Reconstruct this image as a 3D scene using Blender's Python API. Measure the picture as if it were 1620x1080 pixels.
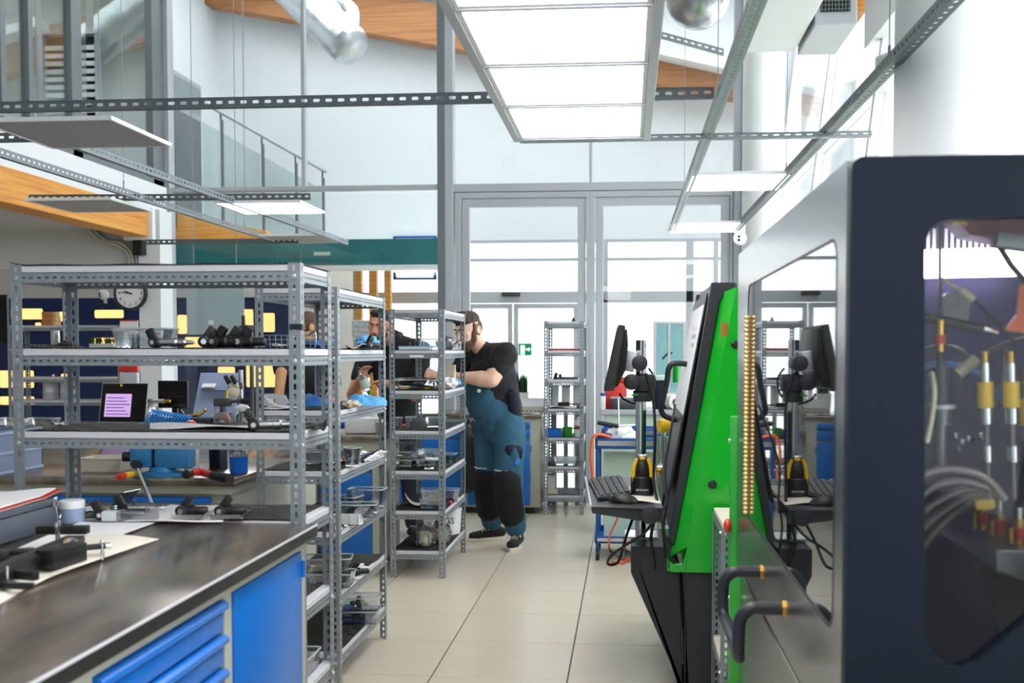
import bpy, bmesh, math, random
from mathutils import Vector, Matrix, Euler
random.seed(7)
for o in list(bpy.data.objects): bpy.data.objects.remove(o)
S = bpy.context.scene
COL = S.collection
PI = math.pi; R = math.radians

# ------------------------------------------------------------------ camera, world, exposure
F = 1740.0; PPX, PPY = 840.0, 632.0; YAW = R(5.0); PIT = R(2.5); CH = 1.45
cam = bpy.data.cameras.new('camera'); camo = bpy.data.objects.new('camera', cam); COL.objects.link(camo)
camo.location = (0, 0, CH); camo.rotation_euler = (R(90) - PIT, 0, YAW)
cam.sensor_width = 36; cam.lens = F / 1620 * 36
cam.shift_x = -(PPX - 810) / 1620; cam.shift_y = (PPY - 540) / 1620
cam.clip_start = 0.05; cam.clip_end = 200
cam.dof.use_dof = True; cam.dof.focus_distance = 5.6; cam.dof.aperture_fstop = 4.0
S.camera = camo
CM = Euler(camo.rotation_euler).to_matrix()
def ray(px, py): return CM @ Vector(((px - PPX) / F, -(py - PPY) / F, -1))
def PY(px, py, Y): d = ray(px, py); t = Y / d.y; return Vector((d.x * t, Y, CH + d.z * t))
def PZ(px, py, z): d = ray(px, py); t = (z - CH) / d.z; return Vector((d.x * t, d.y * t, z))
def PX(px, py, X): d = ray(px, py); t = X / d.x; return Vector((X, d.y * t, CH + d.z * t))

w = bpy.data.worlds.new('world'); S.world = w; w.use_nodes = True
wn = w.node_tree.nodes; bg = wn['Background']
bg.inputs[0].default_value = (0.97, 0.985, 1.0, 1); bg.inputs[1].default_value = 3.4
S.view_settings.view_transform = 'Standard'; S.view_settings.look = 'None'
S.view_settings.gamma = 1; S.view_settings.use_curve_mapping = False
S.view_settings.exposure = 0.48

# ------------------------------------------------------------------ materials
def lin(c):
    return tuple(((v / 255) / 12.92 if v / 255 <= .04045 else ((v / 255 + .055) / 1.055) ** 2.4) for v in c)
MATS = {}
def mat(name, rgb, rough=.5, metal=0., var=.06, scale=8., bump=0., ior=None, emit=0., stretch=None, coat=0.):
    m = bpy.data.materials.new(name); m.use_nodes = True; nt = m.node_tree; b = nt.nodes['Principled BSDF']
    c = lin(rgb) + (1,)
    b.inputs['Base Color'].default_value = c; b.inputs['Roughness'].default_value = rough; b.inputs['Metallic'].default_value = metal
    if ior: b.inputs['IOR'].default_value = ior
    if coat: b.inputs['Coat Weight'].default_value = coat
    if emit:
        b.inputs['Emission Color'].default_value = c; b.inputs['Emission Strength'].default_value = emit
    if var or bump:
        tc = nt.nodes.new('ShaderNodeTexCoord'); n = nt.nodes.new('ShaderNodeTexNoise')
        n.inputs['Scale'].default_value = scale; n.inputs['Detail'].default_value = 4
        src = tc.outputs['Object']
        if stretch:
            mp = nt.nodes.new('ShaderNodeMapping'); mp.inputs['Scale'].default_value = stretch
            nt.links.new(src, mp.inputs[0]); src = mp.outputs[0]
        nt.links.new(src, n.inputs['Vector'])
        if var:
            mx = nt.nodes.new('ShaderNodeMix'); mx.data_type = 'RGBA'
            mx.inputs[6].default_value = tuple(max(0, v * (1 - 2.2 * var)) for v in c[:3]) + (1,)
            mx.inputs[7].default_value = tuple(min(1, v * (1 + 2.2 * var)) for v in c[:3]) + (1,)
            nt.links.new(n.outputs['Fac'], mx.inputs[0]); nt.links.new(mx.outputs[2], b.inputs['Base Color'])
        if bump:
            bp = nt.nodes.new('ShaderNodeBump'); bp.inputs['Strength'].default_value = bump; bp.inputs['Distance'].default_value = .01
            nt.links.new(n.outputs['Fac'], bp.inputs['Height']); nt.links.new(bp.outputs[0], b.inputs['Normal'])
    MATS[name] = m; return m
def glassmat(name, tint=(235, 245, 245), refl=.08, rough=.02, tr=.93, fres=.6):
    m = bpy.data.materials.new(name); m.use_nodes = True; nt = m.node_tree; nt.nodes.remove(nt.nodes['Principled BSDF'])
    out = nt.nodes['Material Output']
    t = nt.nodes.new('ShaderNodeBsdfTransparent'); t.inputs[0].default_value = tuple(v * tr for v in lin(tint)) + (1,)
    g = nt.nodes.new('ShaderNodeBsdfGlossy'); g.inputs['Roughness'].default_value = rough; g.inputs[0].default_value = (1, 1, 1, 1)
    lw = nt.nodes.new('ShaderNodeLayerWeight'); lw.inputs[0].default_value = .25
    mm = nt.nodes.new('ShaderNodeMath'); mm.operation = 'MULTIPLY_ADD'; mm.inputs[1].default_value = fres; mm.inputs[2].default_value = refl
    mx = nt.nodes.new('ShaderNodeMixShader')
    nt.links.new(lw.outputs['Fresnel'], mm.inputs[0]); nt.links.new(mm.outputs[0], mx.inputs[0])
    nt.links.new(t.outputs[0], mx.inputs[1]); nt.links.new(g.outputs[0], mx.inputs[2]); nt.links.new(mx.outputs[0], out.inputs[0])
    MATS[name] = m; return m
def matemit(name, rgb, s):
    m = bpy.data.materials.new(name); m.use_nodes = True; nt = m.node_tree; nt.nodes.remove(nt.nodes['Principled BSDF'])
    e = nt.nodes.new('ShaderNodeEmission'); e.inputs[0].default_value = lin(rgb) + (1,); e.inputs[1].default_value = s
    nt.links.new(e.outputs[0], nt.nodes['Material Output'].inputs[0]); MATS[name] = m; return m

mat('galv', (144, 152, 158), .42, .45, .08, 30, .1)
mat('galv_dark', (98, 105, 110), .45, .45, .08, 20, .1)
mat('deck', (206, 206, 212), .45, .05, .02, 12)
mat('alu', (186, 190, 196), .42, .25, .02, 3)
mat('alu_dark', (120, 126, 130), .45, .3, .04, 3)
mat('white', (240, 242, 244), .55, 0, .015, 2)
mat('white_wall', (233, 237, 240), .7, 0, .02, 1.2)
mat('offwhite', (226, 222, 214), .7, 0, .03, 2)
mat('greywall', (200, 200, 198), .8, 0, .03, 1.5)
mat('panel_grey', (186, 185, 187), .6, 0, .02, 4)
mat('chrome', (215, 218, 222), .12, 1, 0)
mat('steel', (200, 202, 204), .2, .95, .08, 20, 0, None, 0, (1, 1, 12))
mat('steel_dark', (96, 96, 98), .35, .8, .15, 25)
mat('brass', (196, 150, 60), .25, .9, .1, 30)
mat('black', (20, 20, 22), .42, 0, .1, 20)
mat('black_matte', (26, 26, 28), .75, 0, .1, 20)
mat('charcoal', (40, 43, 49), .4, .1, .03, 4)
mat('slate', (22, 30, 44), .55, .0, .03, 3); MATS['slate'].node_tree.nodes['Principled BSDF'].inputs['Specular IOR Level'].default_value = .18
mat('steel_door', (150, 151, 154), .24, .95, .06, 20, 0, None, 0, (1, 1, 12))
mat('coil_gold', (216, 182, 120), .3, .8, .1, 60, 0, None, .12)
mat('toolbox_grey', (84, 90, 104), .38, .15, .04, 6)
mat('blue', (8, 106, 196), .36, 0, .03, 3)
mat('blue_dark', (10, 78, 152), .45, 0, .05, 4)
mat('navy', (16, 38, 90), .5, 0, .06, 2)
mat('vise_blue', (46, 124, 180), .45, .05, .12, 18, .1)
mat('hose_blue', (20, 120, 200), .3, 0, .05, 5)
mat('beige_metal', (178, 178, 164), .45, .05, .04, 6)
mat('beige', (214, 206, 190), .7, 0, .05, 3)
mat('green', (22, 166, 40), .2, 0, .03, 2, 0, None, 0, None, .3)
mat('green_pale', (190, 212, 196), .6, 0, .03, 2)
mat('teal', (10, 112, 116), .18, 0, .12, 1.2)
mat('paper', (236, 234, 236), .8, 0, .03, 5)
mat('paper_cream', (228, 220, 206), .85, 0, .06, 9)
mat('red', (206, 46, 38), .4, 0, .06, 8)
mat('red_dark', (160, 30, 34), .45, 0, .06, 8)
mat('orange', (228, 96, 44), .5, 0, .06, 8)
mat('yellow', (236, 190, 30), .45, 0, .05, 8)
mat('plastic_white', (232, 234, 236), .4, 0, .02, 5)
mat('plastic_clear', (206, 210, 212), .3, 0, .03, 5)
mat('sky_sheet', (92, 172, 232), .55, 0, .08, 12)
mat('sky_sheet_dark', (44, 118, 196), .55, 0, .08, 12)
mat('crate_blue', (118, 132, 160), .5, 0, .03, 6)
mat('crate_rim', (150, 166, 200), .5, 0, .03, 6)
mat('skin', (236, 190, 166), .55, 0, .05, 14)
mat('skin_dark', (196, 136, 106), .55, 0, .05, 14)
mat('skin_tan', (204, 150, 112), .55, 0, .05, 14)
mat('lip', (176, 104, 92), .5, 0, .04, 14)
mat('hair', (62, 46, 38), .7, 0, .2, 60, .5)
mat('hair_dark', (26, 22, 22), .7, 0, .2, 60, .5)
mat('beard', (92, 66, 52), .8, 0, .2, 70, .5)
mat('tshirt', (22, 22, 27), .85, 0, .1, 14, .15)
mat('overall', (44, 88, 112), .85, 0, .12, 9, .2)
mat('overall_dark', (24, 27, 44), .85, 0, .1, 9, .2)
mat('kneepad', (16, 17, 19), .9, 0, .1, 12, .2)
mat('trouser', (48, 46, 66), .85, 0, .1, 9, .2)
mat('shoe', (22, 22, 25), .8, 0, .1, 20)
mat('sole', (222, 212, 192), .7, 0, .04, 10)
mat('eye_white', (225, 222, 218), .3, 0, 0)
mat('eye_dark', (36, 26, 20), .2, 0, 0)
mat('leaf', (48, 110, 52), .6, 0, .25, 20)
mat('leaf_dark', (26, 74, 38), .6, 0, .25, 20)
mat('cardboard', (182, 120, 58), .8, 0, .08, 8)
mat('cardboard_pale', (214, 176, 124), .8, 0, .08, 8)
mat('kraft', (196, 184, 164), .85, 0, .06, 12)
mat('screen_black', (10, 10, 12), .18, 0, 0)
mat('tube_grey', (120, 112, 112), .3, .4, .06, 8)
mat('tube_cream', (214, 204, 180), .5, 0, .04, 8)
mat('purple_dark', (42, 38, 84), .3, .3, .12, 8)
mat('blue_liquid', (20, 112, 222), .1, 0, .02, 3)
mat('cup_green', (60, 168, 58), .35, 0, .03, 5)
mat('asphalt', (226, 226, 224), .9, 0, .05, 1)
mat('salmon', (252, 232, 224), .7, 0, .03, 2)
mat('pink', (248, 214, 222), .6, 0, .03, 2)
mat('duct', (196, 200, 204), .28, .85, .12, 9, .6)
matemit('led', (255, 255, 255), 7.0)
matemit('led_purple', (236, 222, 255), 7.0)
matemit('lit_window', (255, 204, 128), 1.15)
matemit('led_warm', (255, 206, 120), 1.3)
matemit('screen_doc', (196, 160, 220), .9)
matemit('exit_green', (10, 150, 90), .7)
matemit('exit_white', (240, 255, 250), 1.2)
matemit('sign_blue', (40, 100, 190), .8)
glassmat('glass', (252, 254, 254), .015, .01, .99, .3)
glassmat('glass_grey', (240, 246, 244), .03, .02, .98, .4)
glassmat('glass_box', (246, 250, 252), .13, .06, .985, .8)
glassmat('glass_frost', (186, 206, 212), .05, .3, .8)
glassmat('plastic_film', (226, 228, 232), .12, .12, .85)

# door mirror glass: a tinted, strongly reflecting dielectric
m = mat('mirror_glass', (24, 26, 30), .02, 0, 0, ior=2.3)
# glulam timber
def woodmat(name, a, b_):
    m = mat(name, a, .5, 0, 0); nt = m.node_tree; b = nt.nodes['Principled BSDF']
    tc = nt.nodes.new('ShaderNodeTexCoord'); mp = nt.nodes.new('ShaderNodeMapping'); mp.inputs['Scale'].default_value = (.5, .5, 14)
    n = nt.nodes.new('ShaderNodeTexNoise'); n.inputs['Scale'].default_value = 2.2; n.inputs['Detail'].default_value = 6; n.inputs['Distortion'].default_value = .6
    cr = nt.nodes.new('ShaderNodeValToRGB'); cr.color_ramp.elements[0].color = lin(b_) + (1,); cr.color_ramp.elements[1].color = lin(a) + (1,)
    cr.color_ramp.elements[0].position = .3; cr.color_ramp.elements[1].position = .62
    nt.links.new(tc.outputs['Object'], mp.inputs[0]); nt.links.new(mp.outputs[0], n.inputs[0]); nt.links.new(n.outputs['Fac'], cr.inputs[0]); nt.links.new(cr.outputs[0], b.inputs['Base Color'])
    return m
woodmat('glulam', (240, 172, 78), (214, 132, 46))
woodmat('glulam_dark', (190, 128, 74), (160, 98, 52))
# dark worn bench steel
def benchtop():
    m = mat('bench_steel', (110, 105, 102), .3, .75, 0); nt = m.node_tree; b = nt.nodes['Principled BSDF']
    tc = nt.nodes.new('ShaderNodeTexCoord'); mp = nt.nodes.new('ShaderNodeMapping'); mp.inputs['Scale'].default_value = (5, 1.2, 1)
    n = nt.nodes.new('ShaderNodeTexNoise'); n.inputs['Scale'].default_value = 2.0; n.inputs['Detail'].default_value = 8; n.inputs['Roughness'].default_value = .65
    cr = nt.nodes.new('ShaderNodeValToRGB'); cr.color_ramp.elements[0].color = lin((98, 93, 90)) + (1,); cr.color_ramp.elements[1].color = lin((176, 160, 144)) + (1,)
    cr.color_ramp.elements[0].position = .3; cr.color_ramp.elements[1].position = .72
    rr = nt.nodes.new('ShaderNodeMapRange'); rr.inputs[3].default_value = .1; rr.inputs[4].default_value = .3
    nt.links.new(tc.outputs['Object'], mp.inputs[0]); nt.links.new(mp.outputs[0], n.inputs[0]); nt.links.new(n.outputs['Fac'], cr.inputs[0]); nt.links.new(cr.outputs[0], b.inputs['Base Color'])
    nt.links.new(n.outputs['Fac'], rr.inputs[0]); nt.links.new(rr.outputs[0], b.inputs['Roughness'])
benchtop()
# ribbed rubber mat
def rubber():
    m = mat('rubber', (34, 31, 30), .6, 0, 0); nt = m.node_tree; b = nt.nodes['Principled BSDF']
    tc = nt.nodes.new('ShaderNodeTexCoord')
    hs = []
    for a in (R(32), R(-32)):
        mp = nt.nodes.new('ShaderNodeMapping'); mp.inputs['Rotation'].default_value = (0, 0, a)
        wv = nt.nodes.new('ShaderNodeTexWave'); wv.inputs['Scale'].default_value = 26; wv.inputs['Distortion'].default_value = .4
        nt.links.new(tc.outputs['Object'], mp.inputs[0]); nt.links.new(mp.outputs[0], wv.inputs[0]); hs.append(wv)
    ck = nt.nodes.new('ShaderNodeTexChecker'); ck.inputs['Scale'].default_value = 16
    nt.links.new(tc.outputs['Object'], ck.inputs['Vector'])
    mx = nt.nodes.new('ShaderNodeMix'); nt.links.new(ck.outputs['Fac'], mx.inputs[0]); nt.links.new(hs[0].outputs['Fac'], mx.inputs[2]); nt.links.new(hs[1].outputs['Fac'], mx.inputs[3])
    bp = nt.nodes.new('ShaderNodeBump'); bp.inputs['Strength'].default_value = .9; bp.inputs['Distance'].default_value = .006
    nt.links.new(mx.outputs[0], bp.inputs['Height']); nt.links.new(bp.outputs[0], b.inputs['Normal'])
rubber()
# floor: brick texture whose joints carry on from the built tiles
TX, TY, T0X, T0Y = .61, .598, -.868, 4.81
def floormat():
    m = mat('floor_base', (205, 197, 180), .3, 0, 0); nt = m.node_tree; b = nt.nodes['Principled BSDF']
    tc = nt.nodes.new('ShaderNodeTexCoord'); mp = nt.nodes.new('ShaderNodeMapping'); mp.inputs['Location'].default_value = (-T0X / TX, -T0Y / TY, 0)
    mp.inputs['Scale'].default_value = (1 / TX, 1 / TY, 1)
    br = nt.nodes.new('ShaderNodeTexBrick'); br.offset = 0; br.inputs['Scale'].default_value = 1; br.inputs['Brick Width'].default_value = 1; br.inputs['Row Height'].default_value = 1
    br.inputs['Mortar Size'].default_value = .012; br.inputs['Mortar Smooth'].default_value = 0
    br.inputs['Color1'].default_value = lin((206, 198, 182)) + (1,); br.inputs['Color2'].default_value = lin((202, 194, 177)) + (1,); br.inputs['Mortar'].default_value = lin((46, 40, 34)) + (1,)
    nt.links.new(tc.outputs['Object'], mp.inputs[0]); nt.links.new(mp.outputs[0], br.inputs[0]); nt.links.new(br.outputs[0], b.inputs['Base Color'])
floormat()
mat('edge_dark', (40, 40, 42), .3, .3, .1, 6)
m = mat('frosted', (196, 212, 216), .5, 0, .02, 2); m.node_tree.nodes['Principled BSDF'].inputs['Alpha'].default_value = .72
mat('tile', (213, 202, 182), .28, 0, .03, 5)

# ------------------------------------------------------------------ helpers
def tag(o, label=None, cat=None, group=None, kind=None):
    if label: o['label'] = label
    if cat: o['category'] = cat
    if group: o['group'] = group
    if kind: o['kind'] = kind
    return o
def thing(name, label, cat, loc=(0, 0, 0), rz=0, group=None):
    o = bpy.data.objects.new(name, None); COL.objects.link(o); o.empty_display_size = .05
    o.location = loc; o.rotation_euler = (0, 0, rz); return tag(o, label, cat, group)
def rootmat(o):
    m = Matrix.LocRotScale(o.location, Euler(o.rotation_euler), o.scale)
    return (rootmat(o.parent) @ m) if o.parent else m
def frame_of(d, up=Vector((0, 0, 1))):
    d = d.normalized()
    if abs(d.dot(up)) > .98: up = Vector((1, 0, 0))
    a = up.cross(d).normalized(); return a, d.cross(a).normalized()
class MB:
    def __init__(s): s.v = []; s.f = []
    def add(s, vs, fs):
        n = len(s.v); s.v += [tuple(v) for v in vs]; s.f += [tuple(i + n for i in f) for f in fs]; return s
    def box(s, x0, x1, y0, y1, z0, z1, M=None):
        vs = [Vector((x, y, z)) for z in (z0, z1) for y in (y0, y1) for x in (x0, x1)]
        if M: vs = [M @ v for v in vs]
        return s.add(vs, [(0, 2, 3, 1), (4, 5, 7, 6), (0, 1, 5, 4), (2, 6, 7, 3), (0, 4, 6, 2), (1, 3, 7, 5)])
    def cbox(s, c, sz, e=(0, 0, 0)):
        M = Matrix.Translation(c) @ Euler(e).to_matrix().to_4x4(); a, b, d = (q / 2 for q in sz)
        return s.box(-a, a, -b, b, -d, d, M)
    def ring(s, c, a, b, ra, rb, n): return [c + a * (ra * math.cos(2 * PI * i / n)) + b * (rb * math.sin(2 * PI * i / n)) for i in range(n)]
    def cyl(s, p0, p1, r0, r1=None, n=16, caps=True):
        p0, p1 = Vector(p0), Vector(p1); r1 = r0 if r1 is None else r1
        a, b = frame_of(p1 - p0); vs = s.ring(p0, a, b, r0, r0, n) + s.ring(p1, a, b, r1, r1, n)
        fs = [(i, (i + 1) % n, n + (i + 1) % n, n + i) for i in range(n)]
        if caps: fs += [tuple(range(n))[::-1], tuple(range(n, 2 * n))]
        return s.add(vs, fs)
    def tube(s, pts, r, n=10, closed=False):
        pts = [Vector(p) for p in pts]; N = len(pts); rs = r if isinstance(r, (list, tuple)) else [r] * N
        vs = []; a = None
        for i, p in enumerate(pts):
            if closed: d = pts[(i + 1) % N] - pts[i - 1]
            else: d = pts[min(i + 1, N - 1)] - pts[max(i - 1, 0)]
            if d.length < 1e-9: d = Vector((0, 0, 1))
            d.normalize()
            if a is None: a, b = frame_of(d)
            else:
                a = (a - d * a.dot(d)); a = a.normalized() if a.length > 1e-6 else frame_of(d)[0]; b = d.cross(a).normalized()
            vs += s.ring(p, a, b, rs[i], rs[i], n)
        fs = [(k * n + i, k * n + (i + 1) % n, ((k + 1) % N) * n + (i + 1) % n, ((k + 1) % N) * n + i) for k in range(N if closed else N - 1) for i in range(n)]
        if not closed: fs += [tuple(range(n))[::-1], tuple(range((N - 1) * n, N * n))]
        return s.add(vs, fs)
    def lathe(s, prof, n=24, M=None):
        vs = []; 
        for r, z in prof:
            vs += [Vector((r * math.cos(2 * PI * i / n), r * math.sin(2 * PI * i / n), z)) for i in range(n)]
        if M: vs = [M @ v for v in vs]
        K = len(prof)
        fs = [(k * n + i, k * n + (i + 1) % n, (k + 1) * n + (i + 1) % n, (k + 1) * n + i) for k in range(K - 1) for i in range(n)]
        fs += [tuple(range(n))[::-1], tuple(range((K - 1) * n, K * n))]
        return s.add(vs, fs)
    def prism(s, poly, axis, a, b):
        """poly: 2-D outline in the two other axes (in x,y,z order), extruded along axis from a to b"""
        def mk(p, t): 
            q = list(p); q.insert(axis, t); return Vector(q)
        n = len(poly); vs = [mk(p, a) for p in poly] + [mk(p, b) for p in poly]
        return s.add(vs, [tuple(range(n))[::-1], tuple(range(n, 2 * n))] + [(i, (i + 1) % n, n + (i + 1) % n, n + i) for i in range(n)])
    def frame(s, outer, inner, axis, a, b):
        """ring between two outlines with the same number of points, extruded"""
        def mk(p, t):
            q = list(p); q.insert(axis, t); return Vector(q)
        n = len(outer); vs = [mk(p, t) for t in (a, b) for L in (outer, inner) for p in L]
        fs = []
        for i in range(n):
            j = (i + 1) % n
            fs += [(i, j, n + j, n + i), (2 * n + i, 3 * n + i, 3 * n + j, 2 * n + j), (i, 2 * n + i, 2 * n + j, j), (n + i, n + j, 3 * n + j, 3 * n + i)]
        return s.add(vs, fs)
    def sheet(s, nx, ny, fn, t=.002):
        """thin solid sheet: fn(u,v)->Vector for u,v in 0..1"""
        top = [fn(i / nx, j / ny) for j in range(ny + 1) for i in range(nx + 1)]
        bot = [p - Vector((0, 0, t)) for p in top]; W = nx + 1; n = len(top)
        fs = []
        for j in range(ny):
            for i in range(nx):
                a = j * W + i; fs += [(a, a + 1, a + W + 1, a + W), (n + a, n + a + W, n + a + W + 1, n + a + 1)]
        edge = [i for i in range(nx)] + [nx + j * W for j in range(ny)] + [ny * W + nx - i for i in range(nx)] + [(ny - j) * W for j in range(ny)]
        for k in range(len(edge)):
            a, b = edge[k], edge[(k + 1) % len(edge)]; fs.append((a, n + a, n + b, b))
        return s.add(top + bot, fs)
    def ell(s, c, r, e=(0, 0, 0), nu=16, nv=10):
        c = Vector(c); E = Euler(e).to_matrix(); r = (r, r, r) if not isinstance(r, (tuple, list)) else r
        vs = [c + E @ Vector((0, 0, -r[2]))]
        for k in range(1, nv):
            t = -PI / 2 + PI * k / nv
            vs += [c + E @ Vector((r[0] * math.cos(t) * math.cos(2 * PI * i / nu), r[1] * math.cos(t) * math.sin(2 * PI * i / nu), r[2] * math.sin(t))) for i in range(nu)]
        vs.append(c + E @ Vector((0, 0, r[2]))); L = len(vs) - 1
        fs = [(0, 1 + (i + 1) % nu, 1 + i) for i in range(nu)]
        for k in range(nv - 2):
            for i in range(nu): a = 1 + k * nu; fs.append((a + i, a + (i + 1) % nu, a + nu + (i + 1) % nu, a + nu + i))
        a = 1 + (nv - 2) * nu; fs += [(a + i, a + (i + 1) % nu, L) for i in range(nu)]
        return s.add(vs, fs)
    def cap(s, p0, p1, r0, r1, n=16):
        """tapered capsule"""
        p0, p1 = Vector(p0), Vector(p1); a, b = frame_of(p1 - p0); d = (p1 - p0).normalized()
        vs = [p0 - d * r0]; rows = []
        for t in (-60, -30, 0): rows.append((p0 + d * (r0 * math.sin(R(t))), r0 * math.cos(R(t))))
        for t in (0, 30, 60): rows.append((p1 + d * (r1 * math.sin(R(t))), r1 * math.cos(R(t))))
        for c, r in rows: vs += s.ring(c, a, b, r, r, n)
        vs.append(p1 + d * r1); L = len(vs) - 1
        fs = [(0, 1 + (i + 1) % n, 1 + i) for i in range(n)]
        for k in range(len(rows) - 1):
            q = 1 + k * n; fs += [(q + i, q + (i + 1) % n, q + n + (i + 1) % n, q + n + i) for i in range(n)]
        q = 1 + (len(rows) - 1) * n; fs += [(q + i, q + (i + 1) % n, L) for i in range(n)]
        return s.add(vs, fs)
    def slotted(s, o, u, v, L, Wd, pitch, a, b, t=.0016, off=0):
        """perforated steel strip from o, along u (length L), width Wd along v; slots half-size a (along u) x b"""
        o, u, v = Vector(o), Vector(u).normalized(), Vector(v).normalized(); nn = u.cross(v) * t
        k = max(1, int(round(L / pitch))); U = L / k / 2; c = min(a, b) * .55; Wh = Wd / 2
        hole = [(a, b - c), (a - c, b), (-(a - c), b), (-a, b - c), (-a, -(b - c)), (-(a - c), -b), (a - c, -b), (a, -(b - c))]
        out = [(U, b - c), (a - c, Wh), (-(a - c), Wh), (-U, b - c), (-U, -(b - c)), (-(a - c), -Wh), (a - c, -Wh), (U, -(b - c))]
        cor = [(U, Wh), (-U, Wh), (-U, -Wh), (U, -Wh)]
        pts = hole + out + cor; ci = {0: 16, 2: 17, 4: 18, 6: 19}
        F1 = []
        for i in range(8):
            j = (i + 1) % 8
            F1.append((8 + i, ci[i], 8 + j, j, i) if i in ci else (8 + i, 8 + j, j, i))
        fs = F1 + [tuple(q + 20 for q in f[::-1]) for f in F1] + [(i, (i + 1) % 8, 20 + (i + 1) % 8, 20 + i) for i in range(8)]
        fs += [(17, 37, 36, 16), (19, 39, 38, 18)]
        for m_ in range(k):
            base = o + u * (U * (2 * m_ + 1)) + v * (Wh + off)
            vs = [base + u * p[0] + v * p[1] for p in pts] + [base + u * p[0] + v * p[1] - nn for p in pts]
            s.add(vs, fs)
        return s
    def mesh(s, name, bevel=0, seg=2):
        me = bpy.data.meshes.new(name); me.from_pydata(s.v, [], s.f); me.update()
        bm = bmesh.new(); bm.from_mesh(me); bmesh.ops.recalc_face_normals(bm, faces=bm.faces)
        if bevel:
            es = [e for e in bm.edges if len(e.link_faces) == 2 and e.calc_face_angle(0) > R(35)]
            bmesh.ops.bevel(bm, geom=es, offset=bevel, segments=seg, affect='EDGES', profile=.5)
        bm.to_mesh(me); bm.free(); return me
    def build(s, name, material, parent=None, smooth=True, bevel=0, world=True, seg=2, label=None):
        if parent is not None and world:
            I = rootmat(parent).inverted(); s.v = [tuple(I @ Vector(v)) for v in s.v]
        me = s.mesh(name, bevel, seg)
        me.materials.append(MATS[material])
        if smooth: me.shade_smooth(); me.set_sharp_from_angle(angle=R(38))
        o = bpy.data.objects.new(name, me); COL.objects.link(o)
        if parent is not None: o.parent = parent
        if label: o['label'] = label
        return o
def L_(mb, *a, **k): k['world'] = False; return mb.build(*a, **k)          # local coordinates
def place(mesh_obj_name, me, parent, loc=(0, 0, 0), rot=(0, 0, 0)):
    o = bpy.data.objects.new(mesh_obj_name, me); COL.objects.link(o); o.parent = parent; o.location = loc; o.rotation_euler = rot; return o
def recenter(o):
    """put a single-mesh thing's origin at the middle of its base"""
    me = o.data; xs = [v.co for v in me.vertices]
    c = Vector(((min(p.x for p in xs) + max(p.x for p in xs)) / 2, (min(p.y for p in xs) + max(p.y for p in xs)) / 2, min(p.z for p in xs)))
    me.transform(Matrix.Translation(-c)); o.location = c; return o
def solo(mb, name, material, label, cat, group=None, **k):
    return tag(recenter(mb.build(name, material, **k)), label, cat, group)
def copy_tree(o, label=None, loc=None, rz=None, parent=None, rot=None, scale=None):
    c = o.copy(); COL.objects.link(c); c.parent = parent
    if label: c['label'] = label
    if loc is not None: c.location = loc
    if rz is not None: c.rotation_euler = (0, 0, rz)
    if rot is not None: c.rotation_euler = rot
    if scale: c.scale = (scale,) * 3
    for ch in [x for x in bpy.data.objects if x.parent == o]: copy_tree(ch, parent=c)
    return c
def text(s, size, M, material, name, parent=None, ext=.0006, align='CENTER'):
    cu = bpy.data.curves.new(name, 'FONT'); cu.body = s; cu.size = size; cu.extrude = ext; cu.align_x = align; cu.align_y = 'CENTER'; cu.resolution_u = 2
    t = bpy.data.objects.new(name, cu); COL.objects.link(t)
    me = bpy.data.meshes.new_from_object(t.evaluated_get(bpy.context.evaluated_depsgraph_get())); bpy.data.objects.remove(t); bpy.data.curves.remove(cu)
    me.transform((rootmat(parent).inverted() @ M) if parent else M); me.materials.clear(); me.materials.append(MATS[material])
    o = bpy.data.objects.new(name, me); COL.objects.link(o)
    if parent: o.parent = parent
    return o
def face_cam(loc): return Matrix.Translation(loc) @ Euler((R(90), 0, 0)).to_matrix().to_4x4()     # lettering that faces -Y
def struct(mb, name, material, **k):
    o = mb.build(name, material, **k); 
    if not k.get('parent'): o['kind'] = 'structure'
    return o
def rrect(x0, x1, z0, z1, r, n=5):
    pts = []
    for cx, cz, a in ((x1 - r, z1 - r, 0), (x0 + r, z1 - r, 90), (x0 + r, z0 + r, 180), (x1 - r, z0 + r, 270)):
        pts += [(cx + r * math.cos(R(a + 90 * i / n)), cz + r * math.sin(R(a + 90 * i / n))) for i in range(n + 1)]
    return pts
def smoothpath(pts, k=6):
    """Catmull-Rom through the points"""
    P = [Vector(p) for p in pts]; out = []
    for i in range(len(P) - 1):
        a, b, c, d = P[max(i - 1, 0)], P[i], P[i + 1], P[min(i + 2, len(P) - 1)]
        for j in range(k):
            t = j / k; out.append(.5 * ((2 * b) + (c - a) * t + (2 * a - 5 * b + 4 * c - d) * t * t + (3 * b - a - 3 * c + d) * t ** 3))
    return out + [P[-1]]
# ================================================================== THE SETTING
def sroot(name, loc=(0, 0, 0)):
    o = bpy.data.objects.new(name, None); COL.objects.link(o); o.location = loc; o['kind'] = 'structure'; return o
floor = struct(MB().box(-10, 3.2, -3.2, 17, -.12, -.006), 'floor', 'floor_base', smooth=False)
tme = MB().box(-TX / 2 + .0034, TX / 2 - .0034, -TY / 2 + .0022, TY / 2 - .0022, -.012, 0).mesh('tile', .0012, 1); tme.materials.append(MATS['tile'])
for i in range(-5, 4):
    for j in range(-5, 10):
        place('tile', tme, floor, (T0X + (i + .5) * TX, T0Y + (j + .5) * TY, 0))
ground = struct(MB().box(-40, 40, 17.02, 70, -.2, -.1).box(3.22, 40, -30, 17, -.2, -.1).box(-40, 3.2, -30, -3.25, -.2, -.1), 'ground', 'asphalt', smooth=False)

YB = 10.6; Y2 = 14.0; XL = -4.5; XF = 1.03
def xat(px, Y, py=450): return PY(px, py, Y).x
def zat(py, Y, px=900): return PY(px, py, Y).z
def slant(z): return XF + .12 * z
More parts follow.
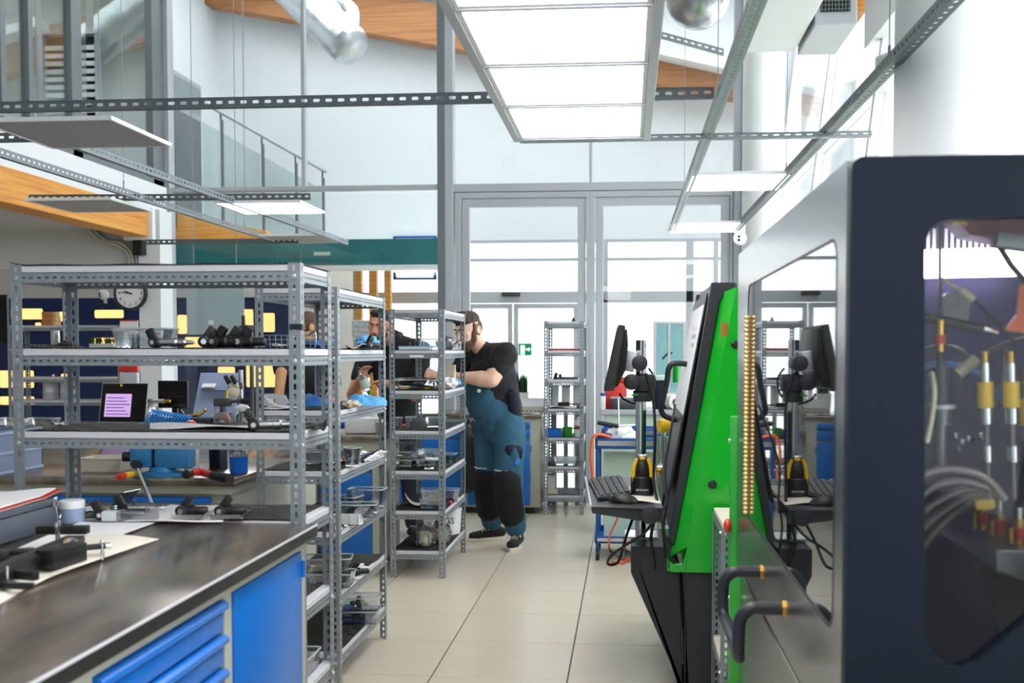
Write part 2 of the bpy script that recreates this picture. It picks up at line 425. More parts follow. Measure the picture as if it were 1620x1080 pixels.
# ceiling
ceil_o = sroot('ceiling', (-2, 5, 5.9))
MB().box(-10, 3.2, -3.2, YB + .2, 5.9, 6.0).box(-10, -4.9, YB + .2, 15.6, 5.9, 6.0).box(-4.9, 3.2, 13.4, 15.6, 5.9, 6.0).box(2.6, 3.2, YB + .2, 13.4, 5.9, 6.0).build('roof_deck', 'white_wall', ceil_o, False)
for k in range(6): MB().box(-4.9 + k * 1.5, -4.84 + k * 1.5, YB + .2, 13.4, 5.92, 6.02).build('added_rooflight_bar', 'alu', ceil_o, False)  # rooflight added in the unseen ceiling to bring daylight into the lobby
for k in range(5): MB().box(-4.84 + k * 1.5, -3.4 + k * 1.5, YB + .2, 13.4, 5.96, 5.97).build('added_rooflight_pane', 'glass', ceil_o, False)

# --- glazed wall at the back of the workshop
wb = sroot('wall_back', (-1.7, YB, 0))
zt = zat(297, YB); topz = 5.9
def vbar(name, px0, px1, z0, z1, Y, parent, material='alu', d=.07, py=400):
    return MB().box(xat(px0, Y, py), xat(px1, Y, py), Y - d, Y + d, z0, z1).build(name, material, parent, False, .004)
def hbar(name, px0, px1, py0, py1, Y, parent, material='alu', d=.06):
    return MB().box(xat(px0, Y), xat(px1, Y), Y - d, Y + d, zat(py1, Y), zat(py0, Y)).build(name, material, parent, False, .004)
vbar('mullion', 256, 274, 0, topz, YB, wb); vbar('mullion', 480, 486, zt, topz, YB, wb, d=.04)
vbar('mullion', 694, 706, 0, topz, YB, wb, 'alu_dark'); vbar('mullion', 706, 719, 0, topz, YB, wb)
vbar('mullion', 932, 937, zt, topz, YB, wb, d=.04); vbar('mullion', 1159, 1171, 0, topz, YB, wb)
hbar('transom', 274, 694, 290, 297, YB, wb); hbar('transom', 719, 1159, 290, 303, YB, wb)
def pane(name, px0, px1, z0, z1, Y, parent, m='glass', t=.006):
    return MB().box(xat(px0, Y), xat(px1, Y), Y - t / 2, Y + t / 2, z0, z1).build(name, m, parent, False)
for a, b in ((274, 480), (486, 694), (719, 932), (937, 1159)): pane('pane', a, b, zt + .03, topz - .01, YB, wb)
pane('pane', 274, 694, .05, zt - .03, YB, wb)
hbar('sill', 274, 694, 838, 850, YB, wb)
# two door leaves in the glazed wall
for k, (a, b) in enumerate(((722, 932), (932, 1158))):
    d = sroot('door_%d' % (k + 1), (xat(a, YB), YB, 0))
    z1 = zat(304, YB); x0, x1 = xat(a, YB), xat(b, YB); fw = .055
    # fixed frame, then leaf frame
    MB().frame([(x0, .0), (x1, .0), (x1, z1), (x0, z1)], [(x0 + fw, .0), (x1 - fw * .5, .0), (x1 - fw * .5, z1 - fw), (x0 + fw, z1 - fw)], 1, YB - .06, YB + .06).build('frame', 'alu', d, False, .004)
    q0, q1, zz = x0 + fw + .006, x1 - fw * .5 - .006, z1 - fw - .008; lw = .075
    MB().frame([(q0, .012), (q1, .012), (q1, zz), (q0, zz)], [(q0 + lw, .14), (q1 - lw, .14), (q1 - lw, zz - lw), (q0 + lw, zz - lw)], 1, YB - .045, YB + .03).build('leaf_frame', 'alu', d, False, .004)
    MB().box(q0 + lw, q1 - lw, YB - .004, YB + .004, .14, zz - lw).build('pane', 'glass', d, False)
# --- wall piece and window to the right of it
wr = sroot('wall_back_right', (1.6, YB, 0))
xa, xb = xat(1171, YB), 3.2; wx0, wx1 = xat(1252, YB, 200), xat(1362, YB, 200); wz1 = zat(120, YB, 1300)
MB().box(xa, wx0, YB - .08, YB + .08, 0, topz).box(wx1, xb, YB - .08, YB + .08, 0, topz).box(wx0, wx1, YB - .08, YB + .08, wz1, topz).box(wx0, wx1, YB - .08, YB + .08, 0, .9).build('wall_panel', 'white_wall', wr, False)
win = sroot('window_1', (wx0, YB, .9))
MB().frame([(wx0, .9), (wx1, .9), (wx1, wz1), (wx0, wz1)], [(wx0 + .07, .97), (wx1 - .07, .97), (wx1 - .07, wz1 - .07), (wx0 + .07, wz1 - .07)], 1, YB - .12, YB + .06).build('window_frame', 'white', win, False, .004)
MB().box(wx0 + .07, wx1 - .07, YB - .004, YB + .004, .97, wz1 - .07).build('pane', 'glass', win, False)

# --- leaning glazed facade on the right
wf = sroot('wall_right', (XF, 4, 0))
MB().box(XF + .0, XF + .12, -3.2, YB - .1, 0, .85).build('parapet', 'white_wall', wf, False)
ys = [-3.1, -1.2, .7, 2.6, 4.5, 6.4, 8.3, YB - .14]
for y in ys:
    M = MB().add([Vector((slant(z) + dx, y + dy, z)) for z in (.85, 5.9) for dy in (-.03, .03) for dx in (0, .1)], [(0, 2, 3, 1), (4, 5, 7, 6), (0, 1, 5, 4), (2, 6, 7, 3), (0, 4, 6, 2), (1, 3, 7, 5)])
    M.build('mullion', 'white', wf, False)
for z in (.85, 2.9, 4.6, 5.78):
    MB().box(slant(z) - .01, slant(z) + .1, -3.2, YB - .1, z, z + .1).build('transom', 'white', wf, False, .004)
for k in range(len(ys) - 1):
    for z0, z1 in ((.95, 2.9), (3.0, 4.6), (4.7, 5.78)):
        MB().add([Vector((slant(z) + .05 + d, y, z)) for d in (0, .008) for y, z in ((ys[k] + .03, z0), (ys[k + 1] - .03, z0), (ys[k + 1] - .03, z1), (ys[k] + .03, z1))],
                 [(0, 1, 2, 3), (7, 6, 5, 4), (0, 4, 5, 1), (1, 5, 6, 2), (2, 6, 7, 3), (3, 7, 4, 0)]).build('pane', 'glass', wf, False)
# round white columns in front of the facade
for nm, px0, px1, Y, z1 in (('near', 1416, 1588, 3.95, 5.9), ('far', 1176, 1241, 10.2, 5.9)):
    x0, x1 = xat(px0, Y, 150), xat(px1, Y, 150); r = (x1 - x0) / 2
    c = struct(MB().lathe([(r, 0), (r, z1)], 40, Matrix.Translation(((x0 + x1) / 2, Y, 0))), 'trim_1' if nm == 'near' else 'trim_2', 'white')
    tag(c, 'thick round white column rising behind the dark cabinet' if nm == 'near' else 'slim round white column beside the back window')

# --- wall behind the camera, made solid to cut light from the front
wk = sroot('wall_front', (-3, -3.2, 0))
MB().box(-10, 3.2, -3.3, -3.2, 0, 5.9).build('wall_panel', 'white_wall', wk, False)

# --- gallery floor, its glazed office and the glulam beam on the left
gl = sroot('trim_3', (XL, 8, 2.6)); gl['label'] = 'white gallery edge above the glulam beam'
zs0, zs1 = 2.79, 3.05
MB().box(XL - .12, XL, -3.2, YB - .1, zs0, zs1).build('fascia', 'white_wall', gl, False)
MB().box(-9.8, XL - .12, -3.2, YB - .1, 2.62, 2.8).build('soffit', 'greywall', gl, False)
gb = thing('glulam_beam', 'orange laminated timber beam under the white gallery edge', 'beam', (XL - .1, 8, 2.53))
MB().box(XL - .22, XL + .01, 3.0, 10.05, 2.53, 2.79).build('beam', 'glulam', gb, False, .008)
MB().box(XL - .24, XL + .05, 10.05, 10.12, 2.5, 2.8).build('end_bracket', 'white', gb, False, .006)
go = sroot('window_2', (XL, 8, zs1)); go['label'] = 'tall gallery office glazing above the beam'
for a, b in ((-4, 4), (40, 47), (108, 124), (236, 256)):
    ya, yb = PX(a, 100, XL - .06).y, PX(b, 100, XL - .06).y
    MB().box(XL - .1, XL - .03, ya, yb, zs1, topz).build('mullion', 'alu_dark', go, False, .004)
for y0, y1 in ((1.0, 7.55), (7.75, 8.25), (8.35, 9.05), (9.2, 10.2)):
    MB().box(XL - .07, XL - .06, PX(-400, 100, XL).y if y0 < 2 else y0, y1, zs1, topz).build('pane', 'glass_grey', go, False)
MB().box(XL - .1, XL - .03, 3, YB - .1, zs1, zs1 + .06).build('sill', 'alu_dark', go, False)
# gallery office back walls
struct(MB().box(-8.2, -8.1, 2, YB, 3.0, 5.9).box(-8.1, XL - .12, YB - .12, YB - .05, 3.0, 5.9), 'wall_gallery', 'greywall', smooth=False)
bp0, bp1 = PY(68, 250, 10.35), PY(158, 60, 10.35)
bl = thing('window_blind', 'white slatted blind half open in the gallery office', 'blind', (bp0.x, 10.35, 3.1))
for k in range(17):
    z = 3.16 + k * .075
    MB().box(bp0.x + .05, bp1.x - .03, 10.33, 10.36, z, z + .042).build('slat', 'white', bl, False)
for a, b in ((bp0.x, bp0.x + .05), (bp1.x - .03, bp1.x)): MB().box(a, b, 10.3, 10.38, 3.06, 4.5).build('side_frame', 'alu', bl, False)
MB().box(bp0.x, bp1.x, 10.3, 10.38, 4.5, 4.56).build('head_rail', 'alu', bl, False); MB().box(bp0.x + .04, bp1.x - .03, 10.39, 10.4, 3.1, 4.5).build('dark_gap_sheet', 'charcoal', bl, False)  # charcoal sheet behind the slats paints their gaps dark
# --- bulkhead and pillar under the gallery
Yk = 10.2
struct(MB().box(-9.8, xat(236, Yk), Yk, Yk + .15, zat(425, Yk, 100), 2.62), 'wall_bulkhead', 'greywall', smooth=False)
struct(MB().box(xat(222, Yk), xat(256, Yk), Yk - .03, Yk + .25, 0, 2.8), 'wall_pillar', 'white_wall', smooth=False)
struct(MB().box(-10.1, -10, -3.2, 15.6, 0, 5.9), 'wall_left', 'greywall', smooth=False)  # unseen wall, added to keep sky light from leaking in at the left
struct(MB().box(-5.3, xat(693, 12.3), 12.26, Y2, zat(395, 12.3, 480), zat(386, 12.3, 480)), 'floor_landing', 'white_wall', smooth=False)
ol = thing('office_fill_lamp', 'added fill lamp brightening the gallery office behind the tall glazing', 'lamp', (-6.2, 8.6, 5.7))  # lamp added to brighten the dark office
MB().box(-6.9, -5.5, 8.3, 8.9, 5.72, 5.78).build('housing', 'white', ol, False); MB().box(-6.85, -5.55, 8.33, 8.87, 5.705, 5.72).build('diffuser', 'led', ol, False); MB().cyl((-6.2, 8.6, 5.78), (-6.2, 8.6, 5.89), .02, None, 8).build('stem', 'alu', ol)
for lb, x, y, z in (('near fill lamp added under the gallery soffit at the left', -6.6, 5.6, 2.56), ('far fill lamp added under the gallery soffit at the left', -6.6, 8.3, 2.56), ('fill lamp added in the far hall above the blue partition', -7.2, 12.4, 4.6)):  # lamps added out of view to brighten the bulkhead and hall
    lt = thing('soffit_fill_lamp', lb, 'lamp', (x, y, z), 0, 'fill lamps added under the gallery'); MB().box(x - .6, x + .6, y - .3, y + .3, z, z + .03).build('housing', 'white', lt, False); MB().box(x - .58, x + .58, y - .28, y + .28, z - .006, z).build('diffuser', 'led', lt, False); MB().cyl((x, y, z + .03), (x, y, 2.615 if z < 3 else 5.89), .015, None, 8).build('stem', 'alu', lt)
# cables snaking down from the soffit to the pillar
cb = thing('cable_bundle', 'grey cable bundle curving down the bulkhead beside the beam', 'cable', tuple(PY(180, 380, Yk - .05)))
for k in range(5):
    o_ = k * 3.2
    MB().tube(smoothpath([PY(138 + o_, 352, Yk - .03), PY(146 + o_, 370 - o_ * .3, Yk - .04), PY(166 + o_ * .6, 384 - o_ * .5, Yk - .05), PY(186 + o_ * .7, 388 - o_ * .6, Yk - .05), PY(202 + o_ * .8, 402 - o_ * .4, Yk - .04), PY(206 + o_ * .9, 425, Yk - .03)]), .011, 8).build('cable', ('tube_cream', 'galv', 'tube_cream', 'tube_grey', 'galv')[k], cb)
ps = PY(227, 392, Yk - .1)
sp = thing('wall_speaker', 'small black box speaker on the white pillar above the clock', 'speaker', tuple(ps))
MB().box(xat(219, Yk, 390), xat(234, Yk, 390), Yk - .13, Yk - .03, zat(405, Yk, 225), zat(381, Yk, 225)).build('body', 'black', sp, True, .008)
MB().box(xat(221, Yk, 390), xat(232, Yk, 390), Yk - .135, Yk - .13, zat(402, Yk, 225), zat(384, Yk, 225)).build('grille', 'black_matte', sp)
# --- hall beyond: warm back wall and blue partition with lit windows
struct(MB().box(-12, xat(560, 15.5), 15.5, 15.6, 0, 5.9), 'wall_hall', 'offwhite', smooth=False)
Yp = 13.2
wp = sroot('wall_far', (-8, Yp, 0)); wp['label'] = 'dark blue partition with small lit windows in the far hall'
MB().box(-11, xat(457, Yp, 500), Yp, Yp + .1, 0, zat(471, Yp, 200)).build('panel', 'navy', wp, False)
for a, b, c, d in ((18, 488, 68, 505), (92, 493, 104, 508), (150, 490, 196, 503), (281, 498, 296, 528), (293, 533, 330, 556), (386, 489, 401, 524), (415, 495, 435, 525), (150, 534, 190, 556), (22, 510, 32, 522), (56, 510, 66, 523),
                   (22, 556, 34, 575), (0, 586, 54, 613), (0, 627, 55, 640), (97, 591, 113, 607), (390, 575, 440, 612), (345, 580, 372, 610)):
    p, q = PY(a, d, Yp - .01), PY(c, b, Yp - .01)
    wi = MB().prism(rrect(p.x, q.x, p.z, q.z, .02, 3), 1, Yp - .012, Yp + .001).build('window_pane', 'lit_window', wp, False)
    MB().frame(rrect(p.x - .015, q.x + .015, p.z - .015, q.z + .015, .03, 3), rrect(p.x, q.x, p.z, q.z, .02, 3), 1, Yp - .02, Yp).build('window_rim', 'navy', wi, False)

# --- lobby behind the glass: white upper wall, second glazed front
zd = zat(379, Y2)
struct(MB().box(-5.3, 3.2, Y2, Y2 + .12, zd, 5.9), 'wall_lobby', 'white_wall', smooth=False)
struct(MB().box(-5.42, -5.3, YB + .15, Y2 + .1, 2.9, 5.9), 'wall_lobby_left', 'white_wall', smooth=False)
struct(MB().box(3.1, 3.2, YB + .1, Y2, 0, 5.9), 'wall_lobby_right', 'white_wall', smooth=False)
fr = sroot('window_3', (-1, Y2, 0)); fr['label'] = 'glazed lobby front with transom and posts'
xl_, xr_ = xat(560, Y2), 3.1
MB().box(xl_, xr_, Y2 - .05, Y2 + .05, zat(479, Y2), zat(461, Y2)).build('transom', 'alu', fr, False, .004)
MB().box(xl_, xr_, Y2 - .04, Y2 + .04, zat(384, Y2), zd).build('transom', 'alu', fr, False, .004)
MB().box(xl_, xr_, Y2 - .03, Y2 + .03, zat(413, Y2), zat(408, Y2)).build('transom', 'alu', fr, False)
for a, b in ((560, 566), (735, 741), (915, 922), (951, 962), (1085, 1097), (1128, 1136)):
    MB().box(xat(a, Y2), xat(b, Y2), Y2 - .05, Y2 + .05, 0, zd).build('post', 'alu', fr, False, .004)
for a, b in ((566, 735), (741, 915), (922, 951), (962, 1085), (1097, 1128)):
    MB().box(xat(a, Y2), xat(b, Y2), Y2 - .004, Y2 + .004, zat(461, Y2), zat(413, Y2)).build('pane', 'glass', fr, False)
for a, b in ((566, 735), (922, 951), (962, 1085), (1097, 1128)):
    MB().box(xat(a, Y2), xat(b, Y2), Y2 - .004, Y2 + .004, .02, zat(479, Y2)).build('pane', 'glass', fr, False)
d3 = sroot('door_3', (xat(812, Y2), Y2, 0)); d3['label'] = 'double sliding glass entrance door with a sensor above'
for a, b in ((741, 811), (813, 915)):
    x0, x1, z1 = xat(a, Y2), xat(b, Y2), zat(479, Y2) - .01
    lf = MB().frame([(x0, .01), (x1, .01), (x1, z1), (x0, z1)], [(x0 + .06, .12), (x1 - .06, .12), (x1 - .06, z1 - .06), (x0 + .06, z1 - .06)], 1, Y2 - .04, Y2 + .02).build('leaf', 'alu', d3, False, .004)
    MB().box(x0 + .06, x1 - .06, Y2 - .012, Y2 - .004, .12, z1 - .06).build('pane', 'glass', lf, False)
ds = MB().box(xat(795, Y2), xat(824, Y2), Y2 - .13, Y2 - .05, zat(469, Y2), zat(462, Y2)).build('door_sensor', 'charcoal', d3, True, .01)
# exit sign hung in the door glass
ex = thing('exit_sign', 'small green emergency exit sign with a white arrow on the entrance door', 'exit sign', tuple(PY(831, 562, Y2 - .06)))
p, q = PY(820.5, 562, Y2 - .06), PY(841, 543, Y2 - .06)
MB().box(p.x, q.x, Y2 - .06, Y2 - .05, p.z, q.z).build('panel', 'exit_green', ex, False)
wd, hh = q.x - p.x, q.z - p.z
def exbox(a, b, c, d): return MB().box(p.x + a * wd, p.x + b * wd, Y2 - .064, Y2 - .06, p.z + c * hh, p.z + d * hh)
exbox(.12, .48, .08, .85).build('door_symbol', 'exit_white', ex, False); exbox(.12, .16, .05, .95).build('door_edge', 'exit_green', ex, False)
MB().prism([(p.x + a * wd, p.z + b * hh) for a, b in ((.56, .42), (.76, .42), (.76, .3), (.94, .5), (.76, .7), (.76, .58), (.56, .58))], 1, Y2 - .064, Y2 - .06).build('arrow', 'exit_white', ex, False)
# blue sign frames on the glass front
for lb, y0, y1 in (('blue open-topped sign frame hanging above the teal band', 372, 383), ('blue sign frame on the bright glass below the teal band', 429, 442)):
    p, q = PY(620, y1, Y2 - .1), PY(689, y0, Y2 - .1)
    t = thing('sign_frame', lb, 'sign', (p.x, Y2 - .01, p.z))
    MB().box(p.x, q.x, Y2 - .03, Y2 - .006, q.z - .025, q.z).build('rail', 'blue_dark', t, False) if y0 < 400 else MB().box(p.x, q.x, Y2 - .03, Y2 - .006, p.z, p.z + .03).build('rail', 'blue_dark', t, False)
    for s_ in (0, 1):
        xx = p.x if s_ == 0 else q.x
        sg = 1 if s_ == 0 else -1
        MB().prism([(xx, p.z), (xx + sg * .05, p.z), (xx + sg * .03, q.z), (xx, q.z)], 1, Y2 - .031, Y2 - .0055).build('corner', 'blue_dark', t, False)
# outside: building with a salmon sign band, overexposure put into its pale colours
ob = thing('street_building', 'pale overexposed building across the street with a salmon sign band', 'building', (0, 26, -.1))
MB().box(-14, 12, 26, 34, -.1, 7).build('wall', 'white', ob, False)
MB().box(-12, 8, 25.9, 26, zat(462, 26), zat(440, 26)).build('sign_band', 'salmon', ob, False)
text('ZOOTY KOONA 24', 1.0, face_cam((xat(830, 26), 25.88, zat(448, 26))), 'white', 'lettering', ob, .01)
text('J-R YSK', .55, face_cam((xat(890, 26), 25.88, zat(488, 26))), 'pink', 'lettering', ob, .01)
# --- roof timbers, ducts, stair rail seen through the glass
rb = thing('roof_beam', 'brown sloping timber roof beam against the white lobby wall', 'beam', tuple(PY(700, 60, 13.8)))
A = [(318, 8), (565, 52), (740, 83), (1115, 150), (1300, 183)]; B_ = [(318, -45), (565, -14), (740, 20), (1040, 96), (1300, 158)]
pl = [PY(a, b, 13.7) for a, b in A] + [PY(a, b, 13.7) for a, b in B_[::-1]]
MB().prism([(v.x, v.z) for v in pl], 1, 13.6, 13.85).build('beam', 'glulam_dark', rb, False)
pl = [PY(a, b, 13.5) for a, b in ((760, 30), (1040, 92), (1300, 150), (1300, 130), (1040, 80), (760, 14))]
MB().prism([(v.x, v.z) for v in pl], 1, 13.3, 13.59).build('purlin', 'white', rb, False)
b2 = thing('lobby_beam', 'orange timber beam behind the stair posts above the teal band', 'beam', tuple(PY(340, 378, 12.6)))
pl = [PY(a, b, 12.6) for a, b in ((200, 379), (425, 379), (425, 366), (345, 352), (276, 336), (200, 330))]
MB().prism([(v.x, v.z) for v in pl], 1, 12.5, 12.7).build('beam', 'glulam', b2, False)
# foil covered air duct
du = thing('foil_duct', 'crinkled silver foil air duct slanting down behind the glass wall', 'duct', tuple(PY(560, 100, 12.2)))
a, b = PY(420, -60, 12.6), PY(553, 72, 12.0); n_ = 14
pts = [a.lerp(b, i / n_) for i in range(n_ + 1)]
MB().tube(pts, [.23 + .008 * math.sin(i * 2.1) for i in range(n_ + 1)], 24).build('duct_run', 'duct', du); dr_ = (b - a).normalized(); MB().tube([b - dr_ * .01, b + dr_ * .05, b + dr_ * .09, b + dr_ * .11], [.232, .215, .16, .06], 24).build('end_cap', 'duct', du)
MB().tube(smoothpath([PY(505, -40, 12.7), PY(535, 2, 12.75), PY(556, 22, 12.75), PY(555, 62, 12.6)], 8), [.1 + .006 * (i % 2) for i in range(25)], 18).build('elbow', 'duct', du)
MB().cyl(PY(500, -20, 12.3), PY(560, 58, 12.1), .03, .03, 10).build('support_rail', 'glulam_dark', du)
c = PY(1104, -6, 6.4)
d2 = thing('dome_lamp', 'silver dome lamp shade overhead between the ceiling rails', 'lamp', tuple(c + Vector((0, 0, -.18))))
MB().lathe([(.0, -.185), (.06, -.176), (.115, -.148), (.155, -.1), (.176, -.05), (.18, 0), (.176, .03), (.06, .1), (.03, .14), (.0, .14)], 36, Matrix.Translation(c)).build('dome', 'duct', d2)
MB().lathe([(.179, -.012), (.186, -.01), (.186, .012), (.179, .014)], 36, Matrix.Translation(c)).build('rim', 'galv', d2)
MB().cyl(c + Vector((0, 0, .13)), Vector((c.x, c.y, 5.895)), .008, None, 8).build('hanger', 'galv', d2)
# stair railing
sr = thing('stair_railing', 'glass stair balustrade with a steel handrail descending behind the glass', 'railing', tuple(PY(430, 293, 13)))
p0, p1 = PY(318, 160, 13), PY(516, 272, 13)
MB().cyl(p0, p1, .022, .022, 10).build('handrail', 'alu', sr)
for px, pt in ((349, 189), (414, 227), (467, 257), (510, 281)):
    a = PY(px, pt, 13); MB().box(a.x - .014, a.x + .014, 13.02, 13.06, zat(386, 12.3, 480), a.z).build('post', 'alu_dark', sr, False)
    MB().box(a.x - .006, a.x + .006, 12.99, 13.02, a.z - .01, a.z + .1).build('bracket', 'steel_dark', sr, False)
for a, b in ((320, 347), (352, 412), (417, 465), (470, 508)):
    f_ = lambda px: PY(px, 183 + (px - 318) * .57, 13.04)
    u, v = f_(a), f_(b); zb = zat(379, 13, 400)
    MB().add([Vector((u.x, 13.035, zb)), Vector((v.x, 13.035, zb)), Vector((v.x, 13.035, v.z - .06)), Vector((u.x, 13.035, u.z - .06)), Vector((u.x, 13.045, zb)), Vector((v.x, 13.045, zb)), Vector((v.x, 13.045, v.z - .06)), Vector((u.x, 13.045, u.z - .06))],
             [(0, 1, 2, 3), (7, 6, 5, 4), (0, 4, 5, 1), (1, 5, 6, 2), (2, 6, 7, 3), (3, 7, 4, 0)]).build('glass_panel', 'glass_grey', sr, False)
# gallery door on the lobby side wall
dd = sroot('door_4', (-5.3, 12.3, 2.9)); dd['label'] = 'grey louvred door on the white lobby side wall'
ya, yb = PX(268, 200, -5.28).y, PX(315, 200, -5.28).y; zz = PX(315, 137, -5.28).z
MB().box(-5.3, -5.25, ya, yb, 2.9, zz).build('frame', 'alu', dd, False)
MB().box(-5.26, -5.235, ya + .06, yb - .06, 2.9, zz - .45).build('leaf', 'alu_dark', dd, False)
MB().box(-5.26, -5.235, ya + .06, yb - .06, zz - .38, zz - .06).build('toplight', 'glass_grey', dd, False)
# teal band
tb = thing('teal_band', 'long glossy teal panel band across the lobby behind the racks', 'panel', tuple(PY(480, 420, 12.2)))
for a, b in ((274, 476), (477.5, 693)):
    MB().box(xat(a, 12.2), xat(b, 12.2), 12.2, 12.24, zat(419.5, 12.2, 480), zat(379, 12.2, 480)).build('panel', 'teal', tb, False)
MB().box(xat(274, 12.2), xat(693, 12.2), 12.2, 12.5, zat(426, 12.2, 480), zat(420, 12.2, 480)).build('light_strip', 'white', tb, False)
MB().box(xat(498, 12.2), xat(523, 12.2), 12.17, 12.2, zat(404, 12.2, 500), zat(399, 12.2, 500)).build('label_plate', 'green_pale', tb, False)
# yellow posts
for k, (a, b) in enumerate(((563, 573), (585, 597), (609, 619))):
    solo(MB().box(xat(a, 13.4), xat(b, 13.4), 13.35, 13.45, 0, zat(425, 13.4, 590)), 'timber_post', 'glulam', ('leftmost of three yellow timber posts behind the dark-haired worker', 'middle of three yellow timber posts behind the dark-haired worker', 'rightmost of three yellow timber posts behind the dark-haired worker')[k], 'post', 'yellow timber posts in the lobby', smooth=False, bevel=.004)
# glass board in front of the partition
gbd = thing('glass_board', 'large frosted glass board with a white square magnet', 'board', tuple(PY(340, 530, 11.3)))
p, q = PY(296, 529, 11.3), PY(385.5, 440, 11.3)
MB().box(p.x, q.x, 11.3, 11.312, p.z, q.z).build('board', 'frosted', gbd, False)
m_ = PY(334, 510, 11.3); MB().box(m_.x - .025, m_.x + .025, 11.285, 11.3, m_.z - .025, m_.z + .025).build('magnet', 'white', gbd, False, .003)
MB().cyl((p.x + .08, 11.306, q.z), (p.x + .08, 11.306, 5.9), .004, None, 6).cyl((q.x - .08, 11.306, q.z), (q.x - .08, 11.306, 5.9), .004, None, 6).build('suspension', 'galv', gbd)
# poster
po = thing('poster', 'grey poster with white slogan behind the dark-haired worker', 'poster', tuple(PY(580, 535, 12.4)))
p, q = PY(556, 537, 12.4), PY(618, 506, 12.4)
MB().box(p.x, q.x, 12.4, 12.42, p.z, q.z).build('border', 'white', po, False)
MB().box(p.x + .015, q.x - .015, 12.393, 12.4, p.z + .015, q.z - .015).build('sheet', 'panel_grey', po, False)
for k, s_ in enumerate(('Moje auto', 'w dobrych ręk', 'Wszystko spok')):
    text(s_, .062, face_cam((p.x + .03, 12.39, q.z - .045 - k * .06)), 'white', 'lettering', po, .001, 'LEFT')
MB().box(q.x - .12, q.x - .1, 12.42, 12.44, 0, q.z - .02).build('stand_post', 'galv', po, False)
# security cameras
def seccam(label, px, py, Y, r):
    c = PY(px, py, Y); t = thing('security_camera', label, 'camera', tuple(c + Vector((0, 0, -r))), 0, 'white dome security cameras')
    (MB().cyl(c + Vector((0, .02, r * .6)), c + Vector((0, .02, r * 2.1)), r * .75, r * .8, 18) if px > 500 else MB().cyl(c + Vector((0, .02, -r * .6)), c + Vector((0, .05, -r * 1.5)), r * .35, r * .35, 18)).build('mount', 'plastic_white', t)
    MB().ell(c, (r, r, r)).build('dome', 'plastic_white', t)
    e = c + Vector((-.05 * r, -r * .82, -.1 * r))
    for dz in (.28, -.22): MB().cyl(e + Vector((-.25 * r, .1 * r, dz * r)), e + Vector((-.25 * r, -.22 * r, dz * r)), r * .2, None, 12).build('lens', 'screen_black', t)
seccam('white dome security camera hung under the far lit panel by the back glass wall', 1171, 377, 9.2, .055)
seccam('white dome security camera on the warm wall left of the clock', 164, 466, Yp - .06, .065)
# clock on the pillar
ck = PY(207, 464, Yk - .06); ct = thing('wall_clock', 'round black-rimmed wall clock with a white dial', 'clock', tuple(ck))
rr_ = abs(xat(233, Yk - .06, 464) - ck.x)
M = Matrix.Translation(ck) @ Euler((R(90), 0, 0)).to_matrix().to_4x4()
MB().lathe([(rr_ * .86, -.01), (rr_, -.01), (rr_, .02), (rr_ * .95, .035), (rr_ * .86, .03), (rr_ * .86, .012)], 48, M).build('rim', 'black', ct)
MB().lathe([(rr_ * .88, -.005), (rr_ * .88, .0135), (.001, .0135)], 48, M).build('dial', 'white', ct)
for n in range(1, 13):
    a = R(90 - 30 * n); text(str(n), rr_ * .26, face_cam(ck + Vector((math.cos(a) * rr_ * .68, -.0155, math.sin(a) * rr_ * .68))), 'black', 'numeral', ct)
for ln, ang, wd in ((.42, R(90 - 30 * 9.75), .05), (.62, R(90 - 6 * 46), .035)):
    d = Vector((math.cos(ang), 0, math.sin(ang))); nrm = Vector((-d.z, 0, d.x)); b0 = ck + Vector((0, -.018, 0))
    MB().add([b0 + d * (s_ * rr_) + nrm * (w_ * rr_) + Vector((0, dy, 0)) for dy in (0, -.003) for s_, w_ in ((-.12, wd), (ln, wd * .4), (ln, -wd * .4), (-.12, -wd))], [(0, 1, 2, 3), (7, 6, 5, 4), (0, 4, 5, 1), (1, 5, 6, 2), (2, 6, 7, 3), (3, 7, 4, 0)]).build('hand', 'black', ct, False)
MB().cyl(ck + Vector((0, -.012, 0)), ck + Vector((0, -.024, 0)), rr_ * .05).build('hub', 'black', ct)

# ================================================================== OVERHEAD: rails and light panels
ZR = 2.45
def rail(name, label, p0, p1, side, mat_='galv', drop=(), cat='rail', t=.0022, h=.041, wflange=.021, fb=.004):
    p0, p1 = Vector(p0), Vector(p1); u = (p1 - p0).normalized(); L = (p1 - p0).length; up = Vector((0, 0, 1)); sv = Vector(side)
    t_ = thing(name, label, cat, tuple(p0), 0, 'perforated steel ceiling rails')
    MB().slotted(p0 - up * h / 2, u, up, L, h, .05, .0135, min(.0065, h * .18), t).build('web', mat_, t_, False)
    MB().slotted(p0 - up * h / 2, u, sv, L, wflange, .05, .0135, fb, t).build('lower_flange', mat_, t_, False)
    a = p0 + up * h / 2; q4 = (a, a + u * L, a + u * L + sv * wflange, a + sv * wflange)
    MB().add(list(q4) + [q - up * t for q in q4], [(0, 1, 2, 3), (7, 6, 5, 4), (0, 4, 5, 1), (1, 5, 6, 2), (2, 6, 7, 3), (3, 7, 4, 0)]).build('upper_flange', mat_, t_, False)
    for s_ in drop:
        q = p0 + u * s_ + sv * wflange * .5
        w_ = MB().cyl(q + up * h / 2, Vector((q.x, q.y, 5.895)), .002, None, 6).build('suspension_wire', 'galv', t_)
        MB().cyl(q + up * (h / 2), q + up * (h / 2 + .05), .005, None, 8).build('turnbuckle', 'galv', w_)
    return t_
rail('ceiling_rail', 'long dark grey slotted rail crossing the whole room in front of the lit panels', (-4.2, 4.34, ZR), (.33, 4.34, ZR), (0, 1, 0), 'galv_dark')
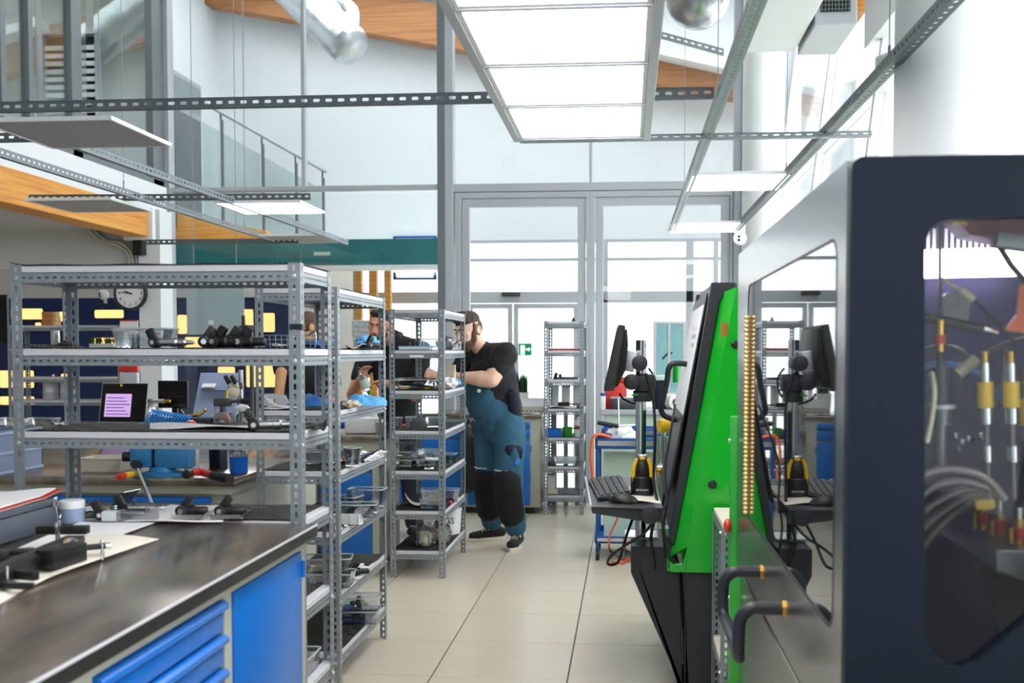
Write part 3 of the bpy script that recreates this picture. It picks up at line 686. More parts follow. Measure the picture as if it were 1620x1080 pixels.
rail('ceiling_rail', 'slotted cross rail carrying the far end of the three big lit panels', (-.5, 5.1, ZR - .02), (1.09, 5.1, ZR - .02), (0, 1, 0), 'galv', (.2,), h=.022, wflange=.041, fb=.0065)
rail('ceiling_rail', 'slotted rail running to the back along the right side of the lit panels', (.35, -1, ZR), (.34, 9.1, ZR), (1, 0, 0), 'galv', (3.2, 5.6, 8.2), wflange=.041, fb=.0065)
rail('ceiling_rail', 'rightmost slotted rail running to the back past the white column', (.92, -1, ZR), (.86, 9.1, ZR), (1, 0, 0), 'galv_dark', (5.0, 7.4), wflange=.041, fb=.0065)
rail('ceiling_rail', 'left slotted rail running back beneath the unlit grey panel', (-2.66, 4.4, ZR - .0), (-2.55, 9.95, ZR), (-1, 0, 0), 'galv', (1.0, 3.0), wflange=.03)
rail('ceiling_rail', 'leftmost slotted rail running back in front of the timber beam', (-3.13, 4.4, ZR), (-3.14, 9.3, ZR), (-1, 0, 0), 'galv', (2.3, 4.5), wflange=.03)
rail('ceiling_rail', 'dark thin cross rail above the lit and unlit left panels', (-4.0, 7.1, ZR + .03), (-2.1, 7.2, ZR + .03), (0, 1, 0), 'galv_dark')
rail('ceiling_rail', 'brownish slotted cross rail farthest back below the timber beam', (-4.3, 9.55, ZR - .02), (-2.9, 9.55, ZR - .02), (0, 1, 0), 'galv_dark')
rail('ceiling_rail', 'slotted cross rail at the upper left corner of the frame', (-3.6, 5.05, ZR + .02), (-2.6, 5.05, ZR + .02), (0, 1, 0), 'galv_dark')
rail('ceiling_rail', 'short slanting slotted rail beside the round silver duct', tuple(PY(1036, 52, 7.5)), tuple(PY(1145, 82, 7.5)), (0, 1, 0), 'galv')
def led(label, x0, x1, y0, y1, z, lit, cat='light panel', rim='white'):
    t = thing('light_panel', label, cat, ((x0 + x1) / 2, (y0 + y1) / 2, z), 0, 'square ceiling light panels')
    f = .014
    MB().frame([(x0, y0), (x1, y0), (x1, y1), (x0, y1)], [(x0 + f, y0 + f), (x1 - f, y0 + f), (x1 - f, y1 - f), (x0 + f, y1 - f)], 2, z - .006, z + .012).build('rim', rim, t, False)
    MB().box(x0 + f, x1 - f, y0 + f, y1 - f, z - .004, z + .004).build('diffuser', 'led' if lit else 'panel_grey', t, False)
    MB().box(x0 + .02, x1 - .02, y0 + .02, y1 - .02, z + .005, z + .014).build('back_plate', 'alu', t, False)
    return t
# the big three and their alu frame, carrying on overhead behind the camera
for k, (lb, y0, y1) in enumerate((('farthest of the three large lit panels, above the double door', 4.345, 4.985), ('middle of the three large lit panels overhead', 3.73, 4.325), ('nearest of the three large lit panels, cut by the top edge', 3.11, 3.71))):
    led(lb, -.485, .065, y0, y1, ZR - .035, True)
for k in range(4):
    led('lit ceiling panel %s added unseen to the row above the photographer' % ('first', 'second', 'third', 'fourth')[k], -.485, .065, 2.49 - k * .62, 3.09 - k * .62, ZR - .035, True)  # panels out of view, added to carry the row on for more light
fm = thing('panel_frame', 'aluminium frame holding the row of large lit panels', 'frame', (-.2, 4, ZR - .045))
for x0, x1 in ((-.52, -.487), (.067, .1)):
    MB().box(x0, x1, .4, 5.05, ZR - .045, ZR - .015).build('side_rail', 'alu', fm, False, .003)
    MB().box(x0 + (.012 if x0 < 0 else -.02), x0 + (.02 if x0 < 0 else -.012), .4, 5.05, ZR - .035, ZR - .005).build('groove_rail', 'steel_dark', fm, False)
for y in (.62, 1.24, 1.86, 2.48, 3.1, 3.72, 4.335, 4.995): MB().box(-.487, .067, y - .01, y + .01, ZR - .048, ZR - .018).build('cross_bar', 'alu', fm, False, .002)
led('unlit grey panel at the upper left with a bright white rim', -2.76, -2.165, 4.5, 5.12, ZR - .02, False)
led('unlit grey panel partly covering the timber beam', -3.93, -3.34, 6.92, 7.54, ZR - .01, False)
led('bright lit panel on the left above the teal band', -2.745, -2.155, 7.15, 7.75, ZR - .01, True)
led('unlit grey panel farthest back on the left rails', -3.16, -2.6, 9.2, 9.85, ZR - .01, False)
led('lit panel between the two right rails, the nearer one', .335, .915, 6.24, 6.88, ZR - .01, True)
led('lit panel between the two right rails, the farther one by the camera dome', .33, .9, 8.58, 9.25, ZR - .01, True)
# white bulkhead box, air unit and duct box at upper right
struct(MB().box(.62, .885, 2.4, 6.05, 3.05, 3.6), 'trim_4', 'white', smooth=False, bevel=.006)['label'] = 'white boxed-in beam at the upper right'
ac = thing('air_unit', 'grey ceiling air unit with a black perforated grille', 'air conditioner', (1.0, 5.6, 3.03))
MB().box(.9, 1.1, 5.5, 6.05, 3.03, 3.7).build('housing', 'alu', ac, False, .006)
MB().box(.925, 1.065, 5.49, 5.5, 3.09, 3.68).build('grille', 'black_matte', ac, False)
for k in range(9): MB().cyl((.93 + k * .016, 5.487, 3.09), (.93 + k * .016, 5.487, 3.68), .0022, None, 5).build('grille_bar', 'alu_dark', ac)
for k in range(30): MB().cyl((.925, 5.486, 3.1 + k * .02), (1.065, 5.486, 3.1 + k * .02), .002, None, 5).build('grille_bar', 'alu_dark', ac)
struct(MB().box(1.36, 1.6, 2.6, 6.6, 3.2, 3.9), 'trim_5', 'white', smooth=False, bevel=.006)['label'] = 'pale boxed duct beside the near column'
rbm = thing('timber_rafter', 'orange timber rafter end at the upper right corner', 'beam', (1.3, 6.8, 3.6))
pl = [PY(a, b, 6.7) for a, b in ((1330, 10), (1366, 23), (1376, -40), (1330, -60))]
MB().prism([(v.x, v.z) for v in pl], 1, 6.65, 6.9).build('rafter', 'glulam', rbm, False)
em = PY(1413, 100, 4.9)
el = thing('emergency_light', 'small white emergency light box clipped under the right rail', 'light', tuple(em))
MB().cbox(em, (.11, .12, .08), (0, 0, .5)).build('housing', 'plastic_white', el, True, .015)
MB().cbox(em + Vector((-.045, -.03, 0)), (.03, .07, .05), (0, 0, .5)).build('lamp_head', 'plastic_clear', el, True, .008)
# ================================================================== SLOTTED-ANGLE RACKS
LEV = [1.715, 1.4575, 1.2, .9425, .685, .4275, .17]
def slotmesh(name, strips, m):
    M = MB()
    for s_ in strips: M.slotted(*s_[0], **s_[1])
    me = M.mesh(name); me.materials.append(MATS[m]); return me
post_me = slotmesh('post', [(((0, 0, 0), (0, 0, 1), (1, 0, 0), 1.72, .036, .03, .0092, .0048), {}), (((0, 0, 0), (0, 0, 1), (0, 1, 0), 1.72, .036, .03, .0092, .0048), {})], 'galv')
bm_ = MB().cyl((0, 0, 0), (0, -.0015, 0), .0085, None, 14).cyl((0, -.0015, 0), (0, -.006, 0), .0055, .0045, 6).mesh('bolt'); bm_.materials.append(MATS['chrome'])
BEAMS = {}
def beam_me(L):
    if L not in BEAMS:
        M = MB().slotted((-L / 2, 0, -.03), (1, 0, 0), (0, 0, 1), L, .03, .0255, .0066, .0034)
        M.box(-L / 2, L / 2, 0, .018, -.0016, 0)
        me = M.mesh('beam'); me.materials.append(MATS['galv']); BEAMS[L] = me
    return BEAMS[L]
LEV1 = [1.715, 1.4575, 1.2, .928, .66, .40, .17]
def rack(label, cx, cy, rz, L=.92, W=.352, bolts=True, levels=LEV):
    t = thing('storage_rack', label, 'rack', (cx, cy, 0), rz, 'grey slotted-angle storage racks')
    for (x, y, a) in ((-L / 2, -W / 2, 0), (L / 2, -W / 2, 90), (L / 2, W / 2, 180), (-L / 2, W / 2, 270)):
        place('post', post_me, t, (x, y, 0), (0, 0, R(a)))
    dk = MB().box(-L / 2 + .003, L / 2 - .003, -W / 2 + .003, W / 2 - .003, -.02, 0).mesh('shelf', .0015, 1); dk.materials.append(MATS['deck'])
    for z in levels:
        place('shelf', dk, t, (0, 0, z))
        for s_ in (0, 1):
            place('beam', beam_me(L - .006), t, (0, (-W / 2 + .002) * (1 if s_ == 0 else -1), z - .021), (0, 0, PI * s_))
            place('beam', beam_me(W - .006), t, ((L / 2 - .002) * (1 if s_ == 0 else -1), 0, z - .021), (0, 0, R(90) + PI * s_))
        if bolts:
            for sx in (-1, 1):
                place('bolt', bm_, t, (sx * (L / 2 - .017), -W / 2 - .0005, z - .036)); place('bolt', bm_, t, (sx * (L / 2 - .017), W / 2 + .0005, z - .036), (0, 0, PI))
                for sy in (-1, 1): place('bolt', bm_, t, (sx * (L / 2 + .0005), sy * (W / 2 - .017), z - .036), (0, 0, R(90) * sx))
    return t
ZT1 = .926
R1 = dict(cx=(-1.916 - .988) / 2, cy=3.28 + .176, rz=0); R2 = dict(cx=-1.385, cy=4.98, rz=R(90)); R3 = dict(cx=-1.335, cy=7.37, rz=R(90)); R4 = dict(cx=-.558, cy=10.0, rz=R(90))
rk1 = rack('nearest slotted steel rack, standing behind the dark steel worktop', **R1, levels=LEV1)
rk2 = rack('second slotted steel rack, end-on beside the tiled aisle', **R2)
rk3 = rack('third slotted steel rack, end-on beside the worker in blue overalls', **R3)
rk4 = rack('tall narrow slotted steel rack against the glass doors at the back', **R4, L=.58, W=.352, bolts=False)
# stickers and tape on the racks
def sticker(par, x0, x1, y0, y1, z0, z1, m='paper', name='label_sticker'): return MB().box(x0, x1, y0, y1, z0, z1).build(name, m, par, False)
zz = PY(472, 517, 3.28).z
M = MB().box(-.988 - .0375, -.988 + .002, 3.278, 3.282, zz - .009, zz + .009).box(-.99, -.9865, 3.279, 3.316, zz - .009, zz + .009); M.build('black_tape', 'black', rk1, False)
xs = -.988
sticker(rk1, xs - .0028, xs - .0016, 3.32, 3.58, 1.4385, 1.4575)
xs2 = R2['cx'] + .176
sticker(rk2, xs2 - .0028, xs2 - .0014, 4.68, 4.98, 1.4385, 1.457); sticker(rk3, -1.38, -1.29, 6.9065, 6.9085, 1.4135, 1.428)
# rubber mats, one per shelf
ORD = ['top', 'second', 'third', 'fourth', 'fifth', 'sixth', 'bottom']
RNAME = ['nearest rack', 'second rack', 'third rack', 'narrow back rack']
def rmat(ri, li, P, L, W, z, curl=0, amp=.0025, seed=0):
    rnd = random.Random(seed); ph = rnd.uniform(0, 6)
    def fn(u, v):
        x = (u - .5) * L; y = (v - .5) * W
        h = amp * (.5 + .5 * math.sin(u * 21 + ph)) * (1 if v < .12 or v > .88 else .35)
        if curl: h += curl * max(0, (.06 - u) / .06) ** 2 + .03 * curl / .012 * math.exp(-((u - .1) ** 2) / .0006 - ((v - .3) ** 2) / .02) * (curl > .0115)
        return Vector((x, y, h + .0036))
    o = MB().sheet(40, 8, fn, .0028 if ri or li > 1 else .0034).build('rubber_mat', 'rubber')
    o.location = (P['cx'], P['cy'], z); o.rotation_euler = (0, 0, P['rz'])
    return tag(o, 'black rubber mat on the %s shelf of the %s' % (ORD[li], RNAME[ri]), 'mat', 'black rubber shelf mats')
for li, z in enumerate(LEV):
    rmat(0, li, R1, .922 if li == 0 else .85, .35 if li == 0 else .33, LEV1[li], .009 if li == 0 else (.0116 if li == 1 else 0), seed=li)
    rmat(1, li, R2, .85, .335, z, 0, .006 if li in (1, 2, 5) else .003, seed=10 + li)
    rmat(2, li, R3, .85, .335, z, seed=20 + li)
for li in (3, 4, 5, 6): rmat(3, li, R4, .5, .33, LEV[li], seed=30 + li)

# ================================================================== WORKBENCHES
def drawer(mb_parent, x0, x1, y0, y1, z0, z1, axis, material='blue'):
    """drawer front on the +X face (axis 0) or -Y face (axis 1) with a rounded grip rail along its top"""
    h = z1 - z0
    if axis == 0:
        d = MB().box(x0, x1, y0, y1, z0, z1 - h * .42).build('drawer', material, mb_parent, True, .004)
        MB().prism([(x0, z1 - h * .36), (x1 + .004, z1 - h * .36), (x1 + .014, z1 - h * .24), (x1 + .014, z1 - h * .1), (x1 + .004, z1), (x0, z1)], 1, y0, y1).build('grip', material, d, True, .002)
    else:
        d = MB().box(x0, x1, y0, y1, z0, z1 - h * .42).build('drawer', material, mb_parent, True, .004)
        MB().prism([(y1, z1 - h * .36), (y0 - .004, z1 - h * .36), (y0 - .014, z1 - h * .24), (y0 - .014, z1 - h * .1), (y0 - .004, z1), (y1, z1)], 0, x0, x1).build('grip', material, d, True, .002)
    return d
def hinge(par, x, y, z, ax):
    (MB().cyl((x, y, z - .025), (x, y, z + .025), .007, None, 8)).build('hinge', 'blue', par)
# bench 1: foreground
b1 = thing('workbench', 'foreground workbench with dark worn steel top and blue drawers', 'workbench', (-1.6, 2.1, 0))
ZT = .926; XR = -.94; YE = 3.262
MB().box(-2.6, XR, .2, YE, ZT - .036, ZT).build('worktop', 'bench_steel', b1, True, .003)
MB().box(XR, XR + .0022, .2, YE - .002, ZT - .036, ZT - .005).build('edge_band', 'edge_dark', b1, False)
MB().box(XR - .001, XR + .0028, .2, YE, ZT - .005, ZT + .0004).build('edge_trim', 'brass' if False else 'deck', b1, False)
MB().box(-2.58, XR - .03, .25, YE - .02, ZT - .07, ZT - .037).box(-2.58, XR - .055, .25, YE - .02, .06, ZT - .07).build('cabinet_body', 'beige_metal', b1, True, .003)
fx0, fx1 = XR - .055, XR - .032
for y0, y1 in ((YE - .06, YE - .02), (2.57, 2.62), (1.86, 1.91)): MB().box(fx0, fx1, y0, y1, .06, ZT - .07).build('upright', 'beige_metal', b1, False, .002)
dr = MB().box(fx0, fx1 + .004, 2.632, YE - .066, .08, ZT - .074).build('door', 'blue', b1, True, .003)
hinge(dr, fx1 + .006, YE - .062, .8, 0); hinge(dr, fx1 + .006, YE - .062, .2, 0)
for k in range(8): drawer(b1, fx0, fx1 + .002, 1.92, 2.562, ZT - .076 - .083 * (k + 1) + .008, ZT - .076 - .083 * k, 0)
for k in range(8): drawer(b1, fx0, fx1 + .002, 1.2, 1.85, ZT - .076 - .083 * (k + 1) + .008, ZT - .076 - .083 * k, 0)
MB().box(-2.5, XR - .08, .3, YE - .06, 0, .06).build('plinth', 'charcoal', b1, False)
# bench 2: behind the nearest rack
b2_ = thing('workbench', 'deep beige workbench with the blue vise, behind the nearest rack', 'workbench', (-3, 5.2, 0))
ZT = .91; X2 = -1.665; Y2a = 4.54; Y2b = 6.0
MB().box(-5.2, X2, Y2a, Y2b, ZT - .035, ZT).build('worktop', 'bench_steel', b2_, True, .004)
MB().cyl((X2 - .02, Y2a - .002, ZT - .017), (X2 - .02, Y2a + .002, ZT - .017), .004, None, 8).build('screw', 'chrome', b2_)
MB().box(-5.2, X2 - .02, Y2a + .02, Y2b - .02, ZT - .072, ZT - .036).build('apron', 'beige_metal', b2_, True, .003)
MB().box(-5.2, X2 - .04, Y2a + .05, Y2b - .04, .06, ZT - .072).build('cabinet_body', 'beige_metal', b2_, True, .003)
for k in range(5): drawer(b2_, -3.2, X2 - .12, Y2a + .028, Y2a + .052, ZT - .08 - .15 * (k + 1) + .012, ZT - .086 - .15 * k, 1)
MB().box(-5.1, X2 - .08, Y2a + .1, Y2b - .1, 0, .06).build('plinth', 'charcoal', b2_, False)
# bench 3: laptop bench
b3 = thing('workbench', 'long low-lit bench carrying the laptop and the press', 'workbench', (-4, 8, 0))
MB().box(-6.4, -2.55, 7.0, 8.35, .86, .9).build('worktop', 'bench_steel', b3, True, .004)
MB().box(-6.4, -2.6, 7.05, 8.3, .06, .86).build('cabinet_body', 'beige_metal', b3, True, .003)
for k in range(4):
    for j in range(2): drawer(b3, -4.4 + j * .88, -3.55 + j * .88, 7.02, 7.05, .82 - .19 * (k + 1), .81 - .19 * k, 1)
MB().box(-6.3, -2.7, 7.1, 8.2, 0, .06).build('plinth', 'charcoal', b3, False)
# bench 5: blue cabinets seen through the second rack
b5 = thing('workbench', 'grey-framed workbench with blue doors seen through the second rack', 'workbench', (-2, 7.5, 0))
x5 = -1.6
MB().box(-2.5, x5, 7.05, 7.7, .865, .9).build('worktop', 'bench_steel', b5, True, .004)
MB().box(-2.5, x5 - .01, 7.09, 7.68, .8, .865).box(-2.5, x5 - .01, 7.12, 7.68, .06, .8).build('cabinet_body', 'beige_metal', b5, True, .003)
for a, b in ((-1.67, -1.61), (-2.12, -2.07)): MB().box(a, b, 7.09, 7.12, .06, .8).build('upright', 'beige_metal', b5, False, .002)
drawer(b5, -2.065, -1.675, 7.1, 7.12, .66, .795, 1)
MB().box(-2.065, -1.675, 7.1, 7.12, .09, .65).build('door', 'blue', b5, True, .003)
MB().box(-2.49, -2.125, 7.1, 7.12, .09, .795).build('door', 'blue', b5, True, .003)
MB().box(-2.5, x5 - .05, 7.14, 7.65, 0, .06).build('plinth', 'charcoal', b5, False)
# bench 4: back bench under the plant
b4 = thing('workbench', 'blue-doored workbench against the glass wall behind the worker in overalls', 'workbench', (-1.4, 10, 0))
x4 = -.757; y4 = 9.7
MB().box(-3.2, x4, y4, 10.4, .86, .895).build('worktop', 'bench_steel', b4, True, .004)
MB().box(-3.2, x4 - .01, y4 + .03, 10.38, .06, .86).build('cabinet_body', 'beige_metal', b4, True, .003)
for k in range(4):
    a = x4 - .1 - (k + 1) * .58 + .02; b = x4 - .1 - k * .58
    drawer(b4, a, b, y4 + .01, y4 + .032, .68, .825, 1)
    d = MB().box(a, b, y4 + .01, y4 + .032, .08, .665).build('door', 'blue', b4, True, .003)
    MB().cyl((b + .006, y4 + .012, .3), (b + .006, y4 + .012, .36), .008, None, 8).build('hinge', 'steel', d); MB().cyl((b + .006, y4 + .012, .56), (b + .006, y4 + .012, .62), .008, None, 8).build('hinge', 'steel', d)
MB().box(-3.15, x4 - .06, y4 + .08, 10.35, 0, .06).build('plinth', 'charcoal', b4, False)
# background rack at far left
rk5 = rack('background slotted rack with cardboard boxes in front of the blue partition', (xat(12, 10.7, 550) + xat(191, 10.7, 550)) / 2, 10.88, 0, L=round(xat(191, 10.7, 550) - xat(12, 10.7, 550), 3), W=.36, bolts=False, levels=[1.715, 1.48, 1.19, .955, .5, .2])
# ================================================================== RIGHT SIDE: MACHINES
from mathutils.geometry import tessellate_polygon
def holed(mb, outer, hole, axis, a, b):
    def mk(p, t):
        q = list(p); q.insert(axis, t); return Vector(q)
    tri = tessellate_polygon([[Vector((p[0], p[1], 0)) for p in outer], [Vector((p[0], p[1], 0)) for p in hole]])
    pts = list(outer) + list(hole); n = len(pts)
    vs = [mk(p, a) for p in pts] + [mk(p, b) for p in pts]
    fs = [tuple(t) for t in tri] + [tuple(i + n for i in t[::-1]) for t in tri]
    for lo, hi in ((0, len(outer)), (len(outer), n)):
        for i in range(lo, hi):
            j = i + 1 if i + 1 < hi else lo; fs.append((i, j, n + j, n + i))
    return mb.add(vs, fs)
# ---- dark cabinet in the foreground
CX, CY0, CY1, CZ = .393, 2.0, 3.98, 1.794; CX1 = .99
cab = thing('test_cabinet', 'dark grey test cabinet with rounded window and steel side door, right foreground', 'machine', (.7, 3, 0))
hole = [PY(x, y, CY0) for x, y in ((1463, 1000), (1463, 400), (1465, 378), (1474, 360), (1490, 350), (1520, 346), (1700, 340), (1860, 345), (1860, 820), (1700, 925), (1620, 985), (1560, 1035), (1540, 1050), (1520, 1057), (1500, 1055), (1482, 1042), (1470, 1022))]
holed(MB(), rrect(CX, CX1 + .25, .03, CZ, .022, 5), [(p.x, p.z) for p in hole], 1, CY0, CY0 + .035).build('front_panel', 'slate', cab, False, 0)
MB().prism([(p.x, p.z) for p in hole], 1, CY0 + .016, CY0 + .02).build('window_glass', 'glass', cab, False)
XB = CX1 + .25
MB().box(CX + .03, XB, CY0 + .04, CY1 - .02, CZ - .03, CZ - .004).build('roof_panel', 'charcoal', cab, False, .006)
MB().box(XB - .03, XB, CY0 + .04, CY1 - .02, .03, CZ - .03).build('side_panel', 'charcoal', cab, False)
MB().box(CX + .03, XB, CY1 - .05, CY1 - .02, .03, CZ - .03).build('back_panel', 'charcoal', cab, False)
MB().box(CX + .03, XB - .03, CY0 + .04, CY1 - .05, .03, .08).build('floor_panel', 'charcoal', cab, False)
# steel side door with rounded glass
dz0 = .70
hl = rrect(2.125, 3.655, .915, 1.665, .05, 5)
door = holed(MB(), rrect(CY0 + .036, CY1, dz0, CZ, .012, 3), hl, 0, CX, CX + .028).build('door', 'steel_door', cab, False)
MB().prism(hl, 0, CX + .0005, CX + .006).build('door_glass', 'mirror_glass', door, False)
MB().frame(rrect(2.123, 3.657, .913, 1.667, .052, 5), rrect(2.129, 3.649, .919, 1.661, .047, 5), 0, CX - .001, CX + .003).build('gasket', 'black', door, False)
MB().box(CX + .012, CX + .03, CY0 + .036, CY1 - .02, .1, dz0 - .006).build('lower_panel', 'steel_door', cab, False, .004)
MB().box(CX + .002, CX + .012, CY0 + .036, CY1, dz0 - .02, dz0 - .008).build('trim_strip', 'chrome', cab, False)
# door handle: legs come out of the door, turn down, joined by a bar
hz, hy0, hy1, hx = .808, 2.77, 3.23, CX - .112
pth = smoothpath([(CX + .004, hy1, hz), (CX - .05, hy1, hz), (hx + .03, hy1, hz - .002), (hx + .004, hy1, hz - .03), (hx, hy1, hz - .09), (hx + .002, hy1 - .015, hz - .125), (hx + .006, hy1 - .05, hz - .135), (hx + .008, (hy0 + hy1) / 2, hz - .137),
                  (hx + .006, hy0 + .05, hz - .135), (hx + .002, hy0 + .015, hz - .125), (hx, hy0, hz - .09), (hx + .004, hy0, hz - .03), (hx + .03, hy0, hz - .002), (CX - .05, hy0, hz), (CX + .004, hy0, hz)], 5)
hd = MB().tube(pth, .0165, 14).build('handle', 'charcoal', door)
for y in (hy0, hy1): MB().cyl((CX - .006, y, hz), (CX, y, hz), .021, None, 18).build('ferrule', 'brass', hd)
# gold lamp coil along the far edge of the glass
zc0, zc1 = .93, 1.56
for k in range(46):
    z = zc0 + (zc1 - zc0) * k / 45
    MB().ell((CX - .0075, 3.60, z), (.0105, .012, .0074), nu=10, nv=6).build('lamp_bead', 'coil_gold', door)
# green end frame with red button
eg = MB().box(CX - .022, XB, CY1 + .003, CY1 + .035, .03, 1.22).build('end_frame', 'green', cab, True, .004)
b_ = PX(1159, 838, CX - .022); MB().lathe([(.0, .0), (.022, .0), (.026, .008), (.024, .016), (.012, .022), (.0, .023)], 20, Matrix.Translation((CX - .022, CY1 - .0, b_.z)) @ Euler((0, R(-90), 0)).to_matrix().to_4x4()).build('stop_button', 'red', cab)
for z in (.56, .5, 1.13):
    MB().cyl((CX - .022, CY1 + .018, z), (CX - .03, CY1 + .018, z), .009, None, 10).build('screw', 'chrome', cab)
# ---- what shows through the cabinet window
def C(px, py, Y): return PY(px, py, Y)
MB().box(.45, XB - .04, 2.95, 2.98, .1, CZ - .04).build('inner_wall', 'purple_dark', cab, False)
MB().cyl(C(1440, 418, 2.7), C(1700, 412, 2.7), .034, None, 16).build('lamp_tube', 'led_purple', cab)
p, q = C(1440, 412, 2.75), C(1700, 360, 2.75)
MB().box(p.x, q.x, 2.74, 2.76, p.z, q.z).build('reflector', 'white', cab, False)
for k in range(26): MB().box(p.x + k * .014, p.x + k * .014 + .006, 2.735, 2.742, p.z, q.z).build('reflector_rib', 'chrome', cab, False)
MB().prism([(v.x, v.z) for v in (C(1500, 348, 2.4), C(1525, 375, 2.4), C(1580, 385, 2.4), C(1700, 400, 2.4), C(1700, 345, 2.4))], 1, 2.35, 2.45).build('copper_canopy', 'red_dark', cab, False, .004)
MB().cyl(C(1505, 351, 2.3), C(1530, 352, 2.3), .006, None, 10).build('copper_pin', 'brass', cab)
MB().cbox(C(1605, 384, 2.3), (.085, .05, .028), (0, R(8), 0)).build('bracket', 'alu', cab, True, .004)
MB().tube([C(1580, 388, 2.3), C(1600, 420, 2.32), C(1630, 455, 2.35)], .006, 8).build('arm', 'charcoal', cab)
p, q = C(1488, 511, 2.6), C(1530, 463, 2.6)
MB().prism(rrect(p.x, q.x, p.z, q.z, .015, 3), 1, 2.58, 2.6).build('inner_pane', 'alu', cab, False)
MB().tube([C(1440, 497, 2.3), C(1555, 520, 2.3)], .011, 10).build('rail_bar', 'black', cab); MB().tube([C(1555, 519, 2.3), C(1578, 526, 2.3)], .008, 10).build('rail_end', 'chrome', cab)
MB().cyl(C(1487, 345, 2.35), C(1487, 520, 2.35), .004, None, 8).build('rod', 'steel', cab)
MB().cyl(C(1490, 440, 2.3), C(1522, 462, 2.3), .004, None, 8).cyl(C(1519, 458, 2.3), C(1540, 474, 2.3), .009, None, 10).build('probe', 'tube_cream', cab)
MB().tube([C(1540, 474, 2.3), C(1575, 508, 2.33), C(1610, 545, 2.35)], .004, 8).build('probe_cable', 'black', cab)
# valve stack at the left
for nm, y0, y1, r, m_ in (('fitting', 506, 530, .010, 'brass'), ('ring', 530, 543, .0115, 'red'), ('fitting', 543, 556, .0095, 'brass'), ('valve_stem', 556, 580, .008, 'black'), ('valve_body', 580, 640, .018, 'charcoal'), ('collar', 640, 646, .03, 'alu'), ('valve_body', 646, 672, .022, 'steel_dark'), ('column', 672, 740, .014, 'steel_dark')):
    MB().cyl(C(1487, y1, 2.28), C(1487, y0, 2.28), r, None, 16).build(nm, m_, cab)
MB().tube(smoothpath([C(1466, 700, 2.15), C(1474, 660, 2.15), C(1478, 620, 2.15), C(1474, 590, 2.18)]), .005, 8).build('thin_tube', 'tube_cream', cab)
# blue hose and grey tubes
MB().tube(smoothpath([C(1445, 588, 2.4), C(1480, 577, 2.4), C(1520, 580, 2.4), C(1560, 600, 2.4), C(1590, 640, 2.4)]), .0075, 10).build('blue_hose', 'hose_blue', cab)
for pts in ([(1445, 560), (1480, 548), (1515, 552), (1545, 575)], [(1530, 600), (1560, 560), (1600, 540), (1650, 532)], [(1575, 640), (1585, 600), (1590, 540)]):
    MB().tube(smoothpath([C(x, y, 2.45) for x, y in pts]), .005, 8).build('grey_tube', 'tube_grey', cab)
MB().tube([C(1515, 592, 2.3), C(1545, 568, 2.3)], .012, 10).build('sleeve', 'tube_cream', cab)
for k, pts in enumerate(([(1445, 760), (1480, 745), (1520, 744), (1560, 757), (1590, 790)], [(1445, 795), (1480, 768), (1520, 762), (1570, 775)], [(1445, 825), (1480, 795), (1530, 775), (1580, 782)], [(1445, 850), (1490, 810), (1540, 785), (1590, 785)], [(1445, 885), (1490, 830), (1540, 795), (1590, 787)])):
    MB().tube(smoothpath([C(x, y, 2.2 + .05 * k) for x, y in pts]), .0085, 10).build('hydraulic_hose', 'tube_grey', cab)
# quick couplings with yellow sleeves
for cx_, y0, Yc in ((1557, 0, 2.25), (1598, 0, 2.22), (1622, 28, 2.3), (1640, -10, 2.28)):
    for nm, a, b, r, m_ in (('brass_tip', 556, 574, .0085, 'brass'), ('chrome_sleeve', 574, 604, .0115, 'chrome'), ('yellow_sleeve', 604, 644, .0155, 'yellow'), ('chrome_collar', 645, 670, .013, 'chrome'), ('rod', 670, 705, .005, 'tube_grey'), ('chrome_nut', 705, 730, .011, 'chrome'), ('rod', 730, 790, .0045, 'tube_grey')):
        MB().cyl(C(cx_ + (b - 556) * .03, b + y0, Yc), C(cx_ + (a - 556) * .03, a + y0, Yc), r, None, 14).build(nm, m_, cab)
MB().prism([(v.x, v.z) for v in (C(1588, 522, 2.25), C(1606, 498, 2.25), C(1612, 450, 2.25), C(1640, 450, 2.25), C(1640, 530, 2.25))], 1, 2.24, 2.252).build('orange_tag', 'orange', cab, False)
# manifold block with brass and red fittings
MB().add([C(1506, 835, 2.5), C(1575, 870, 2.15), C(1700, 870, 2.15), C(1700, 835, 2.5), C(1506, 850, 2.5), C(1575, 905, 2.15), C(1700, 940, 2.15), C(1700, 850, 2.5)], [(0, 1, 2, 3), (7, 6, 5, 4), (0, 4, 5, 1), (1, 5, 6, 2), (2, 6, 7, 3), (3, 7, 4, 0)]).build('manifold', 'steel_dark', cab, False, .004)
for cx_, base, Yc in ((1556, 838, 2.38), (1583, 850, 2.3), (1613, 862, 2.22), (1640, 872, 2.2)):
    for nm, a, b, r, m_ in (('brass_base', base - 10, base, .012, 'brass'), ('red_ring', base - 28, base - 10, .0145, 'red_dark'), ('brass_cap', base - 42, base - 28, .011, 'brass'), ('chrome_tip', base - 60, base - 42, .007, 'chrome')):
        MB().cyl(C(cx_, b, Yc), C(cx_, a, Yc), r, None, 14).build(nm, m_, cab)
    MB().cyl(C(cx_ - 13, base - 2, Yc - .02), C(cx_ - 13, base - 28, Yc - .02), .005, None, 10).build('brass_pin', 'brass', cab)
MB().cbox(C(1556, 797, 2.3), (.04, .03, .022), (0, R(-6), 0)).build('yellow_cap', 'yellow', cab, True, .005)
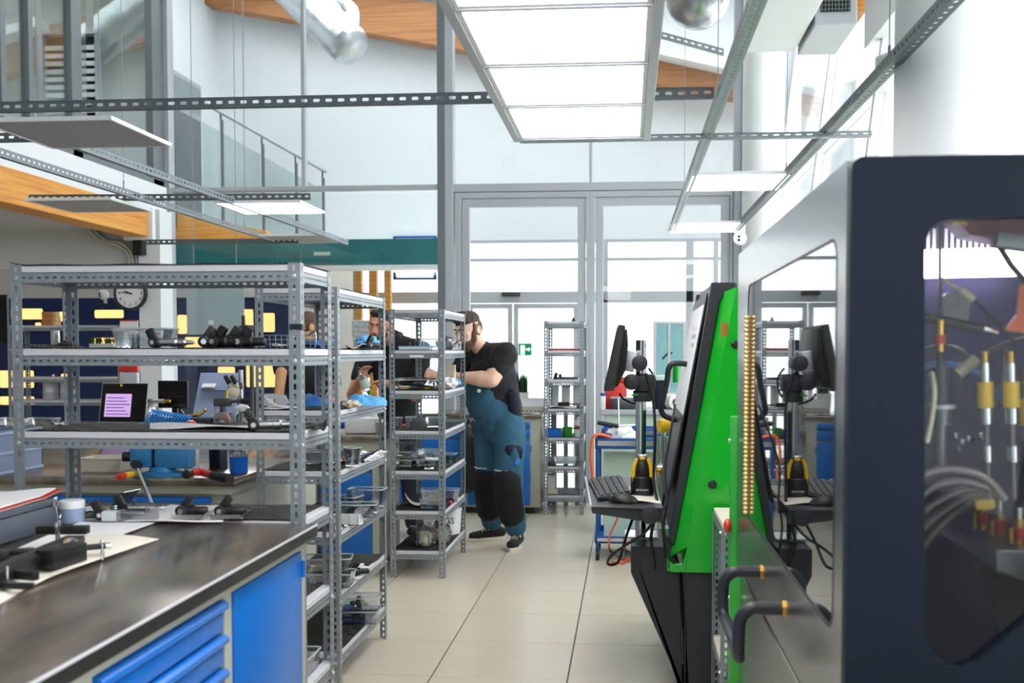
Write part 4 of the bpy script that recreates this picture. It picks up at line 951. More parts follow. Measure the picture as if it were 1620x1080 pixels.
MB().add([C(1540, 880, 2.5), C(1590, 1010, 2.1), C(1700, 1010, 2.1), C(1700, 880, 2.5), C(1540, 890, 2.5), C(1590, 1030, 2.1), C(1700, 1030, 2.1), C(1700, 890, 2.5)], [(0, 1, 2, 3), (7, 6, 5, 4), (0, 4, 5, 1), (1, 5, 6, 2), (2, 6, 7, 3), (3, 7, 4, 0)]).build('drip_plate', 'charcoal', cab, False, .004)
for x, y in ((1552, 690), (1512, 690), (1522, 700), (1532, 695), (1516, 710)): MB().ell(C(x - 0, y, 2.5), .008, nu=10, nv=6).build('screw_head', 'chrome', cab)

# ---- slotted stand between the machines
st = thing('slotted_stand', 'low slotted steel stand with a beige top between the green machine and the cabinet', 'stand', (.6, 4.25, 0))
zs = .82; X0, X1, Ya, Yb = .348, .82, 4.055, 4.48
pm = slotmesh('stand_post', [(((0, 0, 0), (0, 0, 1), (1, 0, 0), zs - .02, .036, .03, .0092, .0048), {}), (((0, 0, 0), (0, 0, 1), (0, 1, 0), zs - .02, .036, .03, .0092, .0048), {})], 'galv')
for x, y, a in ((X0, Ya, 0), (X1, Ya, 90), (X1, Yb, 180), (X0, Yb, 270)):
    place('post', pm, st, (x - .6, y - 4.25, 0), (0, 0, R(a)))
MB().box(X0 + .003, X1 - .003, Ya + .003, Yb - .003, zs - .02, zs).build('top', 'beige', st, False, .002)
MB().box(X0 + .003, X1 - .003, Ya + .003, Yb - .003, .28, .3).build('lower_shelf', 'beige', st, False, .002)
for z in (zs - .021, .279):
    for y, a in ((Ya + .002, 0), (Yb - .002, PI)): place('beam', beam_me(round(X1 - X0 - .006, 3)), st, ((X0 + X1) / 2 - .6, y - 4.25, z), (0, 0, a))
    for x, a in ((X0 + .002, R(-90)), (X1 - .002, R(90))): place('beam', beam_me(round(Yb - Ya - .006, 3)), st, (x - .6, (Ya + Yb) / 2 - 4.25, z), (0, 0, a))
    place('bolt', bm_, st, (X0 + .017 - .6, Ya - .0005 - 4.25, z - .015)); place('bolt', bm_, st, (X0 - .0005 - .6, Ya + .02 - 4.25, z - .015), (0, 0, R(-90)))
vl = PZ(1158, 806, zs); vv = thing('drain_valve', 'small white plastic valve on the slotted stand', 'valve', (vl.x + .03, 4.2, zs))
L_(MB().lathe([(.0, 0), (.018, 0), (.018, .012), (.01, .016), (.01, .03), (.016, .034), (.016, .046), (.0, .048)], 16), 'body', 'plastic_white', vv); L_(MB().cyl((-.03, 0, .024), (.03, 0, .024), .007, None, 10), 'spout', 'plastic_white', vv)

# ---- green injector test machine
gm = thing('green_machine', 'tall bright green test machine with slanted front and black screen bezel', 'machine', (.6, 5.1, 0))
GY = 4.55; GY1 = 5.65; GX = .98
def gp(px, py, Y=GY): v = PY(px, py, Y); return (v.x, v.z)
side = [gp(1165, 454), gp(1117, 700), gp(1087, 865), gp(1084, 905), (GX, gp(1084, 905)[1]), (GX, gp(1165, 454)[1])]
MB().prism(side, 1, GY, GY + .02).build('side_panel', 'green', gm, False)
# bent strip between the side panel and the bezel
A = [PY(1165, 454, GY), PY(1117, 700, GY), PY(1087, 865, GY)]; B_ = [PY(1139, 464, GY + .07), PY(1101, 670, GY + .07), PY(1060, 880, GY + .07)]
MB().add(A + B_ + [v + Vector((.012, .004, 0)) for v in A + B_], [(0, 1, 4, 3), (1, 2, 5, 4), (6, 9, 10, 7), (7, 10, 11, 8), (0, 3, 9, 6), (2, 8, 11, 5), (3, 4, 10, 9), (4, 5, 11, 10)]).build('bent_flange', 'green', gm, False)
# body volume behind the flange
bd = [(x + .03, z) for x, z in (gp(1139, 464), gp(1101, 670), gp(1066, 880))]
zb = gp(1084, 905)[1]
MB().prism(bd + [(bd[-1][0] + .02, zb), (GX, zb), (GX, gp(1165, 454)[1])], 1, GY + .075, GY1).build('body', 'green', gm, False)
MB().prism([gp(1058, 886), gp(1060, 905), gp(1086, 905), gp(1088, 866), gp(1080, 893), gp(1066, 893)], 1, GY, GY + .03).build('lip', 'green', gm, False, .002)
v0, v1 = PY(1057, 893, GY), PY(1086, 893, GY)
MB().box(v0.x, v1.x + .06, GY + .02, GY1 - .05, zb, zb + .012).build('drip_shelf', 'green', gm, False, .002)
MB().box(v0.x - .004, v0.x + .002, GY + .02, GY1 - .05, zb, zb + .05).build('drip_edge', 'green', gm, False, .001)
# black bezel frame along the slanted front
bz = [gp(1125, 447, GY + .07), gp(1120, 480, GY + .07), gp(1057, 850, GY + .07), gp(1066, 862, GY + .07), gp(1101, 680, GY + .07), gp(1138, 475, GY + .07), gp(1162, 460, GY + .07), gp(1163, 447, GY + .07)]
MB().prism(bz, 1, GY + .05, GY + .12).build('bezel', 'charcoal', gm, False, .003)
MB().prism([(x + .012, z) for x, z in bz], 1, GY + .12, GY1 - .08).build('bezel_core', 'black', gm, False)
MB().prism(bz, 1, GY1 - .08, GY1).build('bezel', 'charcoal', gm, False, .003)
def onscr(py, Y, off=0):
    z = PY(1100, py, 5.0).z; t = (z - 1.0) / .68; return Vector((.208 + .125 * t - off, Y, z))
def scrpanel(name, py0, py1, ya, yb, off, m_, t=.006):
    a, b = onscr(py0, ya, off), onscr(py1, ya, off)
    vs = [Vector((v.x, y, v.z)) for y in (ya, yb) for v in (a, b)]
    vs += [v + Vector((t, 0, 0)) for v in vs]
    return MB().add(vs, [(0, 1, 3, 2), (4, 6, 7, 5), (0, 2, 6, 4), (1, 5, 7, 3), (0, 4, 5, 1), (2, 3, 7, 6)]).build(name, m_, gm, False)
scrpanel('screen_frame', 470, 780, GY + .13, GY1 - .09, .004, 'black'); scr = scrpanel('screen', 486, 650, GY + .15, GY1 - .11, .007, 'screen_white' if 'screen_white' in MATS else 'white')
scrpanel('control_plate', 660, 770, GY + .15, GY1 - .11, .007, 'charcoal')
for k in range(3):
    scrpanel('screen_mark', 515 + k * 14, 521 + k * 14, GY + .3, GY + .62 - k * .08, .0085, 'pink' if k == 0 else 'panel_grey')
hdl = [(1094, 584), (1086, 576), (1066, 575), (1058, 583), (1055, 604), (1047, 640), (1047, 652), (1056, 660), (1074, 663), (1083, 655)]
MB().tube(smoothpath([PY(x, y, 5.1) for x, y in hdl], 4), .013, 12).build('grab_handle', 'black', gm)
# emblem, plug buttons, seam
e0 = PY(1146, 521, GY - .001)
for i in range(3):
    for j in range(4): MB().box(e0.x - .012 + i * .009, e0.x - .005 + i * .009, GY - .002, GY, e0.z + .015 - j * .013, e0.z + .025 - j * .013).build('emblem_mark', 'red', gm, False)
for x, y, r in ((1127, 766, .018), (1163, 545, .016)):
    c = PY(x, y, GY); MB().lathe([(0, 0), (r, 0), (r, .006), (r * .7, .009), (0, .009)], 20, Matrix.Translation(c) @ Euler((R(90), 0, 0)).to_matrix().to_4x4()).build('plug', 'black', gm)
# dark base
MB().prism([gp(1080, 905), gp(1092, 1120), (.95, 0.02), (.95, zb)], 1, GY + .012, GY1 - .05).build('base', 'charcoal', gm, False, .004)
MB().box(gp(1084, 905)[0] - .002, gp(1084, 905)[0] + .004, GY + .005, GY + .012, .03, zb - .01).build('base_edge', 'black', gm, False)
# ---- pedestal with monitor arm, keyboard tray
pd = thing('monitor_stand', 'dark wedge pedestal with a chrome pole, monitor arm and keyboard tray', 'stand', (.12, 4.85, 0))
YS0, YS1 = 4.62, 5.1
MB().prism([gp(998, 865, YS0), gp(998, 906, YS0), gp(1086, 1105, YS0), (gp(1100, 1110, YS0)[0], .0), (gp(1084, 905, YS0)[0] - .006, 0.0), (gp(1080, 905, YS0)[0] - .012, gp(1058, 880, YS0)[1] - .03), (gp(1056, 865, YS0)[0] - .01, gp(1058, 865, YS0)[1])], 1, YS0, YS1).build('pedestal', 'charcoal', pd, False, .004)
c0 = PY(1013, 864, 4.9); c1 = PY(1014, 538, 4.9); zp = PY(998, 865, YS0).z
MB().cyl((c0.x, 4.9, zp), (c0.x, 4.9, c1.z), .0235, None, 24).build('pole', 'chrome', pd)
MB().box(c0.x - .07, c0.x + .08, 4.8, 5.0, zp, zp + .012).build('foot_plate', 'steel', pd, False, .003)
# arm joints
for x, y, r in ((1012, 574, .034), (999, 604, .034)):
    c = PY(x, y, 4.8); MB().cyl(c + Vector((0, -.045, 0)), c + Vector((0, .09, 0)), r, None, 28).build('joint', 'charcoal', pd, True, .004)
c = PY(1020, 605, 4.86); MB().cbox(c, (.085, .09, .075)).build('clamp', 'charcoal', pd, True, .006)
c = PY(1016, 626, 4.88); MB().cbox(c, (.08, .08, .05)).build('clamp', 'charcoal', pd, True, .006)
MB().cbox(PY(1004, 624, 4.8), (.03, .01, .008), (0, R(-12), 0)).build('tension_lever', 'green', pd)
# keyboard tray
zt_ = .825
q0, q1, q2, q3 = PZ(935, 801, zt_), PZ(1049, 803, zt_), PZ(1036, 755, zt_), PZ(926, 755, zt_)
def slab(name, c4, t, m_, par, bev=.002, up=0): 
    vs = [v + Vector((0, 0, up)) for v in c4] + [v + Vector((0, 0, up - t)) for v in c4]
    return MB().add(vs, [(0, 1, 2, 3), (7, 6, 5, 4), (0, 4, 5, 1), (1, 5, 6, 2), (2, 6, 7, 3), (3, 7, 4, 0)]).build(name, m_, par, False, bev)
slab('tray', (q0, q1, q2, q3), .008, 'charcoal', pd)
MB().cyl(q0 + Vector((0, 0, .002)), q3 + Vector((0, 0, .002)), .005, None, 8).build('tray_edge', 'alu', pd)
br = [(q0.x, zt_ - .008), (q1.x, zt_ - .008), (q1.x, zt_ - .062), (q1.x - .1, zt_ - .055), (q0.x + .005, zt_ - .028)]
MB().prism(br, 1, q0.y + .002, q0.y + .02).build('tray_bracket', 'charcoal', pd, False, .002)
MB().prism([(x, z) for x, z in br], 1, q0.y + .3, q0.y + .32).build('tray_bracket', 'charcoal', pd, False, .002)
kc = PY(1028, 814, q0.y - .01); MB().cyl(kc + Vector((0, -.012, 0)), kc + Vector((0, .014, 0)), .037, None, 28).build('tray_knob', 'charcoal', pd, True, .004)
MB().cyl((c0.x, 4.9, zt_ - .09), (c0.x, 4.9, zt_ - .01), .034, None, 20).build('tray_collar', 'charcoal', pd)
# monitor, edge-on
mo = thing('monitor', 'black flat monitor seen edge-on on the pedestal arm', 'monitor', tuple(PY(975, 600, 4.8)))
mp = [gp(978, 513, 4.62), gp(992, 518, 4.62), gp(994, 545, 4.62), gp(990, 585, 4.62), gp(976, 614, 4.62), gp(955, 619, 4.62), gp(957, 608, 4.62)]
MB().prism([mp[0], (mp[0][0] + .03, mp[0][1] - .004), (mp[5][0] + .045, mp[5][1] + .004), mp[5], mp[6]], 1, 4.62, 5.14).build('bezel', 'black', mo, False, .004)
MB().prism([(mp[0][0] + .02, mp[0][1] - .03), mp[1], mp[2], mp[3], mp[4], (mp[5][0] + .03, mp[5][1] + .03)], 1, 4.66, 5.1).build('back_shell', 'black', mo, True, .01)
c = PY(996, 571, 4.85); MB().cbox(c, (.05, .1, .09), (0, R(10), 0)).build('mount_plate', 'plastic_white', mo, True, .004)
d = Vector((mp[5][0] - mp[0][0], 0, mp[5][1] - mp[0][1]))
a = Vector((mp[0][0] - .001, 0, mp[0][1])) + d * .04; b = Vector((mp[0][0] - .001, 0, mp[0][1])) + d * .95
MB().add([Vector((v.x + dx, y, v.z)) for dx in (0, -.002) for v, y in ((a, 4.64), (b, 4.64), (b, 5.12), (a, 5.12))], [(0, 1, 2, 3), (7, 6, 5, 4), (0, 4, 5, 1), (1, 5, 6, 2), (2, 6, 7, 3), (3, 7, 4, 0)]).build('screen', 'screen_black', mo, False)
# keyboard
kb = thing('keyboard', 'black computer keyboard on the pedestal tray', 'keyboard', tuple(PZ(965, 772, zt_)))
k0, k1, k2, k3 = PZ(946, 786, zt_ + .018), PZ(1000, 779, zt_ + .022), PZ(984, 752, zt_ + .022), PZ(931, 757, zt_ + .018)
slab('case', (k0, k1, k2, k3), .016, 'black', kb, .003)
KM = MB()
for i in range(5):
    for j in range(14):
        u0, u1, v0, v1 = (i + .12) / 5 * .94 + .03, (i + .88) / 5 * .94 + .03, (j + .1) / 14 * .96 + .02, (j + .9) / 14 * .96 + .02
        f_ = lambda u, v: (k0.lerp(k1, u)).lerp(k3.lerp(k2, u), v)
        top = [f_(u0, v0), f_(u1, v0), f_(u1, v1), f_(u0, v1)]; cc = sum(top, Vector()) / 4
        KM.add([p + Vector((0, 0, .0005)) for p in top] + [p.lerp(cc, .18) + Vector((0, 0, .007)) for p in top], [(0, 1, 5, 4), (1, 2, 6, 5), (2, 3, 7, 6), (3, 0, 4, 7), (4, 5, 6, 7)])
ko = KM.build('keys', 'charcoal', kb, False); ko['kind'] = 'stuff'
# mouse
ms = thing('computer_mouse', 'black computer mouse resting on cream paper beside the keyboard', 'mouse', tuple(PZ(984, 788, zt_)))
c = PZ(986, 795, zt_)
M = MB().ell(c + Vector((0, 0, .004)), (.062, .03, .036), (0, R(4), R(-4)), 24, 12); M.v = [(x, y, max(z, zt_ + .004)) for x, y, z in M.v]; M.build('shell', 'black', ms)
MB().cyl(c + Vector((-.035, -.004, .026)), c + Vector((-.035, .004, .026)), .007, None, 12).build('wheel', 'charcoal', ms)
# paper on tray
f0, f1, f2, f3 = PZ(968, 795, zt_), PZ(1046, 796, zt_), PZ(1036, 768, zt_), PZ(985, 772, zt_)
solo(MB().sheet(16, 6, lambda u, v: (f0.lerp(f1, u)).lerp(f3.lerp(f2, u), v) + Vector((0, 0, .002 + .012 * math.sin(u * PI * .9) * u + .006 * math.sin(u * 5) * (1 - v))), .0012), 'paper_sheet', 'paper_cream', 'curled cream paper under the computer mouse', 'paper', 'loose paper sheets')
# barcode scanner in its cup
sc = thing('barcode_scanner', 'black and yellow handheld scanner standing in a black cup', 'scanner', tuple(PZ(1016, 785, zt_)))
c = PZ(1016, 785, zt_)
MB().lathe([(.0, .0), (.048, .0), (.05, .01), (.05, .075), (.046, .08), (.042, .078), (.042, .04), (.0, .04)], 28, Matrix.Translation(c)).build('cup', 'black', sc)
MB().ell(c + Vector((0, 0, .1)), (.04, .034, .062)).build('head', 'black', sc)
for s_ in (-1, 1): MB().tube([c + Vector((s_ * x, -.022, z)) for x, z in ((.036, .06), (.039, .09), (.034, .125), (.022, .15))], [.008, .009, .009, .006], 8).build('yellow_stripe', 'yellow', sc)
MB().cbox(c + Vector((0, -.01, .158)), (.036, .03, .012)).build('window', 'chrome', sc, True, .003); MB().cbox(c + Vector((0, -.024, .15)), (.024, .012, .012)).build('trigger', 'yellow', sc, True, .003)
text('DATALOGIC', .0095, face_cam(c + Vector((0, -.0505, .03))), 'white', 'lettering', sc, .0002)
sc.scale = (1, 1, 1.12)
# cables and hoses around the pedestal
def hose(name, label, pts, r, m_, cat='cable', group=None):
    return solo(MB().tube(smoothpath(pts, 6), r, 8), name, m_, label, cat, group)
hose('power_cable', 'black cable running from the monitor arm down past the tray', [PY(1022, 590, 4.75), PY(1034, 640, 4.75), PY(1036, 700, 4.72), PY(1034, 760, 4.72), PY(1040, 800, 4.6), PY(1030, 850, 4.55), PY(1036, 900, 4.6)], .0065, 'black', group='black cables around the monitor pedestal')
hose('power_cable', 'black cable looping low in front of the pedestal over the tiles', [PY(1052, 800, 4.55), PY(1020, 842, 4.5), PY(990, 862, 4.5), PY(966, 880, 4.55), PY(962, 892, 4.6), PY(978, 888, 4.62), PY(990, 850, 4.7), PY(1003, 815, 4.8)], .006, 'black', group='black cables around the monitor pedestal')
hose('power_cable', 'thin black cable hanging from the grab handle to the tray', [PY(1068, 640, 4.9), PY(1060, 690, 4.7), PY(1052, 740, 4.6), PY(1056, 790, 4.55), PY(1050, 830, 4.55), PY(1052, 880, 4.6)], .005, 'black', group='black cables around the monitor pedestal')
hose('power_cable', 'thick black cable arcing behind the monitor joints', [PY(980, 622, 4.9), PY(988, 632, 4.9), PY(1010, 638, 4.95), PY(1030, 625, 4.95), PY(1036, 600, 4.95), PY(1026, 582, 4.95)], .005, 'black', group='black cables around the monitor pedestal')
hose('air_hose', 'orange hose curving down behind the tray to the floor', [PY(984, 800, 6.6), PY(976, 822, 6.8), PY(964, 850, 7.0), PZ(966, 872, .012), PZ(985, 884, .012), PZ(1004, 888, .012)], .007, 'orange', 'hose', 'orange hoses')
hose('air_hose', 'orange hose on the floor beside the dark pedestal', [PY(1020, 838, 7.2), PY(1000, 848, 7.2), PY(988, 858, 7.2), PZ(990, 870, .012), PZ(1000, 876, .012), PZ(985, 890, .012), PZ(968, 888, .012)], .007, 'orange', 'hose', 'orange hoses')

# ---- tool cart and bench behind the monitor
YC = 7.6
tcx0, tcx1 = xat(941, YC, 700), xat(1075, YC, 700)
tc = thing('tool_cart', 'blue tool cart with two open trays behind the monitor', 'cart', ((tcx0 + tcx1) / 2, YC + .25, 0))
def tray_(z, x0, x1, y0, y1, h, nm='tray'):
    t_ = MB().box(x0, x1, y0, y1, z, z + .008).box(x0, x1, y0, y0 + .01, z, z + h).box(x0, x1, y1 - .01, y1, z, z + h).box(x0, x0 + .01, y0, y1, z, z + h).box(x1 - .01, x1, y0, y1, z, z + h).build(nm, 'blue_dark', tc, False, .003)
    MB().box(x0 + .02, x1 - .02, y0 - .006, y0, z + h * .3, z + h * .75).build('rail_trim', 'steel', t_, False)
zc_ = zat(710, YC, 970)
tray_(zc_, tcx0, tcx1, YC, YC + .5, .075); tray_(zat(690, YC + .35, 970), xat(952, YC + .3, 690), tcx1, YC + .3, YC + .6, .06)
for x in (tcx0 + .02, tcx1 - .02):
    for y in (YC + .02, YC + .48): MB().cyl((x, y, .05), (x, y, zc_), .014, None, 10).build('leg', 'blue_dark', tc); MB().cyl((x - .012, y, .04), (x + .012, y, .04), .04, None, 16).build('castor', 'black', tc)
MB().box(tcx0 + .06, tcx1 - .06, YC + .2, YC + .22, .1, zc_ - .04).build('back_panel', 'green_pale', tc, False)
tray_(.12, tcx0, tcx1, YC, YC + .5, .05)
cw = zc_ + .01
wr_ = thing('torque_wrench', 'torque wrench with black grip lying across the tool cart', 'wrench', tuple(PY(962, 670, YC + .1)))
a, b = PY(945, 668, YC + .05), PY(978, 674, YC + .05); e_ = PY(1004, 672, YC + .1)
MB().cyl(a, b, .016, .015, 14).build('grip', 'black', wr_); MB().cyl(b, e_, .008, None, 10).build('shaft', 'chrome', wr_)
MB().tube([PY(978, 630, YC + .1), PY(979, 672, YC + .06)], .005, 8).build('extension_bar', 'chrome', wr_)
def rag(name, label, c, r, m_, cat, grp=None, seed=1, flat=.6):
    rnd = random.Random(seed); M = MB().ell(c, (r, r, r * flat), nu=20, nv=12)
    M.v = [tuple(Vector(c) + (Vector(v) - Vector(c)) * (1 + .35 * math.sin(9 * v[0] / r + seed) * math.cos(7 * v[2] / r + seed) * .6 + rnd.uniform(-.12, .12))) for v in M.v]
    lo = min(v[2] for v in M.v); dz = c[2] - r * flat - lo
    M.v = [(x, y, max(z, c[2] - r * flat)) for x, y, z in M.v]
    return solo(M, name, m_, label, cat, grp)
rag('cleaning_rag', 'crumpled white rag heaped on the tool cart', (xat(985, YC + .2, 690), YC + .22, cw + .07), .11, 'paper', 'rag', None, 3, .6)
hose('air_hose', 'orange hose curving over the left side of the tool cart', [PY(972, 695, YC + .05), PY(955, 688, YC - .02), PY(940, 690, YC - .05), PY(935, 715, YC - .06), PY(937, 745, YC - .06), PY(939, 765, YC - .06)], .011, 'orange', 'hose', 'orange hoses')
for k, (lb, x, m_, sz) in enumerate((('clear plastic parts box on the tool cart', 998, 'plastic_clear', (.12, .1, .05)), ('grey socket holder at the right of the tool cart', 1030, 'steel_dark', (.16, .08, .05)))):
    c = PY(x, 700, YC + .1); t_ = thing('parts_box', lb, 'box', (c.x, YC + .12, cw)); L_(MB().cbox((0, 0, sz[2] / 2), sz), 'body', m_, t_, True, .006); L_(MB().cbox((0, 0, sz[2] + .004), (sz[0] * .96, sz[1] * .96, .008)), 'lid', m_, t_, True, .003)
# bench behind
b6 = thing('side_bench', 'pale bench crowded with red boxes and devices beyond the tool cart', 'workbench', (.35, 9.0, 0))
YQ = 8.7; zq = zat(648, YQ, 1000)
MB().box(xat(950, YQ, 650), .98, YQ, YQ + .6, zq - .04, zq).build('worktop', 'alu', b6, False, .004)
MB().box(xat(954, YQ, 650), .96, YQ + .04, YQ + .58, .06, zq - .04).build('body', 'green_pale', b6, False, .003); MB().box(xat(958, YQ, 650), .94, YQ + .08, YQ + .5, 0, .06).build('plinth', 'charcoal', b6, False)
def qbox(name, label, px0, px1, py0, py1, Y, d, m_, cat, lidm=None, grp=None):
    z0 = zq; p, q = PY(px0, py1, Y), PY(px1, py0, Y)
    t_ = thing(name, label, cat, ((p.x + q.x) / 2, Y + d / 2, z0), 0, grp); h = max(.03, q.z - z0)
    L_(MB().box(-(q.x - p.x) / 2, (q.x - p.x) / 2, -d / 2, d / 2, 0, h * .84), 'body', m_, t_, True, .006)
    L_(MB().box(-(q.x - p.x) / 2 - .003, (q.x - p.x) / 2 + .003, -d / 2 - .003, d / 2 + .003, h * .86, h), 'lid', lidm or m_, t_, True, .004); return t_
qbox('storage_box', 'red storage box stacked behind the monitor foot', 958, 992, 597, 648, YQ + .1, .3, 'red', 'box')
qbox('storage_box', 'white and blue carton at the left end of the pale bench', 950, 958, 622, 648, YQ + .02, .1, 'plastic_white', 'box', 'blue_dark')
qbox('metal_case', 'dark grey metal case beneath the monitor on the pale bench', 966, 1010, 628, 648, YQ + .02, .08, 'steel_dark', 'case', 'alu')
qbox('test_device', 'navy bench device with a pale green top', 1034, 1054, 594, 648, YQ + .1, .3, 'slate', 'device', 'green_pale')
rl = thing('paper_roll', 'white paper roll lying on the pale bench by the green machine', 'roll', tuple(PY(1064, 648, YQ + .05)))
c = PY(1063, 637, YQ + .03); c.z = zq + .062; MB().lathe([(.02, -.1), (.06, -.1), (.06, .1), (.02, .1)], 24, Matrix.Translation(c + Vector((0, .08, 0))) @ Euler((R(90), 0, R(20))).to_matrix().to_4x4()).build('paper', 'paper', rl); MB().cyl(c + Vector((.037, -.03, 0)), c + Vector((.035, -.02, 0)), .03, None, 18).build('core', 'charcoal', rl)
gcb = thing('glass_cabinet', 'tall greenish glass cabinet with a steel frame beside the green machine', 'cabinet', tuple(PY(1052, 648, YQ + .4)))
p, q = PY(1034, 620, YQ + .35), PY(1085, 512, YQ + .35)
for x in (p.x, q.x - .02, (p.x * .55 + q.x * .45)):
    for y in (YQ + .34, YQ + .54): MB().box(x, x + .018, y, y + .018, zq, q.z).build('post', 'alu', gcb, False)
MB().box(p.x, q.x, YQ + .34, YQ + .558, q.z, q.z + .02).build('top', 'alu', gcb, False)
MB().box(p.x + .02, q.x - .02, YQ + .55, YQ + .556, zq, q.z).build('pane', 'glass_frost', gcb, False); MB().box(p.x + .02, q.x - .02, YQ + .343, YQ + .347, zq, q.z).build('pane', 'glass_grey', gcb, False)
MB().tube(smoothpath([PY(1048, 568, YQ + .45), PY(1056, 560, YQ + .45), PY(1064, 558, YQ + .45)]), .008, 8).build('lever', 'black', gcb); MB().cyl(PY(1070, 605, YQ + .45), PY(1070, 572, YQ + .45), .03, None, 14).build('cylinder', 'green', gcb)
for k, (x, lb) in enumerate(((1051, 'left yellow hand knob on the green machine pipework'), (1068, 'right yellow hand knob on the green machine pipework'))):
    c = PY(x, 673, 5.75); t_ = thing('valve_knob', lb, 'knob', tuple(c), 0, 'yellow hand knobs')
    MB().lathe([(0, -.03), (.03, -.03), (.036, -.02), (.036, .02), (.03, .03), (0, .03)], 16, Matrix.Translation(c) @ Euler((0, R(90), R(25))).to_matrix().to_4x4()).build('knob', 'yellow', t_); MB().cyl(c, c + Vector((.0, .15, -.02)), .012, None, 10).build('stem', 'steel', t_); MB().cyl(c + Vector((0, .15, -.02)), Vector((c.x, c.y + .15, 0)), .014, None, 10).build('pipe', 'steel', t_)
mv = thing('pipe_manifold', 'steel pipework and brass valves beside the slanted screen', 'pipework', tuple(PY(1062, 740, 5.8)))
for x in (1044, 1056, 1068): MB().cyl(PY(x, 830, 5.85), PY(x - 3, 690, 5.85), .016, None, 12).build('pipe', 'steel', mv)
MB().cyl(PY(1040, 740, 5.82), PY(1078, 736, 5.82), .02, None, 12).build('cross_pipe', 'steel', mv)
for x, y in ((1044, 745), (1050, 757), (1057, 720)): MB().ell(PY(x, y, 5.75), .022, nu=10, nv=8).build('fitting', 'brass', mv)
for x in (1044, 1068): v = PY(x, 830, 5.85); MB().cyl((v.x, 5.85, 0), v, .016, None, 12).build('pipe_foot', 'steel', mv)
# ================================================================== SMALL THINGS
def at(px, Y, z): return Vector((xat(px, Y, 600), Y, z))
MT = .0046                                       # top of a mat above its shelf
def SZ(li): return LEV[li] + MT
# ---- prototypes (built once, then copied)
def injector(label, style=0):
    t = thing('fuel_injector', label, 'injector', (0, 0, 0), 0, 'loose fuel injectors')
    Mx = Matrix.Translation((0, 0, .0165)) @ Euler((0, R(90), 0)).to_matrix().to_4x4()
    if style == 0:      # pistol-like: round head facing sideways, tilted plug, steel nozzle
        L_(MB().lathe([(.0, .004), (.012, .004), (.013, .03), (.0125, .052), (.0145, .054), (.0145, .072), (.011, .076), (.011, .1), (.0075, .104), (.0065, .124), (.003, .13), (.0, .131)], 20, Mx), 'body', 'steel', t)
        h = L_(MB().lathe([(.0, -.022), (.014, -.022), (.0165, -.018), (.0165, .018), (.014, .022), (.0, .022)], 24, Matrix.Translation((0, 0, .0168)) @ Euler((R(90), 0, 0)).to_matrix().to_4x4()), 'head', 'black', t)
        L_(MB().cyl((0, -.021, .0168), (0, -.025, .0168), .0075, None, 6), 'hex_nut', 'chrome', h)
        L_(MB().cbox((-.012, 0, .04), (.024, .022, .04), (0, R(-28), 0)), 'plug', 'black', t, True, .003)
        L_(MB().cyl((.03, 0, .026), (.034, 0, .042), .005, None, 10), 'inlet', 'steel_dark', t)
    elif style == 1:    # all black, short
        L_(MB().lathe([(.0, -.01), (.015, -.01), (.016, .0), (.016, .03), (.012, .034), (.012, .062), (.009, .066), (.0, .068)], 20, Mx), 'body', 'black', t)
        h = L_(MB().lathe([(.0, -.02), (.0145, -.02), (.016, -.016), (.016, .016), (.0, .02)], 20, Matrix.Translation((-.004, 0, .0168)) @ Euler((R(90), 0, 0)).to_matrix().to_4x4()), 'head', 'black', t)
        L_(MB().cyl((-.004, -.019, .0168), (-.004, -.024, .0168), .008, None, 6), 'hex_nut', 'chrome', h)
        L_(MB().cbox((.012, 0, .042), (.022, .02, .034), (0, R(35), 0)), 'plug', 'black', t, True, .003)
    else:               # plain steel and brass rod
        Mx = Matrix.Translation((0, 0, .012)) @ Euler((0, R(90), 0)).to_matrix().to_4x4()
        L_(MB().lathe([(.0, -.07), (.011, -.07), (.0115, -.03), (.009, -.026), (.009, .02), (.011, .024), (.0105, .06), (.006, .066), (.004, .085), (.0, .086)], 16, Mx), 'body', 'steel', t)
        L_(MB().lathe([(.0, -.055), (.0121, -.055), (.0121, -.04), (.0, -.04)], 16, Mx), 'collar', 'brass', t)
        L_(MB().lathe([(.0, .03), (.0116, .03), (.0116, .045), (.0, .045)], 16, Mx), 'ring', 'black', t)
    return t
PROTO = {}
def inj(label, loc, rz=0, style=0, tilt=0, scale=None):
    if style not in PROTO:
        t = PROTO[style] = injector(label, style)
    else: t = copy_tree(PROTO[style], label)
    t.location = loc; t.rotation_euler = (0, tilt, rz); t.scale = (scale or 1,) * 3; t['label'] = label; return t
def glassbox_proto(w, d, h):
    t = thing('glass_container', 'x', 'container', (0, 0, 0), 0, 'clear glass containers'); k = .86; th = .004
    o = [(-w / 2, -d / 2), (w / 2, -d / 2), (w / 2, d / 2), (-w / 2, d / 2)]
    lo = [Vector((x * k, y * k, .001)) for x, y in o]; hi = [Vector((x, y, h)) for x, y in o]
    hii = [Vector((x * (1 - 2 * th / w), y * (1 - 2 * th / d), h)) for x, y in o]; loi = [Vector((x * k * (1 - 2 * th / w), y * k * (1 - 2 * th / d), .001 + th)) for x, y in o]
    L_(MB().add(lo + hi + hii + loi, [(3, 2, 1, 0)] + [(i, (i + 1) % 4, 4 + (i + 1) % 4, 4 + i) for i in range(4)] + [(4 + i, 4 + (i + 1) % 4, 8 + (i + 1) % 4, 8 + i) for i in range(4)] + [(8 + i, 8 + (i + 1) % 4, 12 + (i + 1) % 4, 12 + i) for i in range(4)] + [(12, 13, 14, 15)]), 'tub', 'glass_box', t, False)
    L_(MB().tube([Vector((x * 1.01, y * 1.01, h)) for x, y in rrect(-w / 2, w / 2, -d / 2, d / 2, .014, 3)], .0032, 6, True), 'rim', 'glass_rim', t)
    return t
